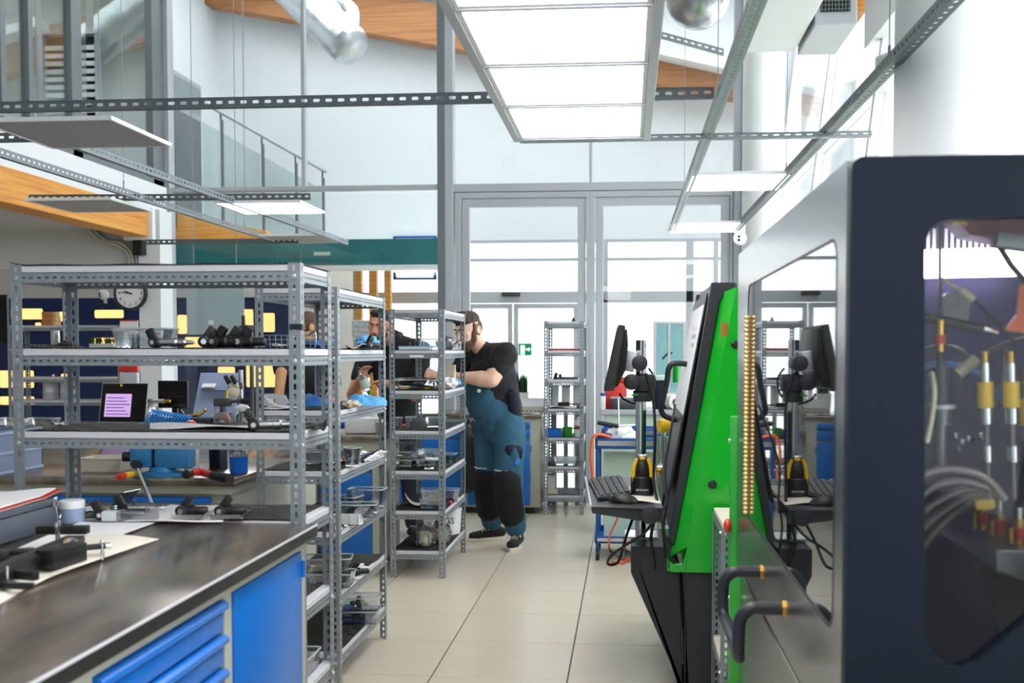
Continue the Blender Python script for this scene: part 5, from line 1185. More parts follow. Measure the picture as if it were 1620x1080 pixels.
m = mat('glass_rim', (206, 222, 230), .08, 0, 0, ior=1.6); m.node_tree.nodes['Principled BSDF'].inputs['Alpha'].default_value = .55
GB = {}
def gbox(label, loc, rz=0, size=(.17, .115, .062)):
    if size not in GB: t = GB[size] = glassbox_proto(*size)
    else: t = copy_tree(GB[size])
    t['label'] = label; t.location = loc; t.rotation_euler = (0, 0, rz); return t
def gfill(label, loc, rz=0, size=(.17, .115, .062), styles=(1, 2), seed=0):
    """glass container with a few injectors lying inside"""
    t = gbox(label, loc, rz, size); rnd = random.Random(seed); loc = Vector(loc)
    for k, s_ in enumerate(styles):
        off = Vector((rnd.uniform(-.02, .02) - .01, (k - (len(styles) - 1) / 2) * .034, .007)); off.rotate(Euler((0, 0, rz)))
        inj(INN[k % 4] + ' inside the ' + label, loc + off, rz + rnd.uniform(-.25, .25) + (PI if rnd.random() < .4 else 0), s_, scale=.82)
    return t
INN = ['front injector', 'rear injector', 'third injector', 'fourth injector']
def paper(label, c4, z, wav=.004, m_='paper', curl=0, cat='paper', name='paper_sheet', t=.0012, seed=0):
    a, b, c, d = [Vector(v) for v in c4]
    def fn(u, v):
        p = (a.lerp(b, u)).lerp(d.lerp(c, u), v); p.z = z + .0016 + wav * (.5 + .5 * math.sin(5.5 * u + 2.5 * v + seed)) + curl * max(0, u - .75) ** 2 * 16 * .25; return p
    return solo(MB().sheet(14, 8, fn, t), name, m_, label, cat, 'loose paper sheets')
def rect4(px0, px1, Ya, Yb, z): return [at(px0, Ya, z), at(px1, Ya, z), at(px1, Yb, z), at(px0, Yb, z)]

def SZ1(li): return LEV1[li] + MT
# ---- nearest rack, second shelf
z = SZ(1)
gbox('wide clear glass box at eye level on the second shelf of the nearest rack', at(232, 3.47, z), 0, (.178, .12, .062))
pen = solo(MB().cyl(at(206, 3.43, z + .062), at(255, 3.40, z + .044), .0015, None, 6), 'red_wire', 'red', 'thin red wire laid across the wide clear glass box', 'wire')
inj('steel and black injector lying before the wide glass box on the nearest rack', at(247, 3.335, z), R(-4), 0)
for k, (px, Y, rz, lb) in enumerate(((326, 3.36, .3, 'leftmost of the black injectors heaped at eye level'), (345, 3.34, -.2, 'second from left of the black injectors heaped at eye level'), (366, 3.36, .15, 'third from left of the black injectors heaped at eye level'), (384, 3.34, -.1, 'rightmost of the black injectors heaped at eye level'))):
    inj(lb, at(px, Y, z), rz + (PI if k % 2 else 0) * 0, 1, scale=1.15)
# third shelf
z = SZ(2)
a4 = rect4(236, 402, 3.36, 3.52, z)
paper('wavy white paper spread on the third shelf of the nearest rack', a4, z, .010, seed=4.2)
inj('black injector standing near the right post on the third shelf', at(401, 3.33, z), R(15), 0, scale=1.1)
cyl_ = solo(MB().lathe([(.0, 0), (.011, 0), (.013, .004), (.013, .05), (.009, .055), (.009, .075), (.0, .076)], 18, Matrix.Translation(at(424, 3.45, z + .0135)) @ Euler((0, R(90), 0)).to_matrix().to_4x4()), 'steel_sleeve', 'steel', 'polished steel sleeve lying on the third shelf of the nearest rack', 'sleeve')
paper('folded dark grey cloth at the back corner of the third shelf', rect4(492, 516, 3.34, 3.55, z), z, .014, 'black_matte', .05, 'cloth', 'shop_cloth', .003)
# fourth shelf (level with the worktop)
z = SZ1(3)
paper('long white paper under the injectors at worktop level', [PZ(196, 826, z), PZ(352, 826, z), PZ(362, 801, z), PZ(270, 800, z)], z, .004, 'paper')
for k, (px, py, lb) in enumerate(((303, 818, 'left metal tray holding an injector at worktop level'), (364, 818, 'right metal tray holding an injector at worktop level'))):
    c = PZ(px, py, z + .006); t_ = thing('metal_tray', lb, 'tray', tuple(c), R(-3), 'small metal trays at worktop level')
    L_(MB().box(-.05, .05, -.035, .035, 0, .0025).box(-.05, .05, -.035, -.033, 0, .013).box(-.05, .05, .033, .035, 0, .016), 'pan', 'steel', t_, False, .0008); L_(MB().add([Vector(v) for v in ((.05, -.035, 0), (.05, .035, 0), (.062, .035, .022), (.062, -.035, .02), (.048, -.035, 0), (.048, .035, 0), (.06, .035, .022), (.06, -.035, .02))], [(0, 1, 2, 3), (7, 6, 5, 4), (0, 4, 5, 1), (1, 5, 6, 2), (2, 6, 7, 3), (3, 7, 4, 0)]), 'end_flap', 'steel', t_, False)
    inj('black-headed injector resting in the %s' % ('left metal tray at worktop level' if k == 0 else 'right metal tray at worktop level'), tuple(c + Vector((-.02, -.012, .004))), R(8), 1, scale=1.1)
inj('long steel injector with black plug beside the white jar', PZ(160, 822, z), R(12), 0)
inj('steel injector lying crosswise behind the translucent sleeve', PZ(196, 812, z), R(10), 0)
sl = thing('plastic_sleeve', 'long translucent plastic sleeve at worktop level', 'sleeve', tuple(PZ(218, 824, z)), R(2))
L_(MB().prism(rrect(-.016, .016, .001, .03, .006, 3), 0, -.095, .06), 'tube', 'plastic_film', sl); L_(MB().prism(rrect(-.018, .018, .0, .031, .006, 3), 0, -.105, -.06), 'cap', 'plastic_clear', sl)
ld = thing('hinged_glass_case', 'clear glass lid propped open behind the steel injectors', 'lid', tuple(PZ(172, 806, z)), R(-8))
L_(MB().box(-.09, .03, -.05, .05, .001, .006), 'tray', 'glass_box', ld, False, .002); L_(MB().cbox((.058, 0, .034), (.085, .1, .004), (0, R(-48), 0)), 'lid', 'glass_box', ld, False, .002)
# lower shelves, right end
gfill('glass box on the sixth shelf of the nearest rack', (-1.07, 3.47, SZ1(5)), R(90), styles=(1, 1), seed=3)
gfill('glass box on the fifth shelf of the nearest rack', (-1.22, 3.47, SZ1(4)), R(90), styles=(1, 2), seed=4)

# ---- foreground worktop
z = ZT1 + .0005
bx0 = PZ(91, 834, z); tb_ = thing('steel_toolbox', 'dark grey steel toolbox with chrome clasp on the foreground worktop', 'toolbox', (bx0.x - .13, bx0.y - .22, z))
L_(MB().box(-.13, .13, -.24, .22, 0, .068), 'body', 'toolbox_grey', tb_, True, .004); L_(MB().box(-.132, .132, -.242, .222, .07, .092), 'lid', 'toolbox_grey', tb_, True, .004)
yc = PX(85, 820, bx0.x).y - (bx0.y - .22)
cl = L_(MB().box(.131, .138, yc - .012, yc + .012, .066, .094), 'clasp', 'chrome', tb_, True, .002); L_(MB().tube(smoothpath([(.141, yc - .008, .066), (.146, yc - .009, .04), (.146, yc, .03), (.146, yc + .009, .04), (.141, yc + .008, .066)]), .0022, 8), 'loop', 'chrome', cl)
rf = bx0 + Vector((-.13, -.22, .093))
fo = thing('red_folder', 'red folder stuffed with white paper lying on the steel toolbox', 'folder', tuple(rf))
def fpl(s_): return lambda u, v: rf + Vector(((u - .5) * .27 * s_ + .005, (v - .5) * .46 * s_ + .005 * (s_ - 1), .003 + .006 * math.sin(3 * u + 2 * v) ** 2 + .012 * max(0, v - .8) * 5 * u))
MB().sheet(10, 10, lambda u, v: fpl(1.0)(u, v), .002).build('cover', 'red', fo); MB().sheet(10, 10, lambda u, v: fpl(.96)(u, v) + Vector((-.004, -.01, .006)), .004).build('papers', 'paper', fo); MB().sheet(10, 10, lambda u, v: fpl(.97)(u, v) + Vector((.003, .0, -.003)), .0015).build('inner_sheet', 'paper_cream', fo)
jr = thing('plastic_jar', 'grey plastic jar with a white screw lid beside the steel toolbox', 'jar', tuple(PZ(114, 826, z)))
L_(MB().lathe([(.0, 0), (.034, 0), (.037, .004), (.037, .046), (.0, .046)], 28), 'body', 'crate_rim', jr); L_(MB().lathe([(.0, .046), (.0385, .046), (.0385, .066), (.036, .069), (.0, .069)], 28), 'lid', 'plastic_white', jr)
paper('white paper sheet lying behind the black fixture on the worktop', [PZ(22, 872, z), PZ(140, 868, z), PZ(246, 828, z), PZ(128, 826, z)], z, .0035, 'paper', seed=1)
paper('crumpled cream paper under the black fixture on the worktop', [PZ(-60, 985, z), PZ(60, 925, z), PZ(252, 854, z), PZ(110, 846, z)], z, .008, 'paper_cream', seed=2)
# black clamping fixture
fxp = PZ(70, 900, z); fx = thing('clamping_fixture', 'black machined clamping fixture with a spring and thumb screws on cream paper', 'fixture', tuple(fxp))
zf = z + .011
def fb(px0, py0, px1, py1, w_, h_, up, nm, m_='black', bev=.003):
    a, b = PZ(px0, py0, zf), PZ(px1, py1, zf); d = b - a; c = (a + b) / 2; c.z = zf + up + h_ / 2
    return MB().cbox(c, (d.length, w_, h_), (0, 0, math.atan2(d.y, d.x))).build(nm, m_, fx, True, bev)
fb(-30, 935, 120, 868, .05, .03, .006, 'main_bar'); fb(70, 900, 125, 885, .05, .045, 0, 'block'); fb(60, 862, 140, 862, .03, .022, .03, 'top_clamp'); fb(-10, 893, 55, 889, .018, .016, .02, 'fork_arm'); fb(-10, 930, 52, 932, .018, .014, .0, 'fork_arm')
fb(-8, 915, 58, 921, .02, .02, .004, 'jaw'); fb(-25, 905, 8, 905, .05, .05, .0, 'jaw_block')
fb(125, 880, 170, 876, .014, .014, .014, 'screw_rod')
c = PZ(78, 893, zf); MB().cyl(c + Vector((-.002, -.032, .025)), c + Vector((0, -.024, .025)), .014, None, 20).build('bore_ring', 'steel', fx); MB().cyl(c + Vector((-.002, -.034, .025)), c + Vector((0, -.03, .025)), .010, None, 20).build('bore', 'leaf_dark', fx)
for k in range(3):
    c = PZ(108 + k * 3.5, 880, zf) + Vector((0, 0, .02)); MB().tube([c + Vector((.004 * math.sin(a) * 0, .026 * math.cos(a), .026 * math.sin(a))) for a in [R(20 * i) for i in range(18)]], .003, 6, True).build('spring_turn', 'steel' if k else 'brass', fx)
for px, py in ((90, 874), (94, 870)): c = PZ(px, py, zf); MB().cyl(c, c + Vector((0, 0, .07)), .003, None, 8).cyl(c + Vector((0, 0, .066)), c + Vector((0, 0, .078)), .007, None, 10).build('stud', 'chrome', fx)
c = PZ(162, 880, zf); MB().cyl(c + Vector((0, 0, -.008)), c + Vector((0, 0, .034)), .004, None, 10).ell(c + Vector((0, 0, .036)), .006, nu=10, nv=6).build('cross_pin', 'chrome', fx); c = PZ(171, 876, zf); MB().cyl(c + Vector((-.004, -.004, .021)), c + Vector((.006, .002, .021)), .008, None, 12).build('rod_end', 'chrome', fx)
c = PZ(12, 928, zf); MB().cyl(c + Vector((0, 0, -.01)), c + Vector((0, 0, .045)), .004, None, 10).cyl(c + Vector((0, 0, -.01)), c + Vector((0, 0, .006)), .01, None, 12).build('thumb_screw', 'chrome', fx)
c = PZ(100, 890, zf); MB().cyl(c + Vector((.0, -.012, .02)), c + Vector((.0, .0, .02)), .008, None, 6).build('bolt_head', 'chrome', fx)

# ---- vise bench
z = ZT + .0005
vs_ = thing('bench_vise', 'light blue bench vise with a long chrome lever', 'vise', tuple(PZ(258, 752, z)), R(4))
L_(MB().lathe([(.0, 0), (.09, 0), (.09, .015), (.06, .022), (.055, .04), (.0, .04)], 24), 'base', 'vise_blue', vs_)
L_(MB().box(-.02, .13, -.05, .05, .035, .13).box(.02, .1, -.055, .055, .13, .165), 'fixed_jaw', 'vise_blue', vs_, True, .008)
L_(MB().box(-.13, -.035, -.045, .045, .04, .135).box(-.1, -.035, -.055, .055, .135, .165), 'moving_jaw', 'vise_blue', vs_, True, .008); L_(MB().box(-.05, .0, -.025, .025, .045, .1), 'slide', 'steel_dark', vs_, False, .003)
L_(MB().box(-.036, -.024, -.056, .056, .125, .17), 'jaw_plate', 'steel', vs_, False, .002); L_(MB().box(.0, .012, -.056, .056, .125, .17), 'jaw_plate', 'steel', vs_, False, .002)
L_(MB().cyl((-.13, -.02, .085), (-.165, -.02, .085), .022, None, 18), 'screw_head', 'black', vs_)
c0 = PY(216, 735, 4.55); c1 = PY(242, 800, 4.42)
lv = MB().cyl(c0, c1, .0085, None, 14).build('lever', 'chrome', vs_); MB().lathe([(.0, -.02), (.02, -.02), (.02, .02), (.0, .02)], 20, Matrix.Translation(c0) @ Euler((R(80), 0, R(10))).to_matrix().to_4x4()).build('lever_knob', 'black', vs_)
hm = thing('hammer', 'hammer with red and black grip lying by the vise', 'hammer', tuple(PZ(330, 750, z)))
a, b, c_, e_ = PZ(300, 748, z + .03), PZ(318, 746, z + .03), PZ(336, 752, z + .02), PZ(364, 757, z + .02)
MB().cyl(a + Vector((-.01, .05, 0)), a + Vector((.01, -.06, 0)), .019, None, 14).build('head', 'black', hm, True, .003); MB().tube([a, b, c_], [.012, .017, .016], 12).build('red_grip', 'red', hm); MB().tube([c_, (c_ + e_) / 2, e_], [.018, .02, .02], 14).build('black_grip', 'black_matte', hm)
bo = thing('cleaner_bottle', 'clear bottle of bright blue cleaning fluid on the vise bench', 'bottle', tuple(PZ(378, 748, z)))
L_(MB().lathe([(.0, 0), (.036, 0), (.04, .006), (.04, .075), (.0, .075)], 28), 'fluid', 'blue_liquid', bo); L_(MB().lathe([(.041, .072), (.041, .12), (.036, .14), (.015, .16), (.015, .18), (.013, .18), (.013, .16)], 28), 'bottle', 'plastic_film', bo); L_(MB().lathe([(.0, .18), (.018, .18), (.018, .2), (.0, .2)], 18), 'cap', 'blue', bo)
text('BLAU', .026, Matrix.Translation(PZ(378, 748, z) + Vector((.012, -.0425, .105))) @ Euler((R(90), 0, 0)).to_matrix().to_4x4(), 'navy', 'lettering', bo, .0005)
sc_ = thing('spray_can', 'white spray can with a red hazard diamond behind the vise', 'spray can', tuple(PZ(304, 741, z)))
L_(MB().lathe([(.0, 0), (.032, 0), (.033, .004), (.033, .15), (.026, .165), (.012, .172), (.0, .172)], 24), 'can', 'plastic_white', sc_); L_(MB().lathe([(.0, .17), (.016, .17), (.014, .19), (.0, .192)], 16), 'nozzle', 'red', sc_)
q = PZ(304, 741, z); MB().frame([(q.x - .016, q.z + .07), (q.x, q.z + .054), (q.x + .016, q.z + .07), (q.x, q.z + .086)], [(q.x - .012, q.z + .07), (q.x, q.z + .058), (q.x + .012, q.z + .07), (q.x, q.z + .082)], 1, q.y - .0345, q.y - .033).build('hazard_mark', 'red', sc_, False)
tr_ = thing('parts_tray', 'cream plastic parts tray standing left of the vise', 'tray', tuple(PZ(170, 744, z)))
L_(MB().add([Vector((x * k, y * k, zz)) for k, zz in ((.82, 0), (1, .06), (.96, .06), (.79, .004)) for x, y in ((-.1, -.07), (.1, -.07), (.1, .07), (-.1, .07))], [(3, 2, 1, 0), (12, 13, 14, 15)] + [(4 * r_ + i, 4 * r_ + (i + 1) % 4, 4 * r_ + 4 + (i + 1) % 4, 4 * r_ + 4 + i) for r_ in range(3) for i in range(4)]), 'tub', 'beige', tr_, False); L_(MB().tube([(-.1, -.07, .06), (.1, -.07, .06), (.1, .07, .06), (-.1, .07, .06)], .004, 6, True), 'rim', 'beige', tr_)
sd = thing('screwdriver', 'yellow and red handled screwdriver before the vise', 'screwdriver', tuple(PZ(200, 752, z)))
a, b, c_ = PZ(188, 754, z + .017), PZ(203, 751, z + .017), PZ(216, 748, z + .015)
MB().tube([a + Vector((-.01, 0, 0)), a, a.lerp(b, .5)], [.009, .015, .016], 12).build('handle_end', 'red', sd); MB().tube([a.lerp(b, .5), b, c_], [.016, .015, .009], 12).build('handle', 'yellow', sd); MB().cyl(c_, c_ + Vector((.08, .03, -.002)), .004, None, 8).build('blade', 'chrome', sd)
for k, (px, w_, h_, m_, lb) in enumerate(((342, .05, .1, 'slate', 'dark square tin between the spray can and the blue bottle'), (354, .035, .12, 'toolbox_grey', 'tall grey tin next to the blue cleaner bottle'))):
    t_ = thing('tin_can', lb, 'tin', tuple(PZ(px, 740, z)), .3 * k); L_(MB().box(-w_ / 2, w_ / 2, -.025, .025, 0, h_), 'body', m_, t_, True, .004); L_(MB().box(-w_ / 2 - .001, w_ / 2 + .001, -.026, .026, h_ - .012, h_ + .002), 'lid', 'alu_dark', t_, True, .002)
# grey-blue crate
cr_ = thing('plastic_crate', 'grey-blue ribbed plastic crate with a handwritten label', 'crate', tuple(PZ(2, 745, z)))
w2, d2_, h2 = .085, .2, .19
L_(MB().box(-.28, w2, -d2_, -d2_ + .006, 0, h2).box(-.28, w2, d2_ - .006, d2_, 0, h2).box(w2 - .006, w2, -d2_, d2_, 0, h2).box(-.28, -.274, -d2_, d2_, 0, h2).box(-.28, w2, -d2_, d2_, 0, .006), 'walls', 'crate_blue', cr_, False)
for zz in (.0, .085, h2 - .018): L_(MB().box(-.285, w2 + .005, -d2_ - .006, -d2_, zz, zz + .012), 'rib', 'crate_rim', cr_, False, .002); L_(MB().box(w2, w2 + .006, -d2_, d2_, zz, zz + .012), 'rib', 'crate_rim', cr_, False, .002)
for xx in (w2 - .008, w2 - .055, w2 - .17): L_(MB().box(xx, xx + .006, -d2_ - .005, -d2_, 0, h2), 'rib', 'crate_rim', cr_, False, .001)
L_(MB().box(w2 - .046, w2 - .012, -d2_ - .008, -d2_ - .006, .11, .145), 'hand_hole', 'black', cr_, False); L_(MB().box(w2 - .046, w2 - .014, -d2_ - .0078, -d2_ - .006, .03, .078), 'label', 'paper', cr_, False)
text('JERZY', .0115, Matrix.Translation(rootmat(cr_) @ Vector((w2 - .03, -d2_ - .0085, .055))) @ Euler((R(90), R(-8), 0)).to_matrix().to_4x4(), 'black', 'handwriting', cr_, .0003)

# ---- laptop bench
z = .9005
lpY = 7.75; lp = thing('laptop', 'open black laptop with a document window on its screen', 'laptop', tuple(at(178, lpY, z)), R(-3)); lp.scale = (1.12,) * 3
L_(MB().box(-.165, .165, -.12, .11, .004, .018), 'base', 'alu', lp, False, .003); L_(MB().box(-.15, .15, -.02, .1, .0182, .0195), 'keyboard', 'black', lp, False)
Ms = Matrix.Translation((0, .11, .018)) @ Euler((R(-12), 0, 0)).to_matrix().to_4x4()
ls = L_(MB().box(-.165, .165, 0, .008, 0, .27, Ms), 'lid', 'alu', lp, False, .002); L_(MB().box(-.16, .16, -.001, .0, .006, .265, Ms), 'screen', 'screen_black', lp, False)
L_(MB().box(-.13, .055, -.002, -.001, .04, .195, Ms), 'document', 'screen_doc', lp, False); L_(MB().box(-.035, -.018, -.002, -.001, .245, .26, Ms), 'sticker', 'yellow', lp, False)
for k in range(6): L_(MB().box(-.12, .045 - .02 * (k % 3), -.0028, -.002, .055 + k * .022, .06 + k * .022, Ms), 'text_line', 'purple_dark', lp, False)
def flat_monitor(label, px0, px1, y0, y1, Y, rz=0, grp='dark flat monitors'):
    p, q = PY(px0, y1, Y), PY(px1, y0, Y); t_ = thing('monitor', label, 'monitor', ((p.x + q.x) / 2, Y, min(p.z, .9)), rz, grp)
    MB().box(p.x, q.x, Y - .012, Y + .02, p.z, q.z).build('shell', 'black', t_, False, .004); MB().box(p.x + .006, q.x - .006, Y - .014, Y - .012, p.z + .008, q.z - .006).build('screen', 'screen_black', t_, False)
    MB().box((p.x + q.x) / 2 - .02, (p.x + q.x) / 2 + .02, Y + .02, Y + .05, .9, p.z + .1).build('stand', 'black', t_, False); MB().box((p.x + q.x) / 2 - .1, (p.x + q.x) / 2 + .1, Y - .06, Y + .1, .9, .91).build('foot', 'black', t_, False, .003); return t_
flat_monitor('small black monitor standing behind the blue coil hose', 251, 297, 602, 645, 8.2)
lm = flat_monitor('dark monitor cut off by the left edge of the frame', -70, 12, 466, 544, 7.6)
cy = thing('gas_regulator', 'short silver canister with a valve and pipe stub behind the laptop', 'canister', tuple(at(236, 7.95, z)))
L_(MB().lathe([(.0, 0), (.062, 0), (.064, .01), (.064, .12), (.058, .135), (.03, .14), (.0, .14)], 28), 'canister', 'steel', cy); L_(MB().cyl((0, 0, .14), (0, 0, .2), .012, None, 12), 'neck', 'chrome', cy); L_(MB().cyl((-.05, 0, .18), (.11, 0, .18), .015, None, 14), 'cross_pipe', 'steel', cy); L_(MB().cyl((.11, 0, .18), (.16, 0, .18), .011, None, 12), 'pipe_stub', 'brass', cy); L_(MB().cyl((.02, 0, .15), (.02, 0, .2), .011, None, 12), 'valve', 'chrome', cy)
coil = []
for i in range(220):
    t_ = i / 219; a = t_ * 2 * PI * 14; cxx = at(232 + t_ * 66, 7.5 + .1 * t_, z); rr = .066 - .026 * t_
    coil.append(cxx + Vector((rr * .5 * math.cos(a), rr * math.sin(a), .008 + rr + rr * math.cos(a))))
solo(MB().tube(coil, .006, 7), 'coil_hose', 'hose_blue', 'bright blue coiled air hose in front of the small monitor', 'hose')
bb = thing('control_box', 'low black control box under the brass blow gun', 'device', tuple(at(298, 7.75, z)))
L_(MB().box(-.17, .17, -.09, .09, 0, .065), 'body', 'black', bb, True, .004); L_(MB().box(-.06, -.03, -.0915, -.09, .035, .045), 'indicator', 'yellow', bb, False); L_(MB().box(-.14, .14, -.08, .08, .065, .068), 'lid', 'charcoal', bb, False)
bg_ = thing('blow_gun', 'brass blow gun lying on the low black control box', 'tool', tuple(at(302, 7.74, z + .069)))
L_(MB().cyl((-.1, 0, .012), (.05, 0, .018), .008, .012, 12), 'barrel', 'brass', bg_); L_(MB().cyl((.05, 0, .018), (.09, .02, .05), .014, .012, 12), 'grip', 'brass', bg_); L_(MB().cyl((-.05, 0, .02), (-.075, 0, .06), .003, None, 8), 'lever', 'chrome', bg_); L_(MB().ell((.095, .02, .055), .015, nu=12, nv=8), 'knob', 'brass', bg_)
rg = thing('red_gauge', 'red-topped round gauge in front of the low black control box', 'gauge', tuple(at(301, 7.4, z)))
L_(MB().lathe([(.0, 0), (.05, 0), (.05, .008), (.03, .022), (.0, .022)], 24), 'base', 'steel', rg); L_(MB().lathe([(.0, .022), (.034, .022), (.036, .03), (.036, .058), (.03, .066), (.0, .068)], 24), 'cap', 'red', rg); L_(MB().lathe([(.0, .068), (.018, .068), (.016, .073), (.0, .073)], 20), 'dial', 'white', rg)
pr = thing('injector_press', 'small bench press with silver body and black head', 'press', tuple(at(352, 7.8, z)))
L_(MB().frame([(-.06, 0), (.07, 0), (.075, .06), (.05, .11), (-.04, .11), (-.06, .08)], [(-.04, .015), (.03, .015), (.03, .05), (.02, .055), (-.03, .055), (-.04, .05)], 1, -.05, .05), 'body', 'steel', pr, False, .005)
L_(MB().cyl((0, 0, .11), (0, 0, .15), .022, None, 16), 'neck', 'steel_dark', pr); L_(MB().cbox((0, 0, .18), (.12, .06, .06)), 'head', 'steel_dark', pr, True, .006); L_(MB().cyl((.05, 0, .185), (.2, 0, .19), .012, None, 12), 'spindle', 'steel_dark', pr); L_(MB().cyl((.14, 0, .19), (.22, 0, .19), .02, None, 16), 'hand_grip', 'black', pr)
L_(MB().cyl((-.055, -.02, .02), (-.05, -.02, .2), .006, None, 10), 'side_rod', 'chrome', pr); L_(MB().cyl((.03, 0, .21), (.035, 0, .27), .01, .007, 10), 'lamp_tip', 'yellow', pr); L_(MB().box(-.05, .05, -.12, -.05, 0, .035), 'clamp_block', 'black', pr, True, .003)
sb = thing('spray_bottle', 'white trigger spray bottle beside the bench press', 'spray bottle', tuple(at(384, 7.55, z)))
L_(MB().lathe([(.0, 0), (.036, 0), (.04, .006), (.04, .075), (.03, .1), (.014, .115), (.014, .13), (.0, .13)], 24), 'bottle', 'plastic_film', sb); L_(MB().prism([(-.055, .165), (-.055, .148), (-.02, .145), (-.014, .125), (.016, .125), (.022, .145), (.05, .15), (.03, .172), (-.02, .178)], 1, -.013, .013), 'spray_head', 'plastic_white', sb, True, .004); L_(MB().prism([(-.04, .148), (-.03, .148), (-.036, .11), (-.05, .1)], 1, -.006, .006), 'trigger', 'plastic_white', sb, True, .002)
for k, (px, w_, lb) in enumerate(((12, .12, 'clear glass dish at the left end of the laptop bench'), (66, .22, 'long white rimmed dish left of the laptop'))):
    t_ = gbox(lb, at(px, 7.9, z), 0, (w_, .14, .05))
cupt = thing('plastic_cup', 'small clear cup standing left of the laptop', 'cup', tuple(at(113, 7.95, z))); L_(MB().lathe([(.0, .0), (.03, .0), (.04, .075), (.038, .075), (.028, .004), (.0, .004)], 22), 'cup', 'plastic_film', cupt); L_(MB().tube([(.04 * math.cos(a), .04 * math.sin(a), .075) for a in [R(20 * i) for i in range(18)]], .0025, 6, True), 'rim', 'glass_rim', cupt)
paper('white cloth pulled to a point beside the long dish', [at(86, 7.8, z), at(108, 7.85, z), at(100, 8.0, z), at(84, 8.0, z)], z, .012, 'paper', .02, 'cloth', 'wiping_cloth')
bn = thing('parts_bin', 'pale grey-blue bin with papers and folders behind the bench press', 'bin', tuple(at(340, 8.15, z)))
p, q = PY(306, 640, 8.15), PY(374, 590, 8.15); MB().add([Vector((x, y, zz)) for x, y, zz in ((p.x, 8.1, .9), (q.x, 8.1, .9), (q.x - .02, 8.25, q.z), (p.x + .02, 8.25, q.z), (p.x, 8.12, .9), (q.x, 8.12, .9), (q.x - .02, 8.27, q.z), (p.x + .02, 8.27, q.z))], [(0, 1, 2, 3), (7, 6, 5, 4), (0, 4, 5, 1), (1, 5, 6, 2), (2, 6, 7, 3), (3, 7, 4, 0)]).build('panel', 'crate_rim', bn, False)
c = PY(340, 614, 8.14); MB().cbox(c, (.2, .07, .012), (R(30), 0, 0)).build('ledge', 'crate_blue', bn, False); MB().cbox(c + Vector((-.04, -.02, .02)), (.1, .05, .01), (R(30), 0, 0)).build('papers', 'paper', bn, False)
mi = thing('microscope', 'stereo microscope with beige eyepieces on a steel pole', 'microscope', tuple(at(380, 8.0, z)))
c = at(381, 8.0, z); MB().cyl(c, Vector((c.x, c.y, PY(381, 585, 8.0).z)), .018, None, 16).build('pole', 'chrome', mi); MB().box(c.x - .1, c.x + .1, 7.9, 8.15, .9, .92).build('foot', 'charcoal', mi, False, .004)
for px in (360, 370): a = PY(px - 4, 594, 7.95); b = PY(px + 3, 606, 7.97); MB().cyl(a, b, .016, .02, 14).build('eyepiece', 'black', mi); MB().cyl(b, b + (b - a) * .7, .018, .016, 14).build('ocular_tube', 'tube_cream', mi)
MB().cbox(PY(372, 620, 8.0), (.08, .08, .07), (0, R(20), 0)).build('head', 'tube_cream', mi, True, .01); MB().cbox(PY(379, 610, 8.0), (.05, .06, .05)).build('arm', 'steel_dark', mi, True, .004)
# drill spindle with a crank disc, seen above the eye-level shelf
dp = thing('drill_press', 'black crank disc on a threaded spindle behind the eye-level injectors', 'press', tuple(at(397, 7.6, .9)))
c = PY(395, 519, 7.6); MB().cyl(c + Vector((0, 0, -.02)), c + Vector((0, 0, .02)), .075, None, 24).build('crank_disc', 'black', dp, True, .006); MB().cyl(c + Vector((-.045, 0, .02)), c + Vector((-.045, 0, .09)), .014, .012, 12).build('crank_handle', 'black', dp); MB().cyl((c.x + .012, 7.6, .9), (c.x + .012, 7.6, c.z), .015, None, 12).build('spindle', 'steel_dark', dp); MB().box(c.x - .07, c.x + .09, 7.53, 7.67, .9, .93).build('foot', 'steel_dark', dp, False, .004)

# ---- background rack contents
def at5(px, z): return Vector((xat(px, 10.85, 550), 10.85, z))
for k in range(3):
    t_ = thing('cardboard_box', ('bottom', 'middle', 'top')[k] + ' brown cardboard box stacked on the background rack', 'box', tuple(at5(82 + (k == 2) * -1, 1.716 + k * .047)), .1 * k, 'cardboard boxes on the background rack')
    L_(MB().box(-.07, .07, -.06, .06, 0, .045), 'carton', 'cardboard', t_, False, .002); L_(MB().box(.0405, .0715, -.0612, .0612, .003, .0455), 'end_label', 'cardboard_pale', t_, False)
t_ = thing('steel_canister', 'polished steel canister with a black cap on the background rack', 'canister', tuple(at5(88, 1.481))); L_(MB().lathe([(.0, 0), (.045, 0), (.047, .006), (.047, .2), (.0, .2)], 24), 'body', 'chrome', t_); L_(MB().lathe([(.0, .2), (.055, .2), (.055, .235), (.05, .24), (.0, .24)], 24), 'cap', 'black', t_)
for k, (px, lb) in enumerate(((79, 'left pale metal drum on the lower background shelf'), (106, 'right pale metal drum on the lower background shelf'))):
    t_ = thing('metal_drum', lb, 'drum', tuple(at5(px, .956)), 0, 'metal drums'); L_(MB().lathe([(.0, 0), (.075, 0), (.077, .006), (.075, .07), (.078, .075), (.075, .08), (.075, .16), (.078, .165), (.075, .17), (.075, .22), (.06, .235), (.0, .235)], 24), 'drum', 'alu', t_); L_(MB().cyl((.03, 0, .235), (.03, 0, .26), .014, None, 10), 'bung', 'chrome', t_)
pt = thing('trough_plant', 'low green plant in a white trough behind the nearest rack', 'plant', tuple(at5(163, 1.481)))
L_(MB().box(-.13, .13, -.04, .04, 0, .05), 'trough', 'plastic_white', pt, True, .006)
rnd = random.Random(5); LM = MB()
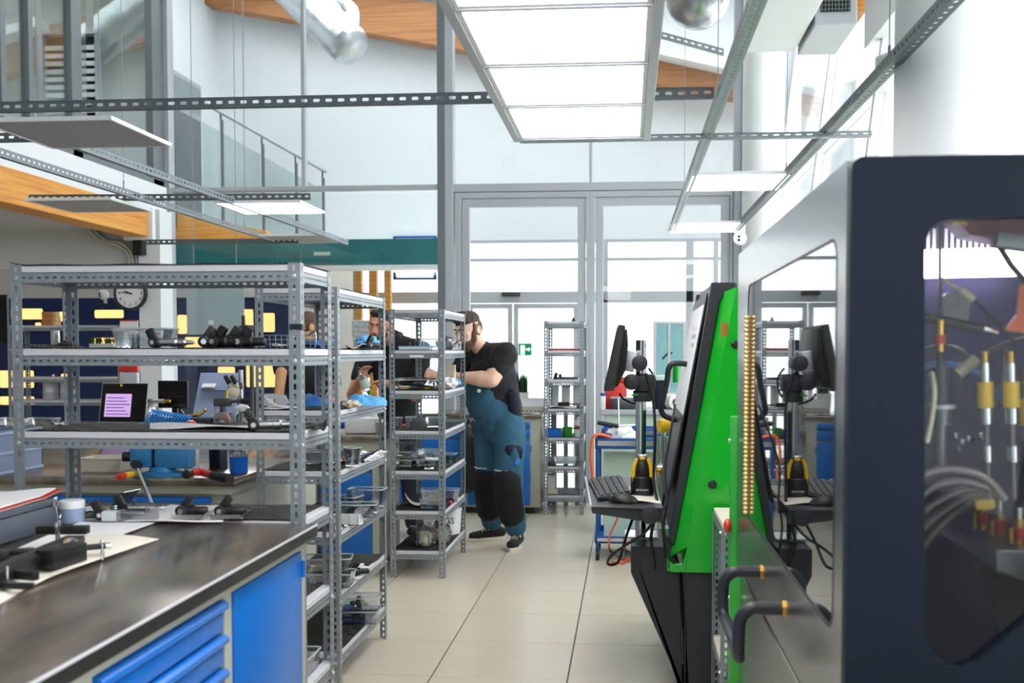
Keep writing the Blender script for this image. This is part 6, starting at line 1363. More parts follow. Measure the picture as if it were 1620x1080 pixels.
for k in range(60):
    x, y = rnd.uniform(-.12, .12), rnd.uniform(-.03, .03); a = rnd.uniform(0, 6.28); d = Vector((math.cos(a) * .03, math.sin(a) * .03, rnd.uniform(.05, .09))); b = Vector((x, y, .045)); n_ = Vector((-d.y, d.x, 0)).normalized() * .008
    LM.add([b - n_ * .4, b + n_ * .4, b + d * .6 + n_, b + d, b + d * .6 - n_], [(0, 1, 2, 3, 4)])
lf = L_(LM, 'leaves', 'leaf', pt, False); lf['kind'] = 'stuff'
cal = thing('desk_calendar', 'white desk calendar with a red header behind the wide glass box', 'calendar', tuple(at(204, 9.8, 1.2))); p, q = PY(190, 528, 9.8), PY(218, 506, 9.8)
MB().box(p.x, q.x, 9.8, 9.81, p.z, q.z).build('sheet', 'paper', cal, False); MB().box(p.x, q.x, 9.797, 9.8, q.z - .012, q.z).build('header', 'red', cal, False); MB().box((p.x + q.x) / 2 - .01, (p.x + q.x) / 2 + .01, 9.81, 9.83, 0, q.z - .02).build('holder_post', 'galv', cal, False)
rdb = thing('red_case', 'red case below the calendar behind the nearest rack', 'case', tuple(at(204, 9.75, .9))); p, q = PY(190, 588, 9.75), PY(219, 578, 9.75)
MB().box(p.x, q.x, 9.72, 9.79, p.z, q.z).build('lid', 'red', rdb, True, .004); MB().box(p.x + .005, q.x - .005, 9.725, 9.785, p.z - .28, p.z - .004).build('body', 'alu', rdb, True, .004); MB().box(p.x + .02, q.x - .02, 9.74, 9.77, 0, p.z - .28).build('pedestal', 'galv', rdb, False)
# ---- second rack
z = SZ(1)
mt = thing('wire_tray', 'grey wire tray of small parts on the second rack at eye level', 'tray', tuple(at(462, 4.66, z)))
L_(MB().box(-.1, .1, -.06, .06, 0, .004), 'floor', 'steel_dark', mt, False)
for y in (-.06, .06):
    for zz in (.02, .04, .058): L_(MB().cyl((-.105, y, zz), (.105, y, zz), .0018, None, 6), 'wire', 'galv', mt)
for k in range(9): L_(MB().cyl((-.1 + k * .025, -.06, 0), (-.105 + k * .026, -.06, .058), .0016, None, 6), 'wire', 'galv', mt)
inj('small steel injector lying in the grey wire tray', at(452, 4.66, z + .005), .2, 2, scale=.8); inj('dark injector lying in the grey wire tray', at(474, 4.65, z + .005), 2.8, 1, scale=.8)
rag('blue_cloth', 'bright blue cloth folded behind the grey wire tray', tuple(at(505, 4.9, z + .02)), .075, 'sky_sheet_dark', 'cloth', None, 5, .27)
hose('bent_pipe', 'bent chrome pipe rising from the second rack at eye level', [at(488, 4.8, z + .062), at(497, 4.8, z + .075), at(500, 4.8, z + .06), at(499, 4.8, z + .006)], .004, 'chrome', 'pipe')
paper('grey printed papers piled on the second rack at eye level', [at(545, 4.75, z), at(575, 4.75, z), at(585, 5.1, z), at(552, 5.1, z)], z, .02, 'paper', .01, seed=2)
rag('blue_cloth', 'crumpled light blue wipe beside the printed papers', tuple(at(581, 5.1, z + .03)), .055, 'sky_sheet', 'cloth', None, 8, .55)
inj('small black injector beside the crumpled blue wipe', at(583, 4.95, z), 1.0, 1)
z = SZ(2)
paper('large white paper curling up on the third shelf of the second rack', [at(412, 4.56, z), at(470, 4.56, z), at(470, 4.8, z), at(425, 4.8, z)], z, .006, 'paper', 0, seed=3)
solo(MB().sheet(12, 4, lambda u, v: at(414 + 40 * u, 4.6 + .1 * v, z + .006 + .06 * (1 - u) ** 2.2), .0015), 'paper_sheet', 'paper_cream', 'curled cream card at the front of the second rack', 'paper', 'loose paper sheets')
pt_ = thing('plastic_scoop', 'white plastic tray with a handle hole on the second rack', 'tray', tuple(at(436, 4.85, z))); L_(MB().frame([(-.06, 0), (.07, 0), (.045, .05), (-.05, .055)], [(-.035, .015), (.0, .015), (-.005, .034), (-.03, .036)], 1, -.004, .004), 'end_wall', 'plastic_white', pt_, False, .001); L_(MB().box(-.06, .07, 0, .14, 0, .004), 'floor', 'plastic_white', pt_, False); L_(MB().box(-.06, -.056, 0, .14, 0, .05), 'side_wall', 'plastic_white', pt_, False)
def bluesheet(label, px0, px1, Ya, Yb, z, h, m_, seed):
    rnd = random.Random(seed); ph = [rnd.uniform(0, 6) for _ in range(4)]
    def fn(u, v):
        p = at(px0 + (px1 - px0) * u, Ya + (Yb - Ya) * v, z + .004)
        p.z += h * math.sin(PI * min(1, v * 1.1)) ** .7 * (.6 + .18 * math.sin(5 * u + ph[0]) + .22 * abs(math.sin(9 * u + 6 * v + ph[1])) + .14 * abs(math.sin(17 * u - 9 * v + ph[2]))) * (math.sin(PI * u) ** .4); return p
    return solo(MB().sheet(26, 12, fn, .002), 'blue_wrap', m_, label, 'wrapping', 'blue printed wrapping sheets')
bluesheet('deep blue printed wrap on the left of the second rack third shelf', 452, 520, 4.8, 5.2, z, .045, 'sky_sheet_dark', 2)
bluesheet('light blue printed wrap on the right of the second rack third shelf', 548, 612, 4.85, 5.35, z, .05, 'sky_sheet', 3)
for k in range(5): 
    c = at(562 + k * 9, 5.06, z + .055 + .004 * (k % 2)); 
rag('kraft_wrap', 'crumpled brown packing paper on the second rack third shelf', tuple(at(556, 4.72, z + .016)), .04, 'kraft', 'wrapping', None, 4, .4)
z = SZ(3)
gfill('glass box on the fourth shelf of second rack', at(500, 4.68, z), 0, (.13, .1, .07), (2, 2), 5)
for k in range(7): inj(('first', 'second', 'third', 'fourth', 'fifth', 'sixth', 'seventh')[k] + ' from the front of steel injectors rowed on the second rack', at(560 + k * 4, 4.86 + k * .07, z), R(12 + (k % 3) * 5), 2)
cupg = copy_tree(cupt, 'clear glass cup standing on white paper on the second rack', at(556, 4.78, z + .003)); 
paper('white paper under the glass cup on the second rack', rect4(546, 566, 4.7, 4.86, z), z, .001, 'paper')
z = SZ(4)
paper('white paper beneath the stacked glass boxes on the second rack', rect4(552, 573, 4.72, 5.02, z), z, .002, 'paper', .02)
gfill('lower glass box on the fifth shelf of second rack', at(566, 4.95, z), R(6), styles=(1, 0), seed=6)
gfill('tall glass box on the fifth shelf of second rack', at(580, 5.2, z + .0), R(-4), (.17, .115, .1), (0, 2), seed=7)
gfill('glass box hidden beside the front post of the second rack', at(552, 5.14, z), R(80), (.13, .1, .07), (2,), seed=8)
org = thing('parts_organiser', 'white translucent compartment box on the second rack', 'organiser', tuple(at(546, 4.74, z)))
L_(MB().box(-.06, .06, -.03, .03, 0, .003).box(-.06, .06, -.03, -.028, 0, .042).box(-.06, .06, .028, .03, 0, .042).box(-.06, -.058, -.03, .03, 0, .042).box(.058, .06, -.03, .03, 0, .042), 'walls', 'plastic_clear', org, False)
for k in (-.02, .02): L_(MB().box(k, k + .002, -.03, .03, 0, .04), 'divider', 'plastic_clear', org, False)
L_(MB().ell((.035, -.012, .015), .011, nu=10, nv=6), 'ring_part', 'brass', org)
paper('white card tray at the front edge of the second rack', rect4(528, 541, 4.56, 4.66, z), z, .004, 'paper', .02, seed=4)
inj('dark injector lying on the white card tray', at(534, 4.61, z + .007), .1, 2, scale=.5)
rag('clear_wrap', 'heap of clear plastic wrap behind the front post of the second rack', tuple(at(497, 4.82, z + .03)), .075, 'plastic_film', 'wrapping', None, 11, .4)
z = SZ(5)
gfill('lower glass box on the sixth shelf of the second rack', at(522, 4.66, z), R(5), (.2, .13, .06), (1, 1), 9)
gfill('upper glass box on the sixth shelf of the second rack', at(518, 4.67, z + .064), R(9), (.2, .13, .06), (1, 2), 10)
inj('black injector on white paper on the sixth shelf of second rack', at(556, 4.86, z + .003), R(20), 1, scale=1.1)
paper('white paper sheet on the sixth shelf of the second rack', [at(550, 4.78, z), at(569, 4.82, z), at(590, 5.16, z), at(562, 5.16, z)], z, .001, 'paper')
z = SZ(6)
gfill('lower glass box on the bottom shelf of the second rack', at(566, 5.06, z), R(6), (.19, .13, .06), (1, 0), 12)
gfill('upper glass box on the bottom shelf of the second rack', at(568, 5.06, z + .064), R(10), (.19, .13, .06), (1, 1), 13)
# ---- third rack
z = SZ(1)
bk = thing('blister_pack', 'flat blue and white carton at eye level on the third rack', 'carton', tuple(at(658, 7.05, z)), R(3)); L_(MB().box(-.1, .1, -.07, .07, 0, .018), 'carton', 'plastic_white', bk, False, .002); L_(MB().box(-.11, .13, -.03, .1, .018, .024), 'top_sheet', 'sky_sheet', bk, False)
c2 = thing('lens_holder', 'small black and red fitting standing on the blue carton', 'fitting', tuple(at(655, 7.08, z + .025))); L_(MB().cyl((0, 0, 0), (0, 0, .03), .018, None, 14), 'body', 'black', c2); L_(MB().cyl((-.03, 0, .012), (-.02, 0, .012), .012, None, 12), 'ring', 'red', c2); L_(MB().cyl((.035, 0, 0), (.035, 0, .05), .016, None, 14), 'barrel', 'steel_dark', c2)
gbox('low clear box at eye level on the third rack', at(684, 7.2, z), R(8), (.13, .1, .07))
rag('clear_wrap', 'crumpled clear wrap near the rear of the third rack at eye level', tuple(at(706, 7.35, z + .045)), .07, 'plastic_film', 'wrapping', None, 14, .62)
for k in range(3):
    t_ = thing('small_vial', ('left', 'middle', 'right')[k] + ' glass vial with a red cap beside the bearded worker', 'vial', tuple(at(717 + k * 5, 7.5 + .07 * k, z)), 0, 'vials at eye level'); L_(MB().lathe([(.0, 0), (.012, 0), (.012, .04), (.008, .046), (.0, .046)], 12), 'glass', 'glass_box', t_); L_(MB().lathe([(.0, .046), (.009, .046), (.009, .058), (.0, .058)], 12), 'cap', 'red_dark' if k == 1 else 'plastic_white', t_)
z = SZ(2)
bgp = thing('parts_bag', 'large clear plastic bag with a black tray on the third rack', 'bag', tuple(at(660, 7.1, z)))
def bag(par, name, c, rx, ry, rz, m_, seed):
    rnd = random.Random(seed); M = MB().ell(c, (rx, ry, rz), nu=22, nv=12); sq = lambda d, r_: math.copysign(abs(d / r_) ** .6 * r_, d); M.v = [(c[0] + sq(v[0] - c[0], rx), c[1] + sq(v[1] - c[1], ry), c[2] + sq(v[2] - c[2], rz)) for v in M.v]; M.v = [tuple(Vector(c) + Vector((v[0] - c[0], v[1] - c[1], v[2] - c[2])) * (1 + .16 * math.sin(v[0] * 60 + seed) + .1 * math.cos(v[2] * 90 + v[1] * 50))) for v in M.v]
    lo = c[2] - rz; M.v = [(x, y, max(zz, lo)) for x, y, zz in M.v]; return M.build(name, m_, par)
bag(bgp, 'film', tuple(at(655, 7.12, z + .036)), .15, .1, .036, 'plastic_film', 3)
MB().cbox(at(662, 7.1, z + .025), (.16, .1, .008), (0, R(6), 0)).build('inner_tray', 'black', bgp); MB().cbox(at(640, 7.06, z + .012), (.05, .03, .012)).build('yellow_tag', 'yellow', bgp); MB().cbox(at(676, 7.06, z + .012), (.03, .03, .014)).build('yellow_tag', 'yellow', bgp)
solo(MB().sheet(12, 3, lambda u, v: at(620 + 78 * u, 7.0 + .16 * v, z + .055 + .01 * math.sin(3 * u)), .0015), 'paper_sheet', 'paper', 'white sheet laid over the clear plastic bag on the third rack', 'paper', 'loose paper sheets')
kb_ = thing('paper_bag', 'upright beige paper bag on the third rack', 'bag', tuple(at(706, 7.45, z))); M = MB(); 
L_(MB().add([Vector(v) for v in ((-.06, -.035, 0), (.06, -.035, 0), (.06, .035, 0), (-.06, .035, 0), (-.055, -.012, .16), (.065, -.01, .155), (.065, .012, .155), (-.055, .012, .165), (-.06, -.036, .08), (.06, -.036, .08), (.06, .036, .08), (-.06, .036, .08))], [(3, 2, 1, 0), (0, 1, 9, 8), (1, 2, 10, 9), (2, 3, 11, 10), (3, 0, 8, 11), (8, 9, 5, 4), (9, 10, 6, 5), (10, 11, 7, 6), (11, 8, 4, 7), (4, 5, 6, 7)]), 'sack', 'kraft', kb_, False); L_(MB().box(-.03, .03, -.038, -.0365, .028, .04), 'print', 'charcoal', kb_, False)
rag('blue_cloth', 'small blue crumpled wipe at the rear of the third rack', tuple(at(718, 7.5, z + .03)), .05, 'sky_sheet', 'cloth', None, 21, .55); rag('clear_wrap', 'white crumpled wrap beside the small blue wipe', tuple(at(709, 7.15, z + .04)), .06, 'paper', 'wrapping', None, 22, .6)
z = SZ(3)
for k, (px, Y, lb) in enumerate(((628, 7.05, 'left clear cup on the fourth shelf of the third rack'), (650, 7.12, 'right clear cup on the fourth shelf of the third rack'))): copy_tree(cupt, lb, at(px, Y, z), rot=(0, 0, 0))
rag('orange_part', 'small orange plastic part between the clear cups', tuple(at(640, 7.14, z + .014)), .024, 'orange', 'part', None, 25, .5)
gbox('clear glass tub on the fourth shelf of the third rack', at(690, 7.25, z), R(4), (.13, .11, .065))
z = SZ(4); n_ = 0
for px, Y, dz, sz, st_ in ((640, 7.04, 0, (.14, .12, .06), (2, 1)), (676, 7.06, 0, (.14, .12, .06), (2, 1)), (634, 7.05, .062, (.14, .12, .05), (2,)), (658, 7.2, .0, (.12, .1, .09), (1,)), (682, 7.08, .062, (.15, .12, .06), (2, 2)), (704, 7.36, .0, (.15, .12, .07), (2, 1)), (645, 7.12, .114, (.15, .12, .05), (1,))):
    gfill(('front left', 'front right', 'stacked left', 'middle', 'stacked right', 'rear', 'topmost')[n_] + ' glass box on fifth shelf of third rack', at(px, Y, z + dz), R(-8 + 7 * (n_ % 4)), sz, st_, 30 + n_); n_ += 1
z = SZ(5)
gfill('lower glass box on the sixth shelf of third rack', at(683, 7.06, z), 0, (.15, .12, .06), (2, 1), 41); gfill('upper glass box on the sixth shelf of third rack', at(684, 7.06, z + .062), R(4), (.15, .12, .06), (2, 2), 42); gfill('rear glass box on the sixth shelf of third rack', at(708, 7.4, z), R(6), (.16, .12, .08), (1, 2), 43)
solo(MB().sheet(10, 3, lambda u, v: at(640 + 30 * u, 7.1 + .12 * v, z + .008 + .07 * (1 - u) ** 4), .0015), 'paper_sheet', 'paper', 'white slip with a raised corner on the sixth shelf of the third rack', 'paper', 'loose paper sheets')
ball = solo(MB().ell(at(712, 7.2, z + .014), .014, nu=14, nv=8), 'red_ball', 'red', 'round red ball on the sixth shelf of the third rack', 'cap')
z = SZ(6)
for k, (px, Y, rx, lb) in enumerate(((672, 7.08, .06, 'front clear bag of beige powder on the bottom shelf of the third rack'), (695, 7.22, .07, 'rear clear bag of beige powder on the bottom shelf of the third rack'))):
    t_ = thing('powder_bag', lb, 'bag', tuple(at(px, Y, z)), 0, 'bags of beige powder'); bag(t_, 'powder', tuple(at(px, Y, z + .05)), rx * .85, .05, .05, 'kraft', 5 + k); bag(t_, 'film', tuple(at(px, Y, z + .066)), rx, .058, .066, 'plastic_film', 7 + k); M = MB().cyl(at(px + 2, Y, z + .11), at(px + 5, Y, z + .17), .02, .045, 12, False); M.build('neck', 'plastic_film', t_)
bu = thing('white_bucket', 'white plastic bucket with black lettering on the bottom shelf of the third rack', 'bucket', tuple(at(708, 7.62, z))); L_(MB().lathe([(.0, 0), (.085, 0), (.095, .16), (.098, .165), (.098, .175), (.0, .175)], 28), 'tub', 'plastic_white', bu); bb0 = at(708, 7.62, z)
text('MAS', .06, face_cam(bb0 + Vector((.005, -.1, .1))), 'charcoal', 'lettering', bu, .001)
# ---- narrow back rack
def at4(px, li, Y=9.85): return Vector((xat(px, Y, 650), Y, LEV[li] + .001))
t_ = thing('door_stop', 'small black knob on top of the narrow back rack', 'knob', tuple(at4(907, 0))); L_(MB().lathe([(.0, 0), (.018, 0), (.016, .014), (.01, .02), (.016, .03), (.0, .038)], 14), 'knob', 'black', t_); L_(MB().cyl((0, 0, 0), (0, 0, .004), .024, None, 14), 'flange', 'black', t_)
t_ = thing('ring_binder', 'flat dark red binder on the narrow back rack', 'binder', tuple(at4(893, 1))); L_(MB().box(-.14, .14, -.11, .11, 0, .016), 'cover', 'red_dark', t_, True, .003); L_(MB().box(-.13, .145, -.1, .1, .016, .024), 'papers', 'paper', t_, False)
t_ = thing('pliers', 'black pliers on the narrow back rack above the papers', 'pliers', tuple(at4(893, 2))); L_(MB().tube([(-.1, 0, .012), (-.02, .01, .012), (.12, .04, .012)], [.008, .012, .009], 8), 'handle', 'black', t_); L_(MB().tube([(-.1, .01, .012), (-.02, .0, .012), (.12, -.04, .012)], [.008, .012, .009], 8), 'handle', 'steel_dark', t_); L_(MB().cyl((-.09, 0, .0), (-.07, 0, .06), .016, None, 10), 'jaw', 'black', t_); L_(MB().cyl((-.04, .03, .0), (-.04, .03, .05), .014, None, 10), 'jaw', 'black', t_)
paper('white papers on the narrow back rack below the pliers', [at4(868, 3, 9.76), at4(912, 3, 9.76), at4(912, 3, 10.0), at4(872, 3, 10.0)], LEV[3] + MT, .012, 'paper', 0)
t_ = thing('grease_gun', 'dark hand tool lying on the papers of the narrow back rack', 'tool', tuple(at4(894, 3) + Vector((0, -.05, .02)))); L_(MB().cyl((-.06, 0, .02), (.04, 0, .02), .018, None, 12), 'barrel', 'black', t_); L_(MB().cyl((.04, 0, .02), (.14, 0, .016), .007, None, 8), 'nozzle', 'steel_dark', t_)
z4 = LEV[4] + MT
t_ = thing('blue_bin', 'small blue bin on the narrow back rack', 'bin', tuple(at4(876, 4) + Vector((0, 0, MT)))); L_(MB().frame([(-.075, -.09), (.075, -.09), (.075, .09), (-.075, .09)], [(-.07, -.085), (.07, -.085), (.07, .085), (-.07, .085)], 2, 0, .07), 'walls', 'blue', t_, False); L_(MB().box(-.07, .07, -.085, .085, 0, .01), 'floor', 'blue_dark', t_, False)
t_ = thing('green_mug', 'green mug on the narrow back rack', 'mug', tuple(at4(898, 4) + Vector((0, 0, MT)))); L_(MB().lathe([(.0, 0), (.042, 0), (.045, .005), (.045, .085), (.041, .085), (.04, .01), (.0, .01)], 24), 'cup', 'cup_green', t_); L_(MB().tube(smoothpath([(.043, -.01, .07), (.07, -.01, .068), (.075, -.01, .04), (.043, -.01, .02)]), .006, 8), 'handle', 'cup_green', t_)
t_ = thing('spray_can', 'slim white and red spray can on the narrow back rack', 'spray can', tuple(at4(914, 4, 9.78) + Vector((0, 0, MT)))); L_(MB().lathe([(.0, 0), (.026, 0), (.027, .004), (.027, .14), (.02, .155), (.0, .16)], 20), 'can', 'plastic_white', t_); L_(MB().lathe([(.0, .07), (.0275, .07), (.0275, .1), (.0, .1)], 20), 'band', 'red_dark', t_); L_(MB().lathe([(.0, .16), (.014, .16), (.013, .18), (.0, .182)], 12), 'cap', 'plastic_white', t_)
t_ = thing('white_carton', 'upright white carton on the bottom shelf of the narrow back rack', 'carton', tuple(at4(872, 6) + Vector((0, 0, MT)))); L_(MB().box(-.035, .035, -.06, .06, 0, .17), 'carton', 'paper', t_, False, .003); L_(MB().box(-.02, .06, -.07, -.06, 0, .05), 'flap', 'paper_cream', t_, False)
gbox('dim glass box on the sixth shelf of the narrow back rack', at4(895, 5) + Vector((0, 0, MT)), 0, (.2, .14, .07))
# ---- back bench contents
zb4 = .8955
pl_ = thing('potted_grass', 'upright dark green grass plant in a white square pot', 'plant', (xat(825, 10.1, 620), 10.1, zb4))
L_(MB().add([Vector((x * k, y * k, zz)) for k, zz in ((.055, 0), (.066, .18), (.06, .18), (.058, .15)) for x, y in ((-1, -1), (1, -1), (1, 1), (-1, 1))], [(3, 2, 1, 0), (12, 13, 14, 15)] + [(4 * r_ + i, 4 * r_ + (i + 1) % 4, 4 * r_ + 4 + (i + 1) % 4, 4 * r_ + 4 + i) for r_ in range(3) for i in range(4)]), 'pot', 'plastic_white', pl_, False)
rnd = random.Random(9); GM = MB()
for k in range(110):
    x, y = rnd.uniform(-.055, .055), rnd.uniform(-.055, .055); h = rnd.uniform(.16, .25); d = Vector((rnd.uniform(-.012, .012), rnd.uniform(-.012, .012), h)); b = Vector((x, y, .15)); a = rnd.uniform(0, 6.28); n_ = Vector((math.cos(a), math.sin(a), 0)) * .0035
    GM.add([b - n_, b + n_, b + d * .6 + n_, b + d, b + d * .6 - n_], [(0, 1, 2, 3, 4)])
g_ = L_(GM, 'blades', 'leaf_dark', pl_, False); g_['kind'] = 'stuff'
tr2 = thing('instrument_tray', 'open steel instrument tray on the back bench beside the plant', 'tray', (xat(843, 9.95, 645), 9.95, zb4)); tr2.scale = (.72, 1, 1); L_(MB().box(-.14, .14, -.1, .1, 0, .06), 'stand', 'beige_metal', tr2, False, .004)
for k in range(5): L_(MB().cyl((-.11 + k * .05, -.1005, .02), (-.11 + k * .05, -.101, .02), .008, None, 10), 'vent_hole', 'charcoal', tr2)
L_(MB().frame([(-.15, -.1), (.17, -.1), (.17, .12), (-.15, .12)], [(-.14, -.09), (.16, -.09), (.16, .11), (-.14, .11)], 2, .06, .13), 'tray', 'plastic_white', tr2, False); L_(MB().box(-.14, .16, -.09, .11, .061, .066), 'tray_floor', 'plastic_white', tr2, False)
for k in range(5): L_(MB().box(-.12 + k * .055, -.085 + k * .055, -.02, .04, .066, .105 + .012 * (k % 2)), 'part_block', ('steel', 'steel_dark')[k % 2], tr2, True, .004)
for k, px in enumerate((879, 897, 915)):
    t_ = thing('plastic_bin', ('left', 'middle', 'right')[k] + ' translucent grey bin seen through the narrow back rack', 'bin', (xat(px - 2, 10.3, 640), 10.33, 0.0), 0, 'translucent bins behind the narrow rack'); L_(MB().box(-.04, .04, -.012, .012, .93, 1.12), 'front', 'plastic_clear', t_, True, .006); L_(MB().box(-.043, .043, -.014, .014, 1.12, 1.135), 'rim', 'panel_grey', t_, False); L_(MB().box(-.02, .02, -.01, .01, 0, .93), 'support', 'galv', t_, False)
paper('grey papers on the back bench beside the narrow rack', [at(822, 9.72, zb4), at(856, 9.72, zb4), at(852, 9.86, zb4), at(822, 9.86, zb4)], zb4, .008, 'paper', 0)
jb = thing('plastic_canister', 'white plastic canister on the bench beneath the blue wraps', 'canister', tuple(at(576, 7.28, .9005))); L_(MB().box(-.12, .12, -.08, .08, 0, .11), 'tank', 'plastic_white', jb, True, .02); L_(MB().cyl((.06, 0, .11), (.06, 0, .135), .03, None, 16), 'cap', 'plastic_white', jb); L_(MB().box(.085, .118, -.0815, -.08, .05, .1), 'label', 'paper_cream', jb, False)
sp_ = thing('steel_cup', 'small steel cup next to the white plastic canister', 'cup', tuple(at(602, 7.2, .9005))); L_(MB().lathe([(.0, 0), (.032, 0), (.038, .075), (.036, .075), (.03, .004), (.0, .004)], 22), 'cup', 'steel', sp_); L_(MB().tube([(.038 * math.cos(R(20 * i)), .038 * math.sin(R(20 * i)), .075) for i in range(18)], .0025, 6, True), 'rim', 'chrome', sp_)

bgk = thing('black_bag', 'black bag hanging on the blue bench behind the worker in overalls', 'bag', (xat(748, 9.6, 740), 9.6, .2))
bag(bgk, 'sack', (xat(747, 9.6, 740), 9.62, .5), .07, .06, .3, 'black', 4)
MB().tube(smoothpath([(xat(745, 9.6, 700), 9.63, .75), (xat(746, 9.6, 690), 9.67, .84), (xat(749, 9.6, 700), 9.63, .75)]), .008, 8).build('strap', 'black_matte', bgk)
# ================================================================== PEOPLE
from mathutils import noise as mnoise
def blob(name, M, voxel, material, parent, smooth=4, inflate=0, wr=0, wf=14):
    me = M.mesh(name + '_src'); o = bpy.data.objects.new(name + '_src', me); COL.objects.link(o)
    md = o.modifiers.new('r', 'REMESH'); md.mode = 'VOXEL'; md.voxel_size = voxel
    nm = bpy.data.meshes.new_from_object(o.evaluated_get(bpy.context.evaluated_depsgraph_get())); bpy.data.objects.remove(o)
    bm = bmesh.new(); bm.from_mesh(nm)
    for _ in range(smooth): bmesh.ops.smooth_vert(bm, verts=bm.verts, factor=.5, use_axis_x=True, use_axis_y=True, use_axis_z=True)
    if inflate:
        bm.normal_update()
        for v in bm.verts: v.co += v.normal * inflate
    if wr:
        bm.normal_update()
        for v in bm.verts:
            p = v.co; n_ = mnoise.noise(Vector((p.x * wf, p.y * wf, p.z * wf * 1.9 + 2 * math.sin(p.x * 9)))); v.co = p + v.normal * (wr * (1 - 2.2 * abs(n_)))
        for _ in range(1): bmesh.ops.smooth_vert(bm, verts=bm.verts, factor=.4, use_axis_x=True, use_axis_y=True, use_axis_z=True)
    bm.to_mesh(nm); bm.free(); nm.transform(rootmat(parent).inverted()); nm.materials.clear(); nm.materials.append(MATS[material]); nm.shade_smooth()
    r = bpy.data.objects.new(name, nm); COL.objects.link(r); r.parent = parent; return r
class Head:
    """head frame: c centre, f facing direction, tilt handled by given up vector; s = head half height (m)"""
    def __init__(s, c, yaw, pitch=0, roll=0, s_=.125):
        s.c = Vector(c); s.M = Matrix.Rotation(yaw, 3, 'Z') @ Matrix.Rotation(pitch, 3, 'X') @ Matrix.Rotation(roll, 3, 'Y'); s.k = s_ / .125
    def p(s, x, y, z): return s.c + s.M @ (Vector((x, y, z)) * s.k)      # local: -y is forward, x is to the viewer's right when facing -Y
    def e(s): return s.M.to_euler()
def add_head(M, H):
    k = H.k; E = tuple(H.e())
    M.ell(H.p(0, .012, .03), (.078 * k, .097 * k, .095 * k), E, 22, 14)          # skull
    M.ell(H.p(0, -.03, -.035), (.06 * k, .062 * k, .078 * k), E, 20, 12)         # face
    M.ell(H.p(0, -.052, -.098), (.033 * k, .03 * k, .026 * k), E, 14, 10)        # chin
    M.cap(H.p(0, -.088, .012), H.p(0, -.108, -.028), .0095 * k, .014 * k, 10)    # nose
    M.ell(H.p(.014, -.094, -.033), (.009 * k,) * 3, E, 10, 8); M.ell(H.p(-.014, -.094, -.033), (.009 * k,) * 3, E, 10, 8)
    M.ell(H.p(0, -.08, .032), (.05 * k, .016 * k, .012 * k), E, 14, 8)           # brow ridge
    M.ell(H.p(0, -.086, -.064), (.024 * k, .012 * k, .012 * k), E, 12, 8)        # mouth swell
    for s_ in (-1, 1):
        M.ell(H.p(s_ * .044, -.058, -.012), (.02 * k, .022 * k, .02 * k), E, 12, 8)   # cheek
        M.ell(H.p(s_ * .079, .012, -.008), (.009 * k, .02 * k, .032 * k), E, 12, 8)   # ear
def ears(H, par, skinm):
    k = H.k; E = tuple(H.e())
    for s_ in (-1, 1):
        e_ = MB().ell(H.p(s_ * .087, .016, -.006), (.009 * k, .021 * k, .034 * k), E, 14, 10).build('ear', skinm, par); MB().tube([H.p(s_ * .095, y, z) for y, z in ((.0, -.02), (.008, -.032), (.028, -.012), (.032, .016), (.018, .028), (.004, .018))], [.003 * k, .004 * k, .004 * k, .004 * k, .004 * k, .003 * k], 6).build('ear_rim', skinm, e_)
def face_details(H, par, beard, hair, browm, skinm, hairtop=True, beardfull=True):
    k = H.k; E = tuple(H.e())
    for s_ in (-1, 1):
        MB().ell(H.p(s_ * .03, -.0835, .009), (.0125 * k, .006 * k, .0055 * k), E, 12, 8).build('eye', 'eye_white', par)
        MB().ell(H.p(s_ * .03, -.0885, .0085), (.0055 * k, .003 * k, .0052 * k), E, 10, 6).build('iris', 'eye_dark', par)
        MB().tube([H.p(s_ * x, y, z) for x, y, z in ((.013, -.098, .031), (.03, -.095, .036), (.05, -.078, .03))], [.004 * k, .0055 * k, .003 * k], 8).build('eyebrow', browm, par)
        MB().tube([H.p(s_ * x, y, z) for x, y, z in ((.016, -.088, .0145), (.03, -.0905, .0165), (.044, -.083, .013))], [.0015 * k, .0024 * k, .0015 * k], 6).build('eyelid', skinm, par)
    MB().tube([H.p(x, y, z) for x, y, z in ((-.024, -.09, -.064), (0, -.0985, -.062), (.024, -.09, -.064))], [.002 * k, .0045 * k, .002 * k], 8).build('upper_lip', 'lip', par)
    MB().tube([H.p(x, y, z) for x, y, z in ((-.02, -.09, -.067), (0, -.0975, -.070), (.02, -.09, -.067))], [.002 * k, .005 * k, .002 * k], 8).build('lower_lip', 'lip', par)
    ears(H, par, skinm)
    if beard:
        B = MB(); B.ell(H.p(0, -.055, -.1), (.044 * k, .04 * k, .036 * k), E, 16, 10); B.ell(H.p(0, -.035, -.075), (.0625 * k, .058 * k, .042 * k), E, 16, 10)
        for s_ in (-1, 1):
            B.cap(H.p(s_ * .03, -.06, -.1), H.p(s_ * .058, -.015, -.055), .022 * k, .017 * k, 12)
            if beardfull: B.cap(H.p(s_ * .054, -.02, -.055), H.p(s_ * .066, -.006, .03), .026 * k, .014 * k, 12)
            B.cap(H.p(s_ * .006, -.099, -.05), H.p(s_ * .028, -.083, -.07), .006 * k, .006 * k, 8); B.cap(H.p(s_ * .028, -.083, -.07), H.p(s_ * .026, -.07, -.095), .008 * k, .014 * k, 8)
        blob('beard', B, .006 * k, beard, par, 2)
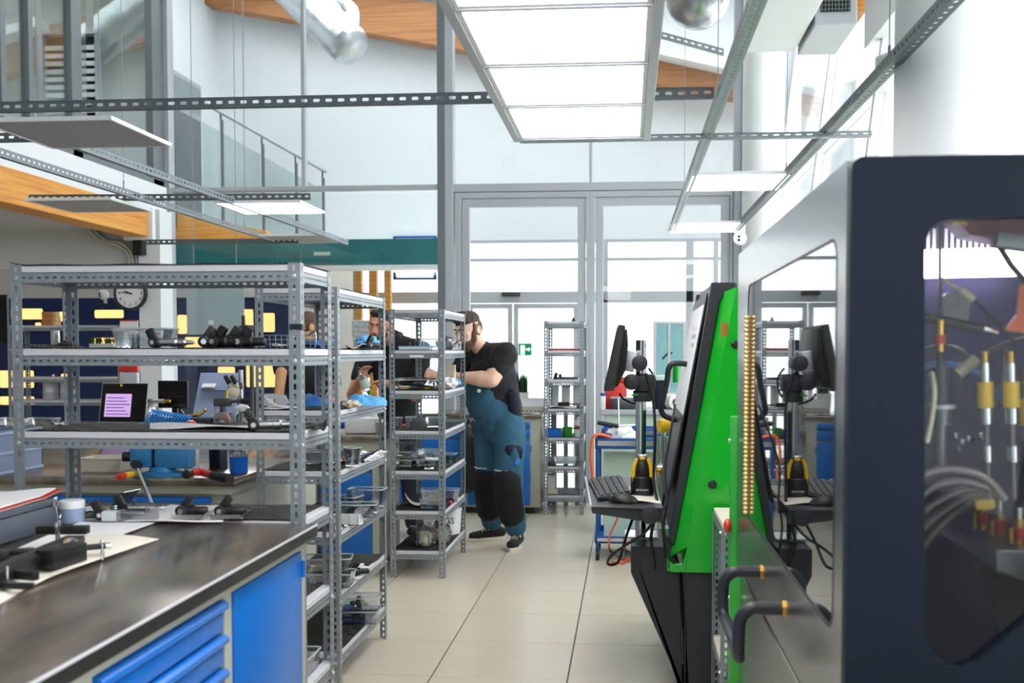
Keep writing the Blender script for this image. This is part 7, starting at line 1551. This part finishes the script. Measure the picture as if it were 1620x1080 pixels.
def hand(M, wrist, d, palm_n, side, curl=.9, s=1.0, spread=.0):
    """hand added to the body mesh: wrist, direction d, palm normal, side=+1 thumb on n x d side"""
    d = Vector(d).normalized(); n = Vector(palm_n); n = (n - d * n.dot(d)).normalized(); b = d.cross(n) * side
    w_ = Vector(wrist)
    M.cap(w_, w_ + d * .05 * s, .026 * s, .03 * s, 12)
    for k in (-1, 0, 1): M.cap(w_ + d * .03 * s + b * (.02 * k * s), w_ + d * .085 * s + b * (.024 * k * s), .016 * s, .014 * s, 10)
    for k, L in enumerate((.072, .082, .076, .06)):
        o = (1.5 - k) * .0205 * s; p0 = w_ + d * .085 * s + b * o; a = curl * .5; d1 = (d * math.cos(a) + n * math.sin(a)); p1 = p0 + d1 * L * .45 * s
        d2 = d * math.cos(a * 2.2) + n * math.sin(a * 2.2); p2 = p1 + d2 * L * .32 * s; d3 = d * math.cos(a * 3.1) + n * math.sin(a * 3.1); p3 = p2 + d3 * L * .25 * s
        M.cap(p0, p1, .0098 * s, .0092 * s, 10); M.cap(p1, p2, .0092 * s, .0085 * s, 10); M.cap(p2, p3, .0085 * s, .0072 * s, 10)
    t0 = w_ + d * .03 * s + b * .026 * s; t1 = t0 + (d * .5 + b * .75 + n * .35).normalized() * .042 * s; t2 = t1 + (d * .8 + b * .2 + n * .55).normalized() * .032 * s
    M.cap(t0, t1, .014 * s, .0115 * s, 10); M.cap(t1, t2, .0112 * s, .009 * s, 10)

# ---------------- worker in blue overalls (facing left and a little to the camera)
p1 = thing('person', 'bearded worker in blue overalls and black T-shirt leaning towards the third rack', 'person', (-.93, 8.22, 0))
hipL, hipR = Vector((-.87, 8.13, .9)), Vector((-1.04, 8.3, .9)); kneeL, kneeR = Vector((-.862, 8.0, .47)), Vector((-1.045, 8.26, .46)); ankL, ankR = Vector((-.812, 8.06, .1)), Vector((-1.03, 8.36, .1))
pel = Vector((-.955, 8.22, .92)); chest = Vector((-1.0, 8.2, 1.27)); upch = Vector((-1.03, 8.18, 1.41))
shL, shR = Vector((-.895, 8.05, 1.43)), Vector((-1.19, 8.34, 1.42)); elL = Vector((-.985, 7.965, 1.245)); wrL = Vector((-1.235, 8.03, 1.265)); elR = Vector((-1.36, 8.33, 1.2)); wrR = Vector((-1.42, 8.13, 1.27))
H1 = Head(PY(741, 524, 8.12), R(-38), R(14), R(-4), .135)
neck = Vector((-1.075, 8.2, 1.5))
B = MB(); add_head(B, H1); B.cap(neck - Vector((0, 0, .06)), H1.p(0, .03, -.05), .062, .058, 16)
B.ell(chest, (.16, .13, .2), (0, 0, R(48))); B.cap(pel, chest, .14, .15); B.cap(shL, shR, .07, .07); 
for a, b, c, d in ((shL, elL, wrL, 1), (shR, elR, wrR, 1)): B.cap(a, b, .074, .06, 18); B.cap(b, b.lerp(c, .35), .06, .062, 18); B.cap(b.lerp(c, .3), c, .061, .034, 18)
for a, b, c in ((hipL, kneeL, ankL), (hipR, kneeR, ankR)): B.cap(a, b, .09, .06); B.cap(b, c, .058, .04)
hand(B, wrL, wrL - elL + Vector((0, .05, 0)), (.2, .9, -.3), 1, .7, 1.05); hand(B, wrR, Vector((-.35, -.5, .15)), (.7, -.2, -.2), -1, .8, 1.05)
blob('body', B, .0075, 'skin', p1, 3)
face_details(H1, p1, 'beard', 'hair', 'hair', 'skin')
HR = MB(); E1 = tuple(H1.e())
HR.ell(H1.p(0, .012, .072), (.08, .1, .07), E1, 22, 14); HR.ell(H1.p(0, -.04, .115), (.06, .055, .034), E1, 16, 10);  HR.ell(H1.p(0, -.075, .098), (.05, .03, .024), E1, 14, 8)
SD = MB(); SD.ell(H1.p(0, .032, .02), (.0845, .09, .082), E1, 20, 12); [SD.cap(H1.p(s_ * .07, -.002, .04), H1.p(s_ * .068, -.01, -.01), .017, .013, 10) for s_ in (-1, 1)]; blob('side_hair', SD, .007, 'beard', p1, 1, inflate=.0015)
HO = blob('hair', HR, .007, 'hair', p1, 2, wr=.006, wf=30)
T = MB(); T.ell(chest + Vector((-.005, .01, .0)), (.185, .165, .23), (0, 0, R(48))); T.cap(pel + Vector((.01, .01, .08)), chest, .16, .165); T.cap(shL, shR, .088, .085); T.cap(shL, shL.lerp(elL, .5), .094, .084); T.cap(shR, shR.lerp(elR, .6), .085, .074); T.cap(upch, neck - Vector((0, 0, .035)), .115, .068); T.ell(upch + Vector((.03, .05, -.02)), (.14, .11, .12), (0, 0, R(48)))
blob('t_shirt', T, .012, 'tshirt', p1, 4, wr=.006, wf=9)
# overalls: trousers, waist and bib
O = MB(); O.cap(pel - Vector((0, 0, .02)), pel + Vector((-.03, -.02, .1)), .17, .165); O.ell(pel, (.18, .16, .14), (0, 0, R(48)))
for a, b, c in ((hipL, kneeL, ankL), (hipR, kneeR, ankR)): O.cap(a, b, .122, .1, 20); O.cap(b, b.lerp(c, .75), .096, .08, 20); O.cap(b.lerp(c, .75), c.lerp(b, .14), .078, .072, 20)
fdir = Vector((-.64, -.77, 0)); rdir = Vector((.77, -.64, 0))
bc = chest + fdir * .075
O.ell(chest + fdir * .09 - rdir * .04 - Vector((0, 0, .15)), (.15, .09, .2), (0, 0, math.atan2(rdir.y, rdir.x)), 24, 14); O.ell(chest + fdir * .11 - rdir * .045 - Vector((0, 0, .06)), (.115, .065, .13), (0, 0, math.atan2(rdir.y, rdir.x)), 24, 14)
OV = blob('overalls', O, .0125, 'overall', p1, 4, wr=.007, wf=6)
# knee pads, pockets, cuffs, straps
for a, b, c, nm in ((hipL, kneeL, ankL, 'L'), (hipR, kneeR, ankR, 'R')):
    K = MB(); u = fdir * .018; K.cap(a.lerp(b, .92) + u, b + u, .102, .1, 20); K.cap(b + u, b.lerp(c, .6) + u, .098, .09, 20); blob('knee_pad', K, .011, 'kneepad', p1, 3, inflate=.009)
    t0 = a.lerp(b, .74) + fdir * .118; MB().tube([t0 + rdir * -.065 + fdir * -.03, t0 + fdir * .0, t0 + rdir * .065 + fdir * -.03], .004, 6).build('reflective_strip', 'paper', p1)
    CU = MB(); CU.cap(c.lerp(b, .22), c.lerp(b, .16), .082, .084, 20); blob('trouser_cuff', CU, .011, 'overall', p1, 3)
pk = PY(805, 729, 7.93)
K = MB(); K.cap(pk + Vector((.03, .06, .07)), pk + Vector((.035, .06, -.1)), .045, .05, 14); blob('cargo_pocket', K, .01, 'overall', p1, 3)
K = MB(); K.cap(pk + Vector((-.0, .05, .08)), pk + Vector((.06, .07, .07)), .04, .04, 12); K.cap(pk + Vector((.0, .05, .05)), pk + Vector((.06, .07, .03)), .035, .035, 12); blob('pocket_flap', K, .01, 'overall_dark', p1, 2)
MB().cbox(pk + Vector((.06, .02, -.01)), (.04, .012, .05), (0, .5, .4)).build('pocket_tag', 'sky_sheet_dark', p1, True, .004)
sd0 = Vector((-.83, 8.12, 1.05)); K = MB(); K.cap(sd0 + Vector((-.015, -.03, .08)), sd0 + Vector((.015, -.0, -.16)), .05, .055, 14); blob('side_panel', K, .011, 'overall_dark', p1, 3)
MB().tube(smoothpath([bc + rdir * .1 + fdir * .06 + Vector((0, 0, .0)), shL.lerp(upch, .55) + Vector((-.02, -.055, .05)), shL.lerp(upch, .6) + Vector((.05, .08, .04))]), .014, 8).build('strap', 'overall_dark', p1)
bt = PY(758, 618, 7.95); MB().lathe([(.0, 0), (.014, 0), (.014, .006), (.0, .008)], 14, Matrix.Translation(bt) @ Euler((R(90), 0, R(-20))).to_matrix().to_4x4()).build('bib_button', 'paper_cream', p1)
# shoes
def shoe(ank, yaw, par, L=.29):
    D = Vector((math.sin(yaw), -math.cos(yaw), 0)); Sd = Vector((math.cos(yaw), math.sin(yaw), 0)); h = Vector((ank.x, ank.y, 0)) - D * .07
    U = MB(); U.cap(h + Vector((0, 0, .06)), h + D * .1 + Vector((0, 0, .06)), .042, .044, 16); U.cap(h + D * .08 + Vector((0, 0, .05)), h + D * (L - .06) + Vector((0, 0, .04)), .044, .034, 16); U.cap(h + D * .04 + Vector((0, 0, .08)), h + D * .06 + Vector((0, 0, .11)), .045, .045, 16); U.cap(h + D * .19 + Sd * .014 + Vector((0, 0, .04)), h + D * .19 - Sd * .014 + Vector((0, 0, .04)), .034, .034, 12)
    U.v = [(x, y, max(z, .022)) for x, y, z in U.v]; blob('shoe', U, .008, 'shoe', par, 2)
    n = 28; pr_ = []
    for i in range(n):
        a = 2 * PI * i / n; l_ = math.cos(a); w_ = math.sin(a); xx = (L / 2 - .03) + l_ * (L / 2 + .008); ww = w_ * (.047 if l_ > 0 else .043) * (1 - .12 * (1 - abs(w_)))
        pr_.append(h + D * xx + Sd * ww)
    MB().prism([(p.x, p.y) for p in pr_], 2, .0, .028).build('sole', 'sole', par, True, .003)
    for i in range(4):
        c = h + D * (.11 + i * .024) + Vector((0, 0, .102 - i * .009)); MB().tube([c + Sd * -.026 - Vector((0, 0, .012)), c + Vector((0, 0, .003)) , c + Sd * .026 - Vector((0, 0, .012))], .0035, 6).build('lace', 'sole', par)
    c = h + D * .1 + Vector((0, 0, .106)); 
    for s_ in (-1, 1): MB().tube(smoothpath([c, c + Sd * .03 * s_ + D * .01 + Vector((0, 0, .008)), c + Sd * .045 * s_ + D * .02 - Vector((0, 0, .02)), c + Sd * .02 * s_ + D * .015]), .003, 6).build('lace_loop', 'sole', par)
shoe(ankL, R(-8), p1); shoe(ankR, R(-62), p1)

# ---------------- dark-haired worker facing the camera, holding a bottle
Yw = 8.45
def Q(px, py, Y=Yw): return PY(px, py, Y)
hd2 = Q(601, 516, 8.3); H2 = Head(hd2, R(-12), R(10), R(6), .128)
p2 = thing('person', 'dark-haired worker in a black polo shirt holding a spray bottle behind the second rack', 'person', (hd2.x + .05, Yw + .08, 0))
x0 = hd2.x + .07; nk = Vector((x0 - .01, Yw + .02, 1.575)); ch2 = Vector((x0 + .02, Yw + .06, 1.3)); pl2 = Vector((x0 + .02, Yw + .08, .9))
sR, sL = Vector((x0 - .19, Yw + .03, 1.455)), Vector((x0 + .22, Yw + .05, 1.46))
eR, wR2 = Vector((x0 - .3, Yw - .12, 1.12)), Q(572, 596, 8.12); eL, wL2 = Vector((x0 + .22, Yw - .16, 1.1)), Q(612, 606, 8.12)
B = MB(); add_head(B, H2); B.cap(nk - Vector((0, 0, .06)), H2.p(0, .03, -.05), .058, .055, 16); B.ell(ch2, (.17, .11, .2)); B.cap(pl2, ch2, .13, .13); B.cap(sR, sL, .06, .06)
for a, b, c in ((sR, eR, wR2), (sL, eL, wL2)): B.cap(a, b, .052, .042, 16); B.cap(b, c, .044, .029, 16)
for s_ in (-1, 1):
    hp = pl2 + Vector((s_ * .1, 0, -.02)); kn = Vector((hp.x, hp.y - .03, .48)); an = Vector((hp.x + s_ * .02, hp.y + .02, .08)); B.cap(hp, kn, .085, .06); B.cap(kn, an, .056, .04)
btl = Q(578, 600, 8.06)
hand(B, wR2 + Vector((0, 0, -.03)), (.25, -.1, .9), (.6, -.5, .0), 1, .9, .95); hand(B, wL2, (-.85, -.3, .1), (-.2, -.2, -.8), 1, .9, .95)
blob('body', B, .0075, 'skin_dark', p2, 3); face_details(H2, p2, 'hair_dark', 'hair_dark', 'hair_dark', 'skin_dark', True, False)
HR = MB(); E2 = tuple(H2.e()); HR.ell(H2.p(0, .02, .05), (.082, .097, .08), E2, 22, 14); HR.ell(H2.p(0, -.035, .102), (.066, .05, .03), E2, 16, 10); HR.ell(H2.p(0, .055, .005), (.074, .058, .075), E2, 16, 10); blob('hair', HR, .007, 'hair_dark', p2, 2)
T = MB(); T.ell(ch2, (.2, .13, .22)); T.cap(pl2 + Vector((0, 0, .02)), ch2, .15, .145); T.cap(sR, sL, .076, .076); T.cap(sR, sR.lerp(eR, .6), .076, .066); T.cap(sL, sL.lerp(eL, .6), .076, .066); T.cap(ch2 + Vector((0, 0, .15)), nk - Vector((0, 0, .02)), .13, .075); T.cap(nk - Vector((0, 0, .05)), sL, .07, .074); T.cap(nk - Vector((0, 0, .05)), sR, .07, .074); blob('polo_shirt', T, .012, 'tshirt', p2, 4, wr=.005, wf=9)
CL = MB(); CL.cap(nk + Vector((-.045, -.03, -.02)), nk + Vector((.045, -.03, -.02)), .035, .035); CL.cap(nk + Vector((-.05, .03, .0)), nk + Vector((.05, .03, .0)), .035, .035); blob('collar', CL, .01, 'tshirt', p2, 2)
O = MB(); O.cap(pl2 - Vector((0, 0, .06)), pl2, .145, .15)
for s_ in (-1, 1):
    hp = pl2 + Vector((s_ * .1, 0, -.02)); kn = Vector((hp.x, hp.y - .03, .48)); an = Vector((hp.x + s_ * .02, hp.y + .02, .1)); O.cap(hp, kn, .11, .085); O.cap(kn, an, .083, .075)
blob('trousers', O, .014, 'trouser', p2, 3)
for s_ in (-1, 1): shoe(pl2 + Vector((s_ * .12, .02, -.8)), R(4 * s_), p2)
sbt = thing('spray_bottle', 'clear spray bottle with a green label held by the dark-haired worker', 'spray bottle', tuple(btl)); Mb = Matrix.Translation(btl + Vector((0, -.03, -.02))) @ Euler((0, R(-24), 0)).to_matrix().to_4x4()
MB().lathe([(.0, -.07), (.03, -.07), (.034, -.06), (.034, .045), (.026, .065), (.012, .08), (.012, .095), (.0, .095)], 22, Mb).build('bottle', 'plastic_film', sbt); MB().lathe([(.0, -.045), (.0348, -.045), (.0348, .02), (.0, .02)], 22, Mb).build('label', 'green_pale', sbt); MB().lathe([(.0, -.1), (.014, -.1), (.017, -.07), (.0, -.07)], 14, Mb).build('green_cap', 'cup_green', sbt); MB().lathe([(.0, .095), (.016, .095), (.014, .12), (.0, .125)], 14, Mb).build('nozzle', 'charcoal', sbt)

# ---------------- third worker, seen from behind
hd3 = PY(490, 517, 8.75); H3 = Head(hd3, R(125), R(8), 0, .118)
p3 = thing('person', 'short-haired worker in a dark T-shirt seen from behind, leaning on the bench', 'person', (hd3.x - .05, 8.85, 0))
x0 = hd3.x - .06; nk = Vector((x0 + .04, 8.8, 1.44)); ch3 = Vector((x0, 8.85, 1.2)); pl3 = Vector((x0, 8.95, .9)); sA, sB = Vector((x0 - .17, 8.74, 1.34)), Vector((x0 + .16, 8.96, 1.33))
eA, wA = PY(445, 590, 8.6), PY(438, 634, 8.5); wA.z = .96; eB, wB = Vector((x0 + .26, 8.8, 1.1)), Vector((x0 + .22, 8.55, .98))
B = MB(); add_head(B, H3); B.cap(nk - Vector((0, 0, .06)), H3.p(0, .03, -.05), .056, .054, 16); B.ell(ch3, (.17, .12, .2)); B.cap(pl3, ch3, .13, .13); B.cap(sA, sB, .06, .06)
for a, b, c in ((sA, eA, wA), (sB, eB, wB)): B.cap(a, b, .052, .046, 16); B.cap(b, c, .046, .03, 16)
hand(B, wA, (.1, -.5, -.6), (.3, .0, -.9), 1, .4, .95); hand(B, wB, (-.3, -.8, -.2), (.0, .1, -.9), -1, .6, .95)
for s_ in (-1, 1):
    hp = pl3 + Vector((s_ * .1, 0, -.02)); kn = Vector((hp.x, hp.y, .48)); an = Vector((hp.x + s_ * .02, hp.y + .02, .08)); B.cap(hp, kn, .085, .06); B.cap(kn, an, .056, .04)
blob('body', B, .0075, 'skin_tan', p3, 3); face_details(H3, p3, None, 'hair', 'hair', 'skin_tan')
HR = MB(); E3 = tuple(H3.e()); HR.ell(H3.p(0, .022, .046), (.0815, .097, .082), E3, 22, 14); HR.ell(H3.p(0, .045, .005), (.076, .06, .066), E3, 16, 10); HR.ell(H3.p(0, -.03, .1), (.062, .05, .026), E3, 14, 8); blob('hair', HR, .007, 'beard', p3, 2)
T = MB(); T.ell(ch3, (.19, .135, .22)); T.cap(pl3 + Vector((0, 0, .03)), ch3, .15, .145); T.cap(sA, sB, .076, .076); T.cap(sA, sA.lerp(eA, .6), .078, .07); T.cap(sB, sB.lerp(eB, .6), .076, .068); T.cap(ch3 + Vector((0, 0, .12)), nk - Vector((0, 0, .04)), .12, .068); blob('t_shirt', T, .012, 'tshirt', p3, 4)
O = MB(); O.cap(pl3 - Vector((0, 0, .06)), pl3, .145, .15)
for s_ in (-1, 1):
    hp = pl3 + Vector((s_ * .1, 0, -.02)); kn = Vector((hp.x, hp.y, .48)); an = Vector((hp.x + s_ * .02, hp.y + .02, .1)); O.cap(hp, kn, .11, .085); O.cap(kn, an, .083, .075)
blob('trousers', O, .014, 'trouser', p3, 3)
for s_ in (-1, 1): shoe(pl3 + Vector((s_ * .12, .02, -.8)), R(150 + 4 * s_), p3)
